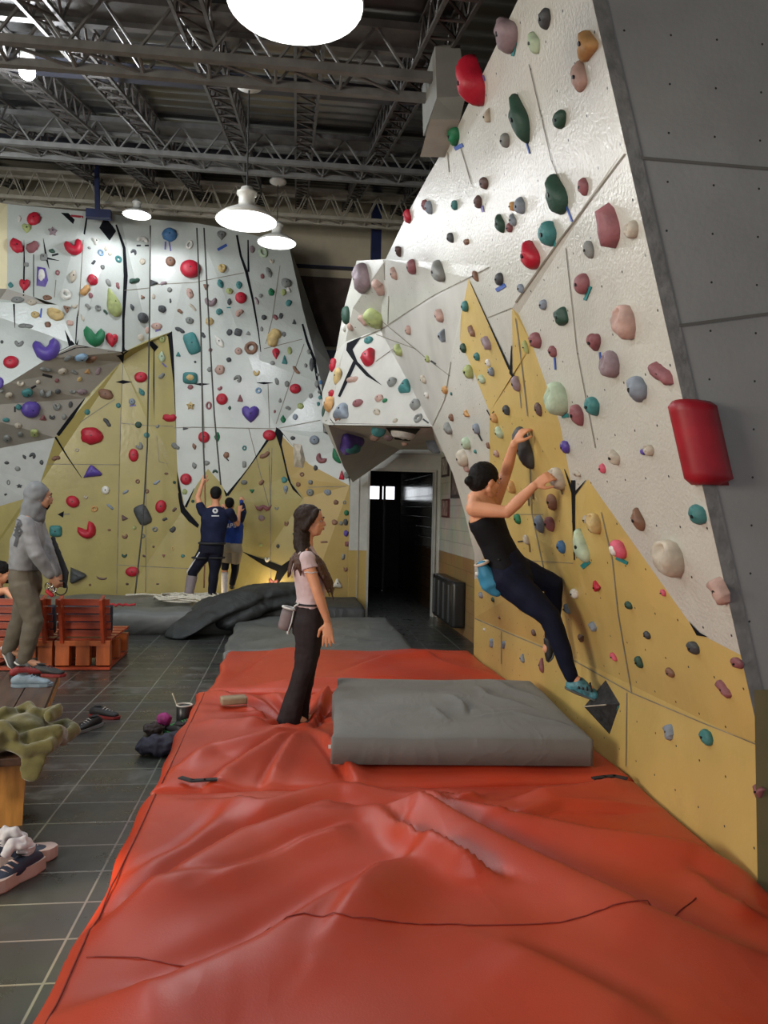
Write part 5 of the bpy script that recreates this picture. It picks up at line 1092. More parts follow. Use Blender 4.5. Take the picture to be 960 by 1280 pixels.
# ============ two climbers at the back
YA = 10.9
def A(x, y, dy=0.0): return atY(x, y, YA + dy)
def person_back(label, f, J, cols, hs=1.0, fwd=V3((0, 1, 0)), hair='black'):
    m = empty('person', f(*J['foot']), label, 'person'); X = V3((1, 0, 0))
    j = {k: f(*v) for k, v in J.items() if isinstance(v, tuple)}
    bm = bmesh.new(); P, M_ = headg(bm, j['head'], J.get('gaze', fwd), V3((0, 0, 1)), hs, j['neck']); ch = (j['shL'] + j['shR']) / 2
    loft(bm, [(ch, .15 * hs, .07), (j['chest'], .155 * hs, .095), (j['waist'], .13 * hs, .085), (j['pel'], .15 * hs, .10)], X, 18)
    for s in 'LR':
        limb(bm, [j['sh' + s], j['el' + s], j['wr' + s]], [.048 * hs, .04 * hs, .026 * hs], X); d = (j['wr' + s] - j['el' + s]).normalized(); handg(bm, j['wr' + s], d, V3((0, 1, 0)), .95 * hs, .35)
        limb(bm, [j['pel'] + X * (.07 * (1 if s == 'R' else -1) * hs), j['kn' + s], j['an' + s], j['an' + s] + V3((0, .10, -.04))], [.085 * hs, .055 * hs, .038, .033], X)
    layer('body', bm, .011, cols['skin'], m, 2)
    bm = bmesh.new(); loft(bm, [(j['neck'], .07, .06), (ch + V3((0, 0, .03)), .165 * hs, .09), (j['chest'], .19 * hs, .125), (j['waist'], .165 * hs, .115), (j['waist'].lerp(j['pel'], .5), .165 * hs, .12)], X, 22, round_=False)
    for s in 'LR': e_ = j['sh' + s].lerp(j['el' + s], J.get('sleeve' + s, .6)); limb(bm, [j['sh' + s], e_], [.068 * hs, .062 * hs], X) if J.get('sleeve' + s, .6) < 1 else limb(bm, [j['sh' + s], j['el' + s], j['wr' + s]], [.066 * hs, .056 * hs, .038 * hs], X)
    layer('shirt', bm, .012, cols['shirt'], m, 3, [(.012, 9)])
    bm = bmesh.new(); loft(bm, [(j['waist'].lerp(j['pel'], .35), .158 * hs, .115), (j['pel'], .172 * hs, .125), (j['pel'] + V3((0, 0, -.07)), .17 * hs, .12)], X, 20, round_=False)
    for s in 'LR':
        hp = j['pel'] + X * (.075 * (1 if s == 'R' else -1) * hs) + V3((0, 0, -.04)); k, a = j['kn' + s], j['an' + s]; fr_ = J.get('plen', 1.0)
        if fr_ >= 1: limb(bm, [hp, hp.lerp(k, .5), k, a.lerp(k, .05)], [.10 * hs, .09 * hs, .07 * hs, .055 * hs], X)
        else: limb(bm, [hp, hp.lerp(k, fr_)], [.105 * hs, .09 * hs], X, round_=False)
    layer('trousers', bm, .012, cols['pants'], m, 3, [(.012, 9)])
    bm = bmesh.new(); ellipsoid(bm, P(0, -.018, .030), (.081 * hs, .098 * hs, .086 * hs), M_); ellipsoid(bm, P(0, -.055, -.015), (.066 * hs, .050 * hs, .055 * hs), M_); layer('hair', bm, .011, hair_b, m, 2)
    for s in 'LR':
        bm = bmesh.new(); a = j['an' + s]; loft(bm, [(a + V3((0, -.03, -.03)), .038, .035), (a + V3((0, .05, -.04)), .042, .032), (a + V3((.0, .13, -.05)), .035, .022)], X, 12); layer('shoe', bm, .011, cols['shoe'], m, 2)
    return m, P, M_
black_cl = mat('near_black_cloth', (.010, .011, .022), .8, var=.2, spec=.15); navyt = mat('dark_navy_tee', (.013, .017, .045), .8, var=.15, scale=10, spec=.15); blk = mat('shoe_black', (.015, .015, .017), .6)
m1, _, _ = person_back('person in dark navy tee and black trousers, back turned, reaching up the rear wall', A, dict(foot=(250, 755), head=(270, 618), neck=(270, 633), shL=(253, 640), shR=(287, 640), elL=(247, 622, .05), wrL=(253, 604, .10), elR=(297, 655, .2), wrR=(299, 640, .32),
    chest=(268, 650), waist=(266, 672), pel=(264, 685), knL=(241, 716, .05), anL=(235, 748), knR=(267, 718), anR=(264, 752), sleeveL=.45, sleeveR=.5), dict(skin=skin, shirt=navyt, pants=black_cl, shoe=blk))
stamp('back_logo', [[(269 + 3.4 * math.cos(a), 638.6 + 3.2 * math.sin(a)) for a in [i * math.pi / 8 for i in range(16)]], [(264.5, 644.2), (273.8, 644.2), (273.8, 645.6), (264.5, 645.6)]], 'shirt', m1, mat('white_print', (.6, .6, .6), .7))
stamp('logo_centre', [[(269 + 1.3 * math.cos(a), 638.6 + 1.2 * math.sin(a)) for a in [i * math.pi / 4 for i in range(8)]]], 'shirt', m1, navyt, .008)
bm = bmesh.new()      # white stripe and grey lower leg panel
kn, an, pl_ = A(241, 716, .05), A(235, 748), A(256, 690)
tube(bm, [pl_ + V3((-.06, -.08, 0)), kn + V3((-.07, -.03, .02)), kn + V3((-.068, -.02, -.02))], .010, 6); from_bm('leg_stripe', bm, mat('white_print'), m1, True)
bm = bmesh.new(); limb(bm, [kn.lerp(an, .12), kn.lerp(an, .85)], [.078, .064], V3((1, 0, 0)), round_=False); layer('shin_panel', bm, .012, mat('grey_mauve_cloth', (.20, .17, .18), .8), m1, 2)
# harness
bm = bmesh.new(); cx_ = A(265, 680)
tube(bm, [cx_ + V3((.175 * math.cos(a), .13 * math.sin(a), .01)) for a in [i * math.pi / 12 for i in range(24)]], .018, 6, closed=True)
for s, kx_ in ((-1, 245), (1, 266)):
    q = A(250 if s < 0 else 271, 697); tube(bm, [q + V3((.105 * math.cos(a), .11 * math.sin(a), .0)) for a in [i * math.pi / 12 for i in range(24)]], .014, 6, closed=True)
from_bm('harness', bm, mat('black_webbing'), m1, True)
m2, _, _ = person_back('smaller person in blue shirt, climbing the foot of the rear wall beside the navy-clad one', lambda x, y, dy=0.0: atY(x, y, 11.35 + dy), dict(foot=(285, 752), head=(287, 630), neck=(288, 644), shL=(277, 652), shR=(300, 651), elL=(274, 650, .15), wrL=(278, 636, .3), elR=(304, 640, .1), wrR=(302, 627, .25),
    chest=(291, 659), waist=(291, 674), pel=(290, 684), knL=(281, 712, .05), anL=(281, 744), knR=(294, 713, .12), anR=(290, 731, .2), sleeveL=1, sleeveR=1, plen=.62), dict(skin=skin, shirt=mat('royal_blue_tee', (.012, .05, .28), .8, var=.12), pants=mat('sand_shorts', (.36, .31, .23), .85), shoe=blk), hs=.86)
def B2(x, y, dy=0.0): return atY(x, y, 11.35 + dy)
bm = bmesh.new(); kR, aR = B2(294, 713, .12), B2(290, 731, .2); hR = B2(294, 690); limb(bm, [hR.lerp(kR, .45), kR, aR], [.070, .055, .045], V3((1, 0, 0)), round_=False); layer('black_legging', bm, .012, black_cl, m2, 2)
kL, aL = B2(281, 712, .05), B2(281, 744); bm = bmesh.new(); limb(bm, [B2(283, 697), kL], [.062, .052], V3((1, 0, 0)), round_=False); layer('black_knee_pad', bm, .012, black_cl, m2, 2)
bm = bmesh.new(); limb(bm, [kL.lerp(aL, .1), aL], [.055, .050], V3((1, 0, 0)), round_=False); layer('white_shin_cloth', bm, .012, mat('white_sock', (.62, .60, .62), .8), m2, 2)
bm = bmesh.new()
for s in (-1, 1): pass
st = B2(302, 640, .1); limb(bm, [B2(300, 650, .0), B2(304, 640, .1), B2(303, 631, .2)], [.062, .052, .040], V3((1, 0, 0))); layer('dark_sleeve', bm, .012, navyt, m2, 2)
def glyph(ch, x, y, w_, h_):
    o = {'A': [[(0, 1), (.38, 0), (.62, 0), (.40, .35), (.28, 1)], [(.62, 0), (1, 1), (.72, 1), (.44, .2)], [(.25, .6), (.75, .6), (.75, .78), (.25, .78)]], 'P': [[(0, 0), (.3, 0), (.3, 1), (0, 1)], [(.3, 0), (1, 0), (1, .2), (.3, .2)], [(.72, .2), (1, .2), (1, .6), (.72, .6)], [(.3, .42), (.72, .42), (.72, .6), (.3, .6)]],
         'S': [[(0, 0), (1, 0), (1, .2), (0, .2)], [(0, .2), (.3, .2), (.3, .5), (0, .5)], [(0, .4), (1, .4), (1, .6), (0, .6)], [(.7, .6), (1, .6), (1, .85), (.7, .85)], [(0, .8), (1, .8), (1, 1), (0, 1)]]}[ch]
    return [[(x + a * w_, y + b * h_) for a, b in q] for q in o]
stamp('back_lettering', glyph('A', 283.5, 654.5, 3.6, 5.6) + glyph('P', 287.9, 654.2, 3.2, 5.6) + glyph('S', 291.9, 653.8, 3.2, 5.6), 'shirt', m2, mat('white_print'), .006)
# ============ seated person cut by the left edge
YP = 8.35
def Q(x, y, dy=0.0): return atY(x, y, YP + dy)
sp_ = empty('person', Q(-15, 760), 'black-haired person sitting on the sofa at the left edge, arm along its back', 'person')
bm = bmesh.new(); P, M_ = headg(bm, Q(2, 716), V3((1, .2, -.1)), V3((0, 0, 1)), 1.0, Q(-4, 733))
loft(bm, [(Q(-8, 742), .16, .07), (Q(-10, 765), .17, .10), (Q(-10, 790), .15, .11)], V3((0, 1, 0)), 16); limb(bm, [Q(-8, 742, -.16), Q(8, 738, -.22), Q(17, 748, -.28)], [.045, .038, .026], V3((0, 1, 0)))
handg(bm, Q(17, 748, -.28), V3((.7, 0, -.5)), V3((0, 0, -1)), .9, .4)
limb(bm, [Q(-10, 790), Q(-10, 796) + V3((.15, .35, 0)), Q(-10, 796) + V3((.2, .4, -.35))], [.09, .07, .05], V3((1, 0, 0)))
layer('body', bm, .011, skin, sp_, 2); face(sp_, P, M_)
bm = bmesh.new(); ellipsoid(bm, P(0, -.02, .035), (.088, .10, .09), M_); ellipsoid(bm, P(0, -.05, -.02), (.07, .06, .07), M_); layer('hair', bm, .010, hair_b, sp_, 2, [(.008, 40)])
bm = bmesh.new(); ellipsoid(bm, P(0, .06, -.075), (.042, .035, .032), M_); layer('beard', bm, .010, hair_b, sp_, 2)
bm = bmesh.new(); loft(bm, [(Q(-6, 738), .10, .07), (Q(-8, 744), .175, .09), (Q(-10, 768), .19, .12), (Q(-10, 792), .17, .13)], V3((0, 1, 0)), 18, round_=False); layer('shirt', bm, .012, navyt, sp_, 2)
# ------------------------------------------------------------------ climbing holds
HC = {'R': ((.42, .010, .030), 'red'), 'P': ((.085, .050, .29), 'purple'), 'G': ((.010, .15, .060), 'green'), 'D': ((.022, .065, .045), 'dark green'),
      'T': ((.045, .19, .19), 'teal'), 'B': ((.05, .15, .32), 'blue'), 'S': ((.23, .36, .50), 'pale blue'), 'Y': ((.50, .37, .16), 'tan yellow'),
      'O': ((.52, .29, .11), 'orange'), 'K': ((.055, .06, .065), 'charcoal'), 'g': ((.20, .21, .20), 'grey'), 'W': ((.66, .65, .60), 'white'),
      'n': ((.21, .11, .07), 'brown'), 'M': ((.24, .085, .095), 'maroon'), 'm': ((.25, .185, .205), 'mauve grey'), 'I': ((.44, .29, .245), 'dusty pink'), 'X': ((.62, .10, .16), 'bright pink'),
      'L': ((.33, .38, .15), 'olive green'), 'l': ((.40, .50, .36), 'pale green'), 'C': ((.46, .41, .33), 'stone beige'), 'q': ((.21, .25, .30), 'blue grey'), 'N': ((.12, .07, .065), 'dark brown')}
HM = {k: mat('hold_resin_' + v[1].replace(' ', '_'), v[0], .5 if k in 'RP' else .62, var=.16 if k in 'RPGDT' else .28, scale=9, bump=.25, bscale=60, dirt=.3) for k, v in HC.items()}
boltm = mat('bolt_hole_dark', (.01, .01, .01), .5); brightbolt = mat('steel_bolt', (.4, .4, .38), .35, metal=.8)
SH = {'bl': 'blob', 'ba': 'round dome', 'be': 'curved bean', 'cr': 'thin crescent', 'dr': 'teardrop', 'dd': 'downward teardrop', 'tr': 'triangular', 'br': 'long rounded', 'rg': 'ring', 're': 'rounded block', 'st': 'star', 'he': 'heart', 'le': 'leaf', 'mo': 'moustache', 'ju': 'scooped', 'vo': 'faceted'}
def ell_out(n=16, p=2.3): return [(.5 * math.copysign(abs(math.cos(2 * math.pi * i / n)) ** (2 / p), math.cos(2 * math.pi * i / n)), .5 * math.copysign(abs(math.sin(2 * math.pi * i / n)) ** (2 / p), math.sin(2 * math.pi * i / n))) for i in range(n)]
def resamp(pts, n=20):
    L_s = [math.dist(pts[i], pts[(i + 1) % len(pts)]) for i in range(len(pts))]; T = sum(L_s); out = []
    for k in range(n):
        s = T * k / n; i = 0
        while s > L_s[i]: s -= L_s[i]; i += 1
        u = s / L_s[i]; a, b = pts[i], pts[(i + 1) % len(pts)]; out.append((a[0] + (b[0] - a[0]) * u, a[1] + (b[1] - a[1]) * u))
    return out
def star_o(k=5):
    return [((.5 if i % 2 == 0 else .27) * math.cos(math.pi / 2 + math.pi * i / k), (.5 if i % 2 == 0 else .27) * math.sin(math.pi / 2 + math.pi * i / k)) for i in range(2 * k)]
OUT = {'bl': None, 'ba': ell_out(20, 2), 're': resamp(ell_out(24, 4.5), 20), 'dr': [(.0, .5), (.17, .27), (.36, .05), (.48, -.18), (.38, -.40), (.12, -.5), (-.15, -.49), (-.40, -.36), (-.48, -.15), (-.34, .1), (-.15, .3)],
       'dd': [(.0, -.5), (.17, -.27), (.36, -.05), (.48, .18), (.38, .40), (.12, .5), (-.15, .49), (-.40, .36), (-.48, .15), (-.34, -.1), (-.15, -.3)],
       'tr': resamp([(-.5, -.42), (.45, -.5), (.5, -.36), (.06, .5), (-.08, .46)], 18), 'st': resamp(star_o(), 20),
       'he': [(0, -.5), (.25, -.28), (.47, .02), (.47, .3), (.32, .47), (.13, .44), (0, .27), (-.13, .44), (-.32, .47), (-.47, .3), (-.47, .02), (-.25, -.28)],
       'le': [(0.02, .5), (.2, .28), (.40, .05), (.5, -.12), (.38, -.3), (.14, -.46), (0, -.5), (-.2, -.42), (-.42, -.2), (-.5, -.02), (-.36, .18), (-.16, .36)],
       'ju': [(-.5, .2), (-.3, .45), (0, .5), (.34, .42), (.5, .1), (.42, -.25), (.15, -.5), (-.2, -.46), (-.44, -.2)]}
def hold_bm(shape, W_, H_, P, seed, rot):
    if shape == 'br' and H_ > W_ * 1.02:
        W_, H_ = H_, W_; rot = rot if abs(rot) > .7 else math.pi / 2 + rot
    """local frame: x,y in the wall plane, z out of the wall"""
    bm = bmesh.new(); cr_, sr = math.cos(rot), math.sin(rot)
    def add(x, y, z): return bm.verts.new((x * cr_ - y * sr, x * sr + y * cr_, z))
    N3 = lambda a, b, c=0: noise.noise(Vector((a * 1.7 + seed, b * 1.7 - seed, c + seed * .37)))
    if shape in ('be', 'cr', 'br', 'mo', 'rg'):
        if shape == 'br': path = [(-.5 + .125 * i, .06 * math.sin(i * 1.1 + seed)) for i in range(9)]; rr_ = [.0, .34, .42, .44, .40, .38, .42, .34, .0]; ry = .5
        elif shape == 'be': path = [(.5 * math.cos(a) * .78, .42 - .80 * math.sin(a)) for a in [math.pi * (1 - i / 10) * 1.0 for i in range(11)]]; path = [(x, y) for x, y in path]; rr_ = [0, .20, .25, .28, .30, .31, .30, .28, .25, .20, 0]
        elif shape == 'cr': path = [(.5 * math.cos(a), .35 - .75 * math.sin(a)) for a in [math.pi * (1 - i / 10) for i in range(11)]]; rr_ = [0, .07, .11, .14, .16, .17, .16, .14, .11, .07, 0]
        elif shape == 'mo': path = [(-.5 + .1 * i, (.30, .05, -.15, -.2, -.05, .12, -.05, -.2, -.15, .05, .30)[i]) for i in range(11)]; rr_ = [0, .10, .22, .30, .28, .2, .28, .30, .22, .10, 0]
        else: path = [(.33 * math.cos(2 * math.pi * i / 16) * (1 + .1 * N3(i, 1)), .33 * math.sin(2 * math.pi * i / 16)) for i in range(16)]; rr_ = [.16 + .03 * N3(i, 2) for i in range(16)]
        closed = shape == 'rg'; rings = []; n = len(path)
        for i, (x, y) in enumerate(path):
            a = path[i - 1] if i or closed else path[i]; b = path[(i + 1) % n] if i < n - 1 or closed else path[i]
            tx, ty = (b[0] - a[0]) * W_, (b[1] - a[1]) * H_; l = math.hypot(tx, ty) or 1; nx_, ny_ = -ty / l, tx / l
            m_ = min(W_, H_) if shape in ('rg',) else (H_ if shape in ('br', 'mo') else (W_ + H_) / 2)
            r_ = max(rr_[i] * m_, .002)
            ring = []
            for k in range(7):
                a_ = math.pi * k / 6; f = 1 + .18 * N3(x * 3 + k * .4, y * 3)
                ring.append(add(x * W_ + nx_ * r_ * math.cos(a_) * f, y * H_ + ny_ * r_ * math.cos(a_) * f, math.sin(a_) * min(P, r_ * 1.5) * f))
            rings.append(ring)
        for i in range(n if closed else n - 1):
            a, b = rings[i], rings[(i + 1) % n]
            for k in range(6): bm.faces.new((a[k], b[k], b[k + 1], a[k + 1]))
        return bm
    if shape == 'vo':
        o = [(-.5, .5), (.2, .45), (.5, -.15), (.3, -.5), (-.45, -.45)] if seed % 2 else [(-.5, -.5), (-.2, .5), (.5, .12), (.2, -.42)]
        base = [add(x * W_, y * H_, 0) for x, y in o]; top = [add(x * W_ * .35 + .05 * W_, y * H_ * .35, P) for x, y in o]
        n = len(o)
        for i in range(n): bm.faces.new((base[i], base[(i + 1) % n], top[(i + 1) % n], top[i]))
        bm.faces.new(top); return bm
    o = OUT[shape]
    if o is None:
        o = [(.5 * math.cos(a) * (1 + .22 * N3(math.cos(a) * 1.2, math.sin(a) * 1.2)), .5 * math.sin(a) * (1 + .22 * N3(math.cos(a) * 1.2 + 5, math.sin(a) * 1.2))) for a in [2 * math.pi * i / 18 for i in range(18)]]
    elif len(o) < 16: o = resamp(o, 20)
    prof = [(1.0, 0), (1.03, .22), (.97, .5), (.80, .78), (.52, .95), (.25, 1.0)]
    if shape == 'ju': prof = [(1.0, 0), (1.04, .28), (1.0, .58), (.88, .84), (.7, .98), (.5, 1.0), (.32, .98), (.15, .97)]
    pk = lambda x, y: 1 - (.62 * math.exp(-((x * .8) ** 2 + (y - .26) ** 2) / .03) if shape == 'ju' else 0)
    lump = .05 if shape == 'ba' else .22; dx, dy = (.06 * W_ * math.sin(seed), .08 * H_) if shape != 'ba' else (0, 0)
    rings = []
    for s, h_ in prof:
        rings.append([add(x * W_ * s + dx * h_, y * H_ * s + dy * h_, max(0, P * h_ * pk(x * s, y * s) * (1 + lump * N3(x * 2.5 * s, y * 2.5 * s, h_)))) for x, y in o])
    n = len(o)
    for a, b in zip(rings, rings[1:]):
        for k in range(n): bm.faces.new((a[k], a[(k + 1) % n], b[(k + 1) % n], b[k]))
    c = add(dx, dy, P * (.75 if shape == 'ju' else 1.0)); last = rings[-1]
    for k in range(n): bm.faces.new((last[k], last[(k + 1) % n], c))
    return bm
ITEMS = []
def place(W, px, py, w, h, protr=.5):
    """find the hold's base frame and real size so that its bulk covers w x h pixels at (px, py)"""
    q = hit(W, px, py) or hit(W, px + 22, py)
    if q is None: return None
    loc, n_, i = q
    camup = Mcam @ Vector((0, 1, 0)); camr = Mcam @ Vector((1, 0, 0))
    yax = (camup - n_ * camup.dot(n_)).normalized(); xax = yax.cross(n_).normalized()
    e_ = .01; p0 = px_of(loc); J = lambda v: tuple((b - a) / e_ for a, b in zip(p0, px_of(loc + v * e_)))
    jx, jy, jn = J(xax), J(yax), J(n_); k = protr
    if jx[0] < 0: xax = -xax; jx = (-jx[0], -jx[1])
    Hr = h / max(abs(jy[1]), 1) ; ax = abs(jx[0])
    Wr = w / (ax / 2 + math.sqrt(ax * ax / 4 + (k * jn[0]) ** 2))
    Wr = min(Wr, 1.25 * max(w, h) / max(abs(jy[1]), 1)); P = k * min(Wr, Hr * 1.1)
    sh_ = (math.sqrt((Wr * ax / 2) ** 2 + (P * jn[0]) ** 2) - Wr * ax / 2) / 2; ln = math.hypot(*jn) or 1
    q2 = hit(W, px - jn[0] / ln * sh_, py - jn[1] / ln * sh_) or q
    if (q2[0] - loc).length < .5: loc, n_, i = q2
    dm = (loc - O).length / F * 1.35 * max(w, h); Wr = min(Wr, dm); Hr = min(Hr, dm); P = min(P, .5 * dm)
    base = loc
    return base, Matrix((xax, yax, n_)).transposed(), Wr, Hr, P, n_, i
def hold(W, region, px, py, w, h, shape, col, rot=0, label=None, lm=None, col2=None, protr=None, bolt=True):
    side = W['name'] == 'wall_right_climbing'
    q = place(W, px, py, w, h, protr if protr else (.44 if side else .38))
    if q is None: print('hold miss', px, py); return None
    base, B, Wr, Hr, P, n_, fi = q
    bm = hold_bm(shape, Wr, Hr, P, (px * 1.3 + py * .7) % 17, R(rot))
    bmesh.ops.recalc_face_normals(bm, faces=bm.faces)
    me = bpy.data.meshes.new('climbing_hold'); bm.to_mesh(me); bm.free()
    big = w * h > 170
    if shape != 'vo': me.shade_smooth()
    me.materials.append(HM[col]); o = bpy.data.objects.new('climbing_hold', me); C.objects.link(o)
    o.matrix_world = Matrix.Translation(base) @ B.to_4x4()
    if bolt and w * h > 60 and shape not in ('rg', 'cr', 'mo', 'vo'):
        bm = bmesh.new(); r_ = min(.011, .09 * min(Wr, Hr)); yb = {'be': -.30, 'br': 0}.get(shape, .02) * Hr
        zb = P * (.70 if shape == 'ju' else (.8 if shape in ('be', 'br') else .985))
        bmesh.ops.create_cone(bm, cap_ends=True, segments=10, radius1=r_, radius2=r_, depth=.012, matrix=Matrix.Translation((.03 * Wr, yb, zb)))
        bme = bpy.data.meshes.new('bolt_hole'); bm.to_mesh(bme); bm.free(); bme.materials.append(boltm)
        bo = bpy.data.objects.new('bolt_hole', bme); C.objects.link(bo); bo.parent = o
    if col2:
        bm = hold_bm('bl', Wr * .55, Hr * .55, P * .5, px % 7, 0); bmesh.ops.recalc_face_normals(bm, faces=bm.faces)
        for v in bm.verts: v.co.z += P * .72
        bme = bpy.data.meshes.new('inner_lump'); bm.to_mesh(bme); bm.free(); bme.shade_smooth(); bme.materials.append(HM[col2])
        bo = bpy.data.objects.new('inner_lump', bme); C.objects.link(bo); bo.parent = o
    ITEMS.append(dict(o=o, px=px, py=py, w=w, h=h, reg=region, col=HC[col][1] + (' and ' + HC[col2][1] if col2 else ''), sh=SH[shape], label=label, lm=lm, kind='hold', side=side))
    return o
tapem = {'B': mat('blue_tape', (.035, .09, .36), .6), 'T': mat('teal_tape', (.02, .21, .22), .6), 'P': mat('violet_tape', (.12, .10, .30), .6), 'K': mat('black_tape', (.02, .02, .025), .6), 'n': mat('brown_tape', (.14, .10, .06), .7)}
TN = {'B': 'blue', 'T': 'teal', 'P': 'violet', 'K': 'black', 'n': 'brown'}
def tape(W, region, x0, y0, x1, y1, wpx, col):
    l = math.hypot(x1 - x0, y1 - y0); nx_, ny_ = -(y1 - y0) / l * wpx / 2, (x1 - x0) / l * wpx / 2
    v = []
    for (x, y, s) in ((x0, y0, 1), (x0, y0, -1), (x1, y1, -1), (x1, y1, 1)):
        q = hit(W, x + nx_ * s, y + ny_ * s)
        if q is None: print('tape miss', x, y); return
        v.append(q)
    n_ = v[0][1]; a = [q[0] + n_ * .002 for q in v]; b = [q[0] + n_ * .0055 for q in v]
    vs = a + b; c = sum(a, Vector()) / 4; vs = [p - c for p in vs]
    me = bpy.data.meshes.new('tape_strip'); me.from_pydata([tuple(p) for p in vs], [], [(0, 1, 2, 3), (7, 6, 5, 4), (0, 4, 5, 1), (1, 5, 6, 2), (2, 6, 7, 3), (3, 7, 4, 0)]); me.materials.append(tapem[col])
    o = bpy.data.objects.new('tape_strip', me); C.objects.link(o); o.location = c
    ITEMS.append(dict(o=o, px=(x0 + x1) / 2, py=(y0 + y1) / 2, w=wpx, h=l, reg=region, col=TN[col], sh='', label=None, lm=None, kind='tape', side=W['name'] == 'wall_right_climbing'))
BW, BG, BL, BY = 'white rear wall', 'grey rear underside', 'pale grey rear wall', 'yellow rear wall'
def rows(W, reg, txt):
    for ln in txt.strip().split('\n'):
        for it in ln.split(';'):
            f = it.split()
            if not f: continue
            if f[0] == 't': tape(W, reg, *[float(a) for a in f[1:6]], f[6]); continue
            x, y, w_, h_ = (float(a) for a in f[:4]); c = f[5]
            hold(W, reg, x, y, w_, h_, f[4], c[0], float(f[6]) if len(f) > 6 else 0, col2=c[1] if len(c) > 1 else None)
def LH(W, reg, x, y, w_, h_, s, c, rot, label, lm, **k):
    return hold(W, reg, x, y, w_, h_, s, c, rot, label, lm, **k)
# named landmarks (label, short phrase used by their neighbours)
LH(WB, BW, 42, 274, 16, 16, 'bl', 'R', -40, 'red blob hold highest on the white rear wall at far left', 'the top left red blob')
LH(WB, BW, 21.5, 308, 16, 17, 'bl', 'R', 30, 'red rounded hold beside a long mauve stone, rear wall far left', 'the red hold by the cream panel')
LH(WB, BW, 40.6, 309, 18, 13, 'br', 'M', 25, 'long mauve stone hold right of a red one, rear wall far left', 'the long mauve stone')
LH(WB, BW, 53, 346, 15, 25, 'vo', 'P', 0, 'purple faceted panel hold with a small white eye, rear wall', 'the purple faceted hold', col2='W')
LH(WB, BW, 92, 307, 20, 18, 'be', 'R', 18, 'red heart-like bean hold under the black triangular hole', 'the red bean under the black hole')
LH(WB, BW, 30.6, 357, 14, 14, 'he', 'R', 0, 'red heart hold hanging over the small grey ledge', 'the red heart over the ledge')
LH(WB, BW, 115.6, 350.5, 13, 13, 'bl', 'R', 0, 'red lump sitting on an orange-brown wedge, rear wall', 'the red lump on a wedge')
LH(WB, BW, 106.5, 363, 18, 10, 'br', 'O', 45, 'orange-brown wedge hold just below a red lump', 'the orange-brown wedge')
LH(WB, BW, 141, 379, 19, 34, 'dr', 'L', 18, 'big olive green teardrop hold with a scooped face', 'the olive teardrop')
LH(WB, BW, 118, 418, 24, 22, 'be', 'G', 0, 'bright green crescent bowl hold beside a red heart', 'the green bowl')
LH(WB, BW, 139.7, 425.6, 16, 17, 'he', 'R', 0, 'red heart hold right of the green bowl hold', 'the red heart by the green bowl')
LH(WB, BW, 58, 434, 30, 25, 'be', 'P', 14, 'large purple boomerang bean hold on the white rear wall', 'the purple boomerang')
LH(WB, BW, 14, 453, 19, 15, 'ba', 'R', 15, 'red oval hold at far left below the small ledge', 'the far left red oval')
LH(WB, BG, 38.5, 512, 23, 20, 'bl', 'P', 30, 'large violet blob hold under the grey slanted overhang', 'the violet blob')
LH(WB, BW, 212.5, 294, 19, 16, 'bl', 'B', 0, 'blue umbrella-like hold with two tape tails, top of rear wall', 'the blue umbrella-like hold')
LH(WB, BW, 238, 336.6, 25, 22, 'ba', 'R', 0, 'biggest red disc hold on the white rear wall', 'the biggest red disc')
LH(WB, BW, 301, 372.5, 14, 14, 'ba', 'R', 0, 'red ball hold in the upper middle of the rear wall', 'the upper red ball')
LH(WB, BW, 277.5, 499, 14, 14, 'ba', 'R', 0, 'red ball hold halfway up beside the climbing rope', 'the halfway red ball')
LH(WB, BW, 255, 546.5, 14, 14, 'ba', 'R', 0, 'red ball hold behind the rope, above the dark-clad man', 'the red ball on the rope')
LH(WB, BW, 232.5, 599, 14, 14, 'ba', 'R', 0, 'red ball hold beside the raised hand of the dark-clad man', 'the lowest red ball')
LH(WB, BW, 240, 430, 17, 26, 're', 'T', 22, 'teal slab hold with rounded ends, left of the ropes', 'the teal slab')
LH(WB, BW, 238, 473, 18, 14, 're', 'T', 0, 'teal oval hold with a yellow centre, left of the ropes', 'the teal and yellow oval', col2='Y')
LH(WB, BW, 314, 435, 17, 18, 'rg', 'n', -30, 'brown heart-outline ring hold on the white rear wall', 'the brown ring')
LH(WB, BW, 313.5, 518, 22, 21, 'he', 'P', 0, 'large purple heart hold right of the ropes', 'the purple heart')
LH(WB, BW, 342, 422, 25, 17, 'br', 'Y', 60, 'large tan potato-like hold on the right of the rear wall', 'the tan potato')
LH(WB, BW, 345, 443, 10, 14, 'dd', 'R', 0, 'red raindrop hold just below the tan potato-like hold', 'the red raindrop')
LH(WB, BW, 369, 486, 14, 12, 'ba', 'R', 10, 'red oval hold on the right side of the white rear wall', 'the right red oval')
LH(WB, BW, 336.7, 544, 16, 13, 'ba', 'R', 0, 'red oval hold at the peak of the right yellow triangle', 'the red oval on the yellow peak')
LH(WB, BW, 402, 572.5, 14, 9, 'be', 'M', -40, 'maroon crescent hold near the right edge of the rear wall', 'the maroon crescent')
LH(WB, BW, 421.5, 570, 12, 21, 'le', 'G', 25, 'green leaf hold at the right edge below the prow', 'the green leaf by the prow')
LH(WB, BY, 374, 569.6, 15, 31, 'vo', 'C', 0, 'tall beige faceted hold on the yellow peak, rear right', 'the tall beige faceted hold')
LH(WB, BY, 176, 471.6, 16, 13, 'ba', 'R', 15, 'red oval hold high on the yellow rear wall', 'the highest red on yellow')
LH(WB, BY, 115, 545, 28, 21, 'bl', 'R', 0, 'largest red blob hold on the yellow rear wall', 'the largest red blob')
LH(WB, BY, 212, 522.5, 18, 11, 'br', 'R', 5, 'red bean hold at the edge of yellow and white paint', 'the red bean on the paint edge')
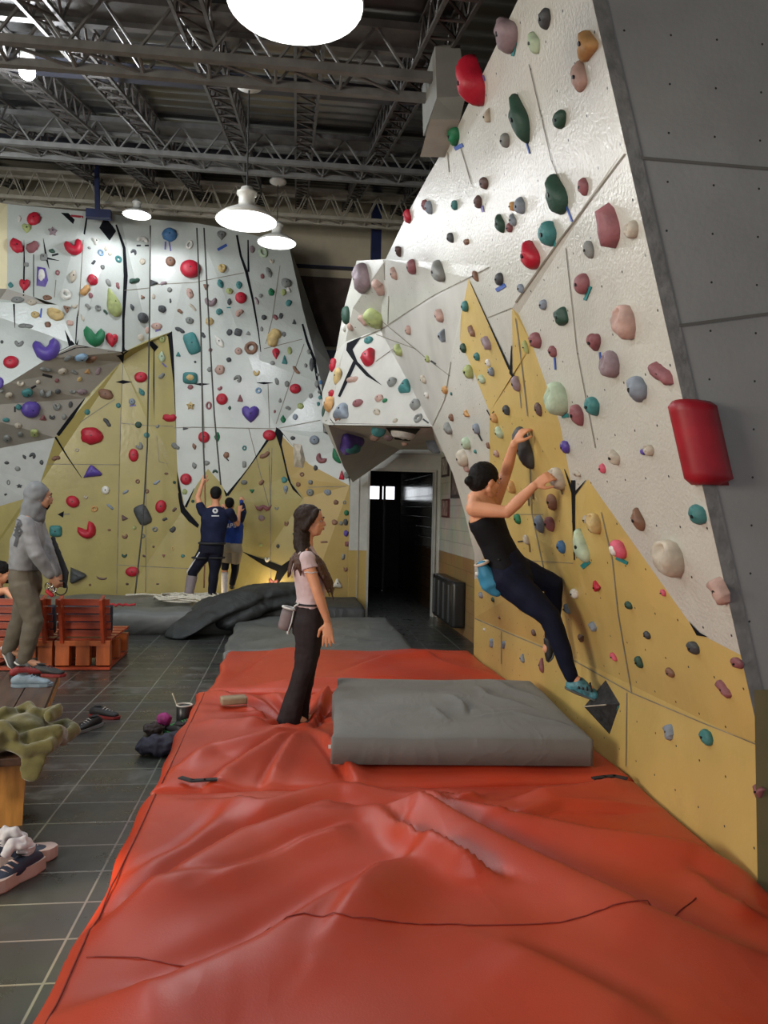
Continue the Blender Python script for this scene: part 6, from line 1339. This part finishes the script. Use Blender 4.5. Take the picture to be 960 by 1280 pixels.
LH(WB, BY, 167, 569, 12, 16, 'ba', 'R', 0, 'upright red oval hold mid-height on the yellow rear wall', 'the upright red oval')
LH(WB, BY, 115, 589, 24, 15, 'tr', 'P', 10, 'purple fin hold on the yellow rear wall', 'the purple fin')
LH(WB, BY, 91, 627, 17, 14, 'ba', 'R', -35, 'red oval hold above the drawn arrow, yellow rear wall', 'the red oval above the arrow')
LH(WB, BY, 108, 661.5, 21, 18, 'be', 'R', 30, 'red crescent hold low on the yellow rear wall', 'the red crescent')
LH(WB, BY, 201, 633, 13, 16, 'ba', 'R', -15, 'red oval hold right of the grey slab, yellow rear wall', 'the red oval by the grey slab')
LH(WB, BY, 165.5, 714.4, 17, 12, 'ba', 'R', 5, 'lowest red oval hold on the yellow rear wall, near the mat', 'the lowest red oval')
LH(WB, BY, 70, 664, 15, 14, 're', 'T', 0, 'teal rounded square hold beside the hooded man', 'the teal square')
LH(WB, BY, 178.7, 644, 17, 25, 're', 'K', 25, 'large slanted charcoal slab hold crossed by the rope', 'the charcoal slab')
LH(WB, BY, 97.6, 719, 21, 20, 'tr', 'K', -90, 'charcoal triangular hold low beside the pallet sofa', 'the low charcoal triangle')
LH(WB, BY, 132, 612.6, 10, 10, 'ba', 'W', 0, 'white ball hold on the yellow rear wall', 'the white ball')
LH(WB, BY, 329, 634, 22, 10, 'mo', 'M', 0, 'maroon moustache hold beside the boy climbing', 'the moustache')
LH(WB, BY, 132, 493, 18, 13, 'bl', 'n', -20, 'brown rocky hold near the grey overhang, yellow rear wall', 'the brown rock')
rows(WB, BW, """
24 274 5 8 bl W; 33.5 286 12 11 he L; 66 290 12 11 st m; 54.6 322 9 8 re g; 65 314 9 5 le D -10; t 65 319.5 73 317.5 2.5 K; 33 331 6 5 re g; 72 341 6 8 rg M
90.6 345.6 19 9 le C 80; 13.5 356.5 7 7 le T; 119.6 302 10 9 tr W 180; 111.6 310 4 3 bl g; 126 316 8 10 rg S; 132 311 4 7 le C; 137 317.5 4 4 bl C; 148 324 9 9 rg T
117 328 4 7 br K 50; 128 334 5 6 bl g; 135.4 353.5 6 9 bl g 25; 147 357 5 8 br M 100; 178 300 14 6 be W 180; t 170.5 307 176 307 2 K; t 181 307 186 307 2 K; 167 315.6 7 6 be K 160
178 327 7 8 bl C; 168 351 16 7 br D 25; 192.5 354 8 10 tr K -90; 204.4 354 9 5 br m 15; 212 362.5 6 6 bl g; t 207 302 206.5 312 2 P; t 211.5 302 213.5 314 2 P
213 327 12 12 ba n; 237 306 9 14 rg W -20; 39.4 378 13 7 bl C; 22 375 17 8 bl g; 58.8 372.5 11 6 bl n; 82 368 15 14 rg W; 44 393.5 11 8 bl Y; t 52 385.5 50.5 397 2 B; 69 393.5 23 14 ju Y -20
83.5 387 9 9 tr n 180; 93 382.5 8 4 be C 20; 32 407.5 20 7 br g; 60 406 8 7 bl n; 87.5 404 8 6 re I; 2.5 427.5 4 4 bl K; 24 428.5 11 7 be g; 0 479 9 13 bl P; 103 397.5 4 9 le C 20; 110 383 9 5 br g -50; 113 369.5 5 7 bl M
122.5 385 8 8 rg g; 132 390 7 4 br D -50; 165 384 8 5 le K -70; 178.5 371.6 5 5 tr n -90; 178.5 397.5 13 13 ba K; 192 371 4 7 bl C; 213 376 3 6 br K 90; 202.5 386.6 10 9 bl K -30
196 408 14 8 bl I; 184 413 6 8 bl I; t 194 414 201 411.5 2.5 P; 176 422 7 8 bl C -20; 202.5 424 8 9 bl L; 277 295 12 11 dd g; t 272 312.5 283.5 306 3.5 B; 277.5 336 10 10 ju Y; 275.6 355 7 10 bl T 20; 298.5 356.5 7 9 bl T
286.6 364 9 7 bl L; 257.5 359 7 8 tr n 180; 263.5 376 15 10 be m; 286.6 377.5 5 8 bl K; t 283.5 384.5 288.5 384.5 1.5 T; 237.5 367 8 13 bl I 15; 241 384 13 4 br C -45; 225 389 8 5 br n -30; 274 390 8 8 bl T -30; 299 391 12 8 br I 45
328 345.6 5 6 bl M; 325.6 370 5 5 bl g; 321 376 4 10 br m 20; 315 312 6 9 bl m; 237 401 10 8 bl g -20; 225 412.5 14 6 br K -25; 223 443 6 6 tr T; 244 452.5 3 3 bl K; 238 484 7 6 bl M; 238 507.5 11 11 st Y; 262 402 10 10 bl Y; 254 419 8 5 br K -50
263 437.5 5 5 bl M; 262 462 6 6 bl g; 274 427 9 18 le W 35; 287 415.6 7 8 bl K; 297.5 415.6 9 9 re K -15; 310 416.6 6 5 tr g; 298 439 9 9 ba I; 286 450 6 6 bl K; 275 462.5 12 12 bl I; 297 474 9 8 be g 150; 320.6 465.6 8 6 be Y; 275 485.6 7 5 br M 30
300 498 7 9 tr M; 323 488 8 8 rg S; 261 507 8 12 rg M; 329 316 12 14 rg l 20; 340 326 5 5 be C; 336 341 7 12 bl g 20; 357 354 12 11 bl g; 360 362.5 6 6 tr W; 354 365.6 7 8 bl L; 339 365.6 7 9 bl G; 360.6 379 7 8 bl T -30; 330 397 7 6 bl K; 344 396.6 7 6 br M -30; 351 395 5 7 bl K; 367.5 402.5 5 6 tr K
355 418 5 6 bl g; 327 411.6 4 6 bl g; 362 438.6 6 9 bl L; 355.5 450 7 11 tr T; 340.6 454 6 5 bl g; 370 462.7 13 5 br n -50; 382 457 4 5 bl g; 389.5 456 6 16 bl K; 386 440 5 6 bl g; 346 477 5 9 bl g 20; 358.6 480 6 7 bl g; 388.5 495 5 6 bl g; 350 500.6 4 6 dr g; 360 510 7 5 br g -30; 375.6 508 8 7 bl L -30; 369 521.5 6 7 bl q; 354 524 7 10 le G; 343.5 514.5 3 4 bl M
396 480 5 9 bl g; 401 478 4 5 bl B; 397 468.5 4 4 bl g; 398 505 4 5 bl T; 400 497 4 5 bl T; 399 490 4 4 bl g; 287 510 6 4 le D 90; 232 535.6 4 7 tr K -90; 271.5 546 13 7 le G 90; 220 559 10 6 br g -30; 243 558 9 5 le n -70; 283 569 7 8 bl n; t 283 573 286 576 1.5 K; 305.6 560 6 7 rg T; 305.4 580.6 5 8 re g; 243 582 9 6 le g -70; 258 578.8 8 6 bl g; 269 590 7 4 be D 180; 231 615 6 7 bl L
366 547.7 6 5 bl K; 393 550 12 11 ba q; 394.6 585 5 7 bl K""")
rows(WB, BG, """
84.5 447.5 7 8 bl g; 101 446 11 9 bl S; 114 449 8 10 bl n; 57 462 15 5 br g; t 53 468 65 471 3 K; 78 464 9 8 bl C; 92.5 465 9 5 br g -20; 109 464 7 6 tr O; 71 475.5 5 5 ba M; 47.5 477.5 5 5 bl C; 99 474 5 6 bl Y; 122.5 464 5 9 re m
25.6 479 8 5 be C; 34 490.6 13 10 bl T; t 39 485 45 482 2.5 K; 57 490.6 14 8 be g; 72 489.5 7 6 bl K; 90.6 489 8 4 be g; 103 490 12 7 bl m; 11 494 9 7 bl C; 2.5 489 5 4 bl g; 23 509 7 7 bl T; t 18.5 508 18.5 515 2 K; 71 507.5 9 8 be g; 88 505.6 5 8 ba K; 54 522 9 7 tr M; 65 521 7 5 be K; 80 521 6 7 bl g
7.5 525 9 5 bl T; 22.5 532 9 7 bl C; 25.6 543 7 6 bl g; 43 541 10 9 re L; 9 548 10 9 bl g""")
rows(WB, BL, """30.6 571 7 4 le K -60; 40.6 570 7 7 be K 150; 8.5 578.5 6 4 bl K; 52 578 5 6 bl K; 22 586 7 6 bl g; 10.5 603 5 8 rg g; 24 607.5 8 6 st K; 7 618 4 3 br K 40""")
rows(WB, BY, """
202 446 9 14 le l; t 203 454 208 459 2 P; 202 470 10 6 br g 40; 70 572.5 12 6 br n 15; 96 562.5 6 5 rg C; 109 515 7 7 ba T; 148 507 6 6 bl T; 134 528 14 6 br K -52; 177 490 7 11 le T 30; 165 502 8 8 ba q; t 162 507.5 170 506.5 2 P; 173 531 8 8 ba D; 183.5 544 7 7 ba T; 197 533 6 4 br g 50; 174 557 8 8 be g 40; 218 557 9 7 br g -30
326.8 603 8 6 br n 35; 315 614 6 5 tr G 180; 331 569 15 7 br n 30; 305 603 8 6 bl g; 377.5 593 6 6 rg n; 388 602.7 6 6 bl g; 372.7 605.7 6 6 bl n; 387.7 615.5 9 9 ba g; 409.6 615.5 9 7 bl q -20; 420 628 6 6 bl n; 355 600 7 8 bl T; 357 612.6 6 11 dd q; 345.7 635 5 4 be g; 326.8 647.6 8 7 bl m -30; 358 654 5 6 be n; 427 594 7 12 tr R
433.5 594 7 9 bl g; 430.5 628 5 5 rg g; 433 641 6 7 ba G; 432 652.7 6 8 bl K; 418 653 7 7 bl n; 426 654 5 5 bl g; 432.5 666.7 6 8 bl P; 434 680 6 6 re M; 429 696 5 8 br g 70; 431.7 711 5 5 be n; 415 735 7 4 br n -30; 421.7 729 12 12 tr W; 405 677.5 10 3 br n 0; 347.5 683 4 5 bl K; 326 682 5 4 bl L; 334 699 6 6 be W; 342 726 12 7 be M -10; 314 733 4 4 bl n; 367.5 667.5 4 3 bl D
137.7 633.5 11 4 br q -40; 157 615 9 4 br q 35; 172 601.7 6 6 rg n; 107.4 621 5 4 be C; 118 636 9 8 rg O; 136.6 662.5 4 3 bl n; 155 648 9 6 tr N 150; 168 659.7 5 5 ba L; 156 670 7 5 be n 20; 155.5 694 7 4 be D; 127 722 13 4 cr N -10; 112.5 731 3 3 bl n; 159 730 4 3 bl N; 196 603 10 4 br q 30; 183.5 614 6 6 rg n; 218 603 4 4 ba D; 241 626.6 4 4 ba D; 218 637 7 4 br N 40; 206 649 7 4 br K 15; 193.5 661.6 8 7 rg g; 216 662 9 7 br K 35; 178.5 670 6 6 rg g; 192 683.5 3 3 bl N; 216 685 4 6 rg Y; 180 695 4 3 bl N -30; 204.6 695 4 4 tr M 180; 228.5 695 5 4 bl T; 197 730 4 2 bl N; 208 592 5 3 bl n""")
# ---- right wall
RWH, RYE, RPR = 'white right wall', 'yellow right wall', 'prow over the doorway'
LH(WR, RWH, 588, 103, 33, 60, 'le', 'R', -12, 'large red leaf hold hanging off the top edge of the right wall', 'the big red leaf', protr=.75)
LH(WR, RWH, 632.5, 42, 25, 42, 'dr', 'm', 8, 'large grey-mauve teardrop hold near the top of the right wall', 'the grey-mauve teardrop')
LH(WR, RWH, 649, 150, 21, 60, 'le', 'D', 0, 'tall dark green leaf hold high on the right wall', 'the upper dark green leaf')
LH(WR, RWH, 696, 243, 24, 48, 'dr', 'D', 0, 'dark green leaf hold with a blue tape tail', 'the lower dark green leaf')
LH(WR, RWH, 734, 54, 24, 31, 'tr', 'O', 0, 'orange tooth-shaped hold near the top arris of the right wall', 'the orange tooth')
LH(WR, RWH, 760, 283, 27, 54, 'br', 'M', 82, 'long maroon sausage hold beside the grey arris', 'the maroon sausage', protr=.5)
LH(WR, RWH, 662.5, 319.5, 24, 34, 'dr', 'R', -6, 'bright red teardrop hold mid-height on the right wall', 'the red teardrop')
LH(WR, RWH, 685, 293, 20, 29, 'bl', 'T', 0, 'teal-blue oval hold just above the red teardrop', 'the teal-blue oval')
LH(WR, RWH, 781, 404, 26, 42, 'ju', 'I', 0, 'large pinkish rock hold with a scooped top', 'the pinkish rock')
LH(WR, RWH, 827, 467, 40, 22, 'br', 'M', -38, 'long dusty maroon bean hold above the red foam pad', 'the dusty maroon bean')
LH(WR, RWH, 837, 699, 36, 45, 'ju', 'C', 0, 'largest stone-coloured hold, low on the white right wall', 'the largest stone hold')
LH(WR, RWH, 696, 501, 29, 38, 'ju', 'l', 20, 'large sage green hold with a thumb notch', 'the sage green hold')
LH(WR, RWH, 873, 644, 20, 25, 'bl', 'T', 0, 'teal hold near the arris below the red foam pad', 'the teal hold by the arris')
LH(WR, RWH, 900, 738, 28, 30, 'br', 'I', -50, 'pale pink and grey curved hold lowest on the white panel', 'the lowest pink hold')
def diamond():
    B4 = [hit(WR, *p) for p in ((757, 850), (775, 880), (762, 918), (744, 884))]; n_ = B4[0][1]; b4 = [q[0] for q in B4]; c = sum(b4, Vector()) / 4
    ap, ap2 = b4[3].lerp(b4[1], .25) + n_ * .105, b4[3].lerp(b4[1], .8) + n_ * .05
    vs = [p - c for p in b4 + [ap, ap2]]
    me = bpy.data.meshes.new('climbing_hold'); me.from_pydata([tuple(v) for v in vs], [], [(0, 4, 5), (0, 5, 1), (0, 3, 4), (2, 5, 4), (2, 1, 5), (2, 4, 3), (0, 1, 2, 3)]); me.materials.append(mat('black_grip_coat', (.022, .023, .025), .75, var=.5, scale=30, bump=.4, bscale=90))
    o = bpy.data.objects.new('climbing_hold', me); C.objects.link(o); o.location = c
    bm = bmesh.new(); tube(bm, [ap - c + n_ * .002, ap2 - c + n_ * .002], .004, 5); m2_ = bpy.data.meshes.new('worn_ridge'); bm.to_mesh(m2_); bm.free(); m2_.materials.append(HM['C']); r_ = bpy.data.objects.new('worn_ridge', m2_); C.objects.link(r_); r_.parent = o
    ITEMS.append(dict(o=o, px=757, py=884, w=37, h=66, reg=RYE, col='black', sh='faceted', label='black diamond volume under the climbing shoe', lm='the black diamond volume', kind='hold', side=True))
diamond()
LH(WR, RYE, 727, 683, 17, 42, 'dr', 'l', 0, 'sage green cone hold on the yellow right wall', 'the green cone')
LH(WR, RYE, 655, 561, 19, 48, 'bl', 'K', 0, 'dark charcoal hold gripped by the climber\'s upper hand', 'the charcoal hand hold')
LH(WR, RYE, 697, 599, 17, 27, 'ju', 'C', 0, 'beige cup hold gripped by the climber\'s lower hand', 'the beige hand hold')
LH(WR, RYE, 773, 687, 21, 23, 'bl', 'X', -20, 'pink and white marbled hold on the yellow right wall', 'the pink marbled hold', col2='W')
LH(WR, RYE, 743, 655, 17, 26, 'ju', 'Y', 0, 'yellow clustered knob hold on the yellow right wall', 'the yellow knobs')
LH(WR, RPR, 451, 349, 26, 30, 're', 'm', 5, 'big square mauve hold at the tip of the prow', 'the mauve block')
LH(WR, RWH, 547, 340, 19, 25, 'dr', 'g', -12, 'grey teardrop hold left of the crease, right wall', 'the grey teardrop')
LH(WR, RWH, 514, 334, 18, 17, 'ba', 'M', 0, 'brick-red dome hold left of the grey teardrop', 'the brick-red dome')
LH(WR, RPR, 462, 447, 18, 20, 'dr', 'R', -15, 'red teardrop hold under the prow', 'the red prow teardrop')
LH(WR, RPR, 504, 543, 23, 17, 'rg', 'W', 0, 'white ring-like skull hold under the prow edge over the doorway', 'the white ring')
LH(WR, RPR, 435, 554, 37, 20, 'tr', 'P', 180, 'purple and teal triangular panel hold under the prow', 'the purple triangle', col2='T')
LH(WR, RWH, 577.5, 573, 18, 21, 'ba', 'C', 0, 'beige ball hold with stripes behind the climber\'s head', 'the striped ball')
LH(WR, RWH, 545, 554, 15, 22, 're', 'q', 15, 'blue-grey block hold on the column edge by the doorway', 'the blue-grey block')
rows(WR, RPR, """
474.5 359 12 15 br I 60; 492 342.5 7 16 le I; 469 397.5 17 21 bl L; 454 400 10 15 br I -60; 461 425.5 12 8 bl T; 497.5 438 12 15 dr L; 510 413 14 11 bl I; 549 395 14 16 bl I -20; 552.5 420 15 15 tr q 180; 534 449 9 8 bl L; t 539 451 545 455 2 K
441 474.5 17 8 br I; 490 478 12 11 bl g; 508 483 15 16 tr T; 529 474.5 11 10 bl C -30; 556 487.5 14 10 bl O; 564 492.5 5 4 bl T; 533 494 8 8 bl W; 447.5 504 15 9 ba M; 474 498 12 8 bl I; 481 501 7 5 bl G; 429 514 21 19 tr q; 422.5 524 9 5 be n 180; 471 515 12 7 bl C -20; 494 526 7 5 bl C; 520 506 14 13 bl g; 522.5 522.5 13 12 rg g; t 529 524 536 529 2 K
506 554.5 6 5 bl I; 474.5 537.5 14 11 bl T; 469 546 9 7 bl I; 486 546 9 8 bl m
432 394 10 22 ba D; 430.5 410 6 9 bl W; 438 409 6 9 bl I; 416 456 8 16 bl R; 421 470 7 20 bl Y; 414 492 12 9 bl R; 411 505 11 18 bl O; 404.5 513 4 15 bl D""")
rows(WR, RWH, """
564 522 8 9 bl n; 583 517 10 9 tr O; 560 536 11 15 dr g; 595.5 536 8 13 bl q; t 598 542 603 551 1.6 K; 582.5 555 14 16 bl l; 594 564.5 5 5 bl T; 610 557 4 8 re n; 583 586 6 9 bl I
509 271 10 14 re R; 498 313 7 14 tr N -90; 531 257 8 12 bl M; 536 260 8 15 bl q; 568 257 12 11 bl T; 597.5 253 12 14 bl N; t 603 257 604.5 265 3 P; 605 229.5 17 13 bl N -20; 563 297.5 12 12 bl K -30; 583 302.5 14 8 br n -20; 625 280 11 23 le D; 594.5 345 14 11 le n -60; 624 349 15 15 ba K; t 621 363 632 356 5 B
681 24 18 20 bl K; t 645 53 641.5 70 3.5 T; 667.5 54 13 27 le l; t 604 94 606 101 2.5 P; t 601 112 606 110 3 P; 724 96 16 31 re I; 609 146 13 14 tr C 180; 567 171 22 20 bl G; t 569 186 579 181 5 B; t 659 179 663 192 1.6 B; t 660.5 156 660 176 2 T; 631 176 14 16 bl g; 700 150 21 19 bl D; t 709 258 716 277 1.8 B; 729 234 12 21 bl M; 650 258 14 18 bl q -20; 640 258 7 11 bl O; 637 285 9 11 bl M; 641 275 8 15 dr q; t 693.5 288 694.5 308 2 T
790 287.5 21 20 ju C; 736 312.5 12 22 bl g; 651 361 12 11 bl q -30; 727.5 355 21 24 ba M; t 739 358 732 375 3.5 T; 679 381 14 12 bl q; 702 396 19 20 re D; 669.5 426 16 19 bl M; 691 440 9 14 bl M; t 694 447 695 462 1.8 B; 743 428 17 22 he M -15; t 750.5 440 752 455 1.8 B; 763 457 25 30 ju m 20; 796 486 23 31 bl q; 721 519 16 26 bl M; t 703 520 711 519 5 T; 740 508 20 23 bl T; 706.5 559 12 15 bl P; 768 572 14 20 le C 15; 753 585.6 8 12 ba X
811.6 563 15 14 ju C; 804 565 7 8 bl P; 721.6 592 15 9 br C -10; 798 650 16 29 le n; 829 741 7 9 bl X""")
rows(WR, RYE, """
581 383 11 13 ba T; 589 414 7 17 br n -65; 607.5 429 10 21 br m -60; 579 435.5 11 11 bl D; 596 446 8 10 bl T; 585.5 465 12 17 bl L; 610 454 9 9 bl W; 614 465 10 11 bl q; 602 474 14 11 bl l -25; 617.5 523 11 12 bl O; 633 513 8 13 bl K; 624 541 9 15 le l; 620.5 567.5 8 9 bl I; 645 480 10 19 bl m 20; 657 434 6 16 bl L; 673 512 8 17 bl N; 673.5 516 6 8 bl O
690 628 12 20 bl n; 647 649 10 12 bl G; 674 655 12 21 bl q; 687 655 13 18 bl M; 701.6 684 11 16 bl B 20; 733 650 10 11 bl C; 740 661 12 11 bl n; t 737 701 728 709 6 T; t 771 697 785 704 4 T; 658 675 7 12 ju C; t 648 677 656 676 1.6 K; t 662 680 663 690 1.2 n; t 666 605 667 624 1.2 n; t 660 610 661.5 632 1.2 n; t 701 608 703.5 618 1.5 n; 639 609 10 16 ju O; 624 600 7 9 bl I
746 734 11 12 tr R 150; 786 757 11 10 bl D; 809 794 10 10 bl K; 867 810 17 16 bl K; 741 783 9 13 br q -50; 727 798 11 9 tr n 180; 767 821 12 9 bl X -20; 799 828 10 14 bl D; 838 841 13 11 bl n; 922 829 17 14 bl M; 905 861 22 15 br M -28; 718 742 13 12 ba W; 708 761 8 12 tr q; 836 915 13 19 br q -55; 883 922 18 19 bl T; 951 990 15 16 tr M 180; 649 761 5 6 bl Y; 667 791 6 8 bl N; 653 823 6 11 dr q; 677 832 7 18 dr M
601 744 6 8 bl q; 616 750 5 6 bl D; 624 772 5 4 bl n; 605 787 4 4 bl W; 614 804 5 12 br q 70; 629 806 5 11 br q 70; t 762 900 773 882 4 T; 631 676 5 8 bl n; 596 718 4 6 bl W""")
# labels from each hold's look and its nearest landmarks
import re as _re
WORD = {'BW': ''}
def sz(it):
    a = it['w'] * it['h'] * (.45 if it['side'] else 1.0)
    return 'tiny' if a < 28 else 'small' if a < 75 else 'medium' if a < 180 else 'large'
def direc(a, b):
    dx, dy = a['px'] - b['px'], a['py'] - b['py']; d = math.hypot(dx, dy); ang = math.degrees(math.atan2(-dy, dx)) % 360
    nm = ['right of', 'up and right of', 'above', 'up and left of', 'left of', 'down and left of', 'below', 'down and right of'][int((ang + 22.5) // 45) % 8]
    return ('just ' if d < 22 else '' if d < 45 else 'well ') + nm
lms = [i for i in ITEMS if i['lm']]; used_l = set()
for it in ITEMS:
    if it['label']: used_l.add(it['label'])
for it in ITEMS:
    o = it['o']
    if it['label'] is None:
        noun = 'tape strip' if it['kind'] == 'tape' else 'hold'
        near = sorted(lms, key=lambda l: math.hypot(l['px'] - it['px'], l['py'] - it['py']) + (0 if l['side'] == it['side'] else 200))
        lab = None
        for k in range(8):
            c = f"{sz(it)} {it['col']} {it['sh']} {noun} {direc(it, near[k])} {near[k]['lm']}" if it['kind'] == 'hold' else f"{it['col']} {noun} {direc(it, near[k])} {near[k]['lm']}"
            c = ' '.join(c.split())
            if c not in used_l and len(c.split()) <= 16: lab = c; break
        if lab is None: print('no label', it['px'], it['py']); lab = c + ' again'
        used_l.add(lab); it['label'] = lab
    tag(o, it['label'], 'tape' if it['kind'] == 'tape' else 'climbing hold', ('tape strips' if it['kind'] == 'tape' else 'climbing holds') + (' on the right wall' if it['side'] else ' on the rear wall'))
HOLDS = [i for i in ITEMS if i["kind"] == "hold"]
# the 300 that show largest stay individual; the rest of each wall is one piece of stuff
HOLDS.sort(key=lambda i: -(i['w'] * i['h'] + (1e6 if i['lm'] else 0)))
KEEP = 298; rest = HOLDS[KEEP:]
bpy.context.view_layer.update()
bm = bmesh.new(); slots = []
for it in rest:
    o = it['o']; m_ = o.data.materials[0]
    if m_ not in slots: slots.append(m_)
    t = bmesh.new(); t.from_mesh(o.data); t.transform(o.matrix_world)
    for f in t.faces: f.material_index = slots.index(m_); f.smooth = True
    tm = bpy.data.meshes.new('t'); t.to_mesh(tm); t.free(); bm.from_mesh(tm); bpy.data.meshes.remove(tm)
    for c in [x for x in bpy.data.objects if x.parent == o]: bpy.data.objects.remove(c)
    bpy.data.objects.remove(o)
tag(from_bm('climbing_holds', bm, slots, fixn=False), 'scatter of the smallest footholds dotted over the climbing walls', 'climbing holds', None, 'stuff')
# ---- red foam pad wrapped round the arris
bm = bmesh.new(); padr = mat('crimson_foam_pad', (.30, .008, .018), .5, var=.2, scale=8, bump=.1, bscale=20)
pts = []
for k in range(25):
    t = k / 24; z = 1.72 + t * (2.1 - 1.72); pts.append(z)
z0, z1 = atY(890, 606, 2.78).z, atY(872, 500, 2.78).z
rings = []
for k in range(15):
    t = k / 14; z = z0 + (z1 - z0) * t; x = Xp(z); ef = min(1, math.sqrt(max(0, min(t, 1 - t)) * 14) + .55)
    ring = []
    prof = [(0, .05, 0), (-.030, .05, 1), (-.052, .03, 1), (-.056, .0, 1), (-.045, -.045, 1), (-.0, -.065, 1), (.075, -.062, 1), (.105, -.05, 1), (.11, -.004, 0)]
    for (dx, dy, s) in prof: ring.append(bm.verts.new((x + dx * (ef if s else 1), 2.8 + dy * (ef if dy < 0 else 1), z)))
    rings.append(ring)
for a, b_ in zip(rings, rings[1:]):
    for k in range(len(a) - 1): bm.faces.new((a[k], a[k + 1], b_[k + 1], b_[k]))
bm.faces.new(rings[0][::-1]); bm.faces.new(rings[-1])
ro = tag(from_bm('corner_pad', bm, padr, None, True), 'crimson foam pad strapped round the arris of the right wall', 'pad')
# ------------------------------------------------------------------ light
sc = bpy.context.scene
sc.view_settings.view_transform = 'Standard'; sc.view_settings.look = 'None'; sc.view_settings.exposure = 0.0
w = bpy.data.worlds.new('world'); sc.world = w; w.use_nodes = True
w.node_tree.nodes['Background'].inputs[0].default_value = (.93, .95, 1.0, 1); w.node_tree.nodes['Background'].inputs[1].default_value = .42
def area(loc, target, sx, sy, power, col, name='added_area_light'):  # bare area lamps added to light the hall; its walls hold no windows
    ld = bpy.data.lights.new(name, 'AREA'); ld.shape = 'RECTANGLE'; ld.size = sx; ld.size_y = sy; ld.energy = power; ld.color = col
    lo = bpy.data.objects.new(name, ld); C.objects.link(lo); lo.location = loc
    lo.rotation_euler = (Vector(target) - Vector(loc)).to_track_quat('-Z', 'Y').to_euler(); return lo
area((-6.5, .5, 2.6), (1.2, 5.2, 1.2), 2.4, 1.8, 380, (1.0, .90, .76))
area((-5.0, 6.0, 4.6), (-1.5, 12.0, 2.6), 3.0, 1.5, 190, (.86, .95, 1.0))
area((-1.0, -2.0, 3.4), (1.0, 5.0, 1.0), 3.0, 2.0, 110, (1.0, .96, .9))

for (x, y, Y, p_) in ((338, 733, 11.75, 9), (257, 742, 11.3, 3)):
    ld = bpy.data.lights.new('warm_glow', 'POINT'); ld.energy = p_; ld.color = (1, .72, .35); ld.shadow_soft_size = .05
    lo = bpy.data.objects.new('warm_glow', ld); C.objects.link(lo); lo.location = atY(x, y, Y)

ld = bpy.data.lights.new('sun_patch', 'SPOT'); ld.energy = 2600; ld.spot_size = R(9); ld.spot_blend = .35; ld.color = (1, .84, .55); ld.shadow_soft_size = .04
lo = bpy.data.objects.new('sun_patch', ld); C.objects.link(lo); lo.location = (-5.2, .2, 3.2); lo.rotation_euler = (atZ(-12, 1200, 0) - lo.location).to_track_quat('-Z', 'Y').to_euler()
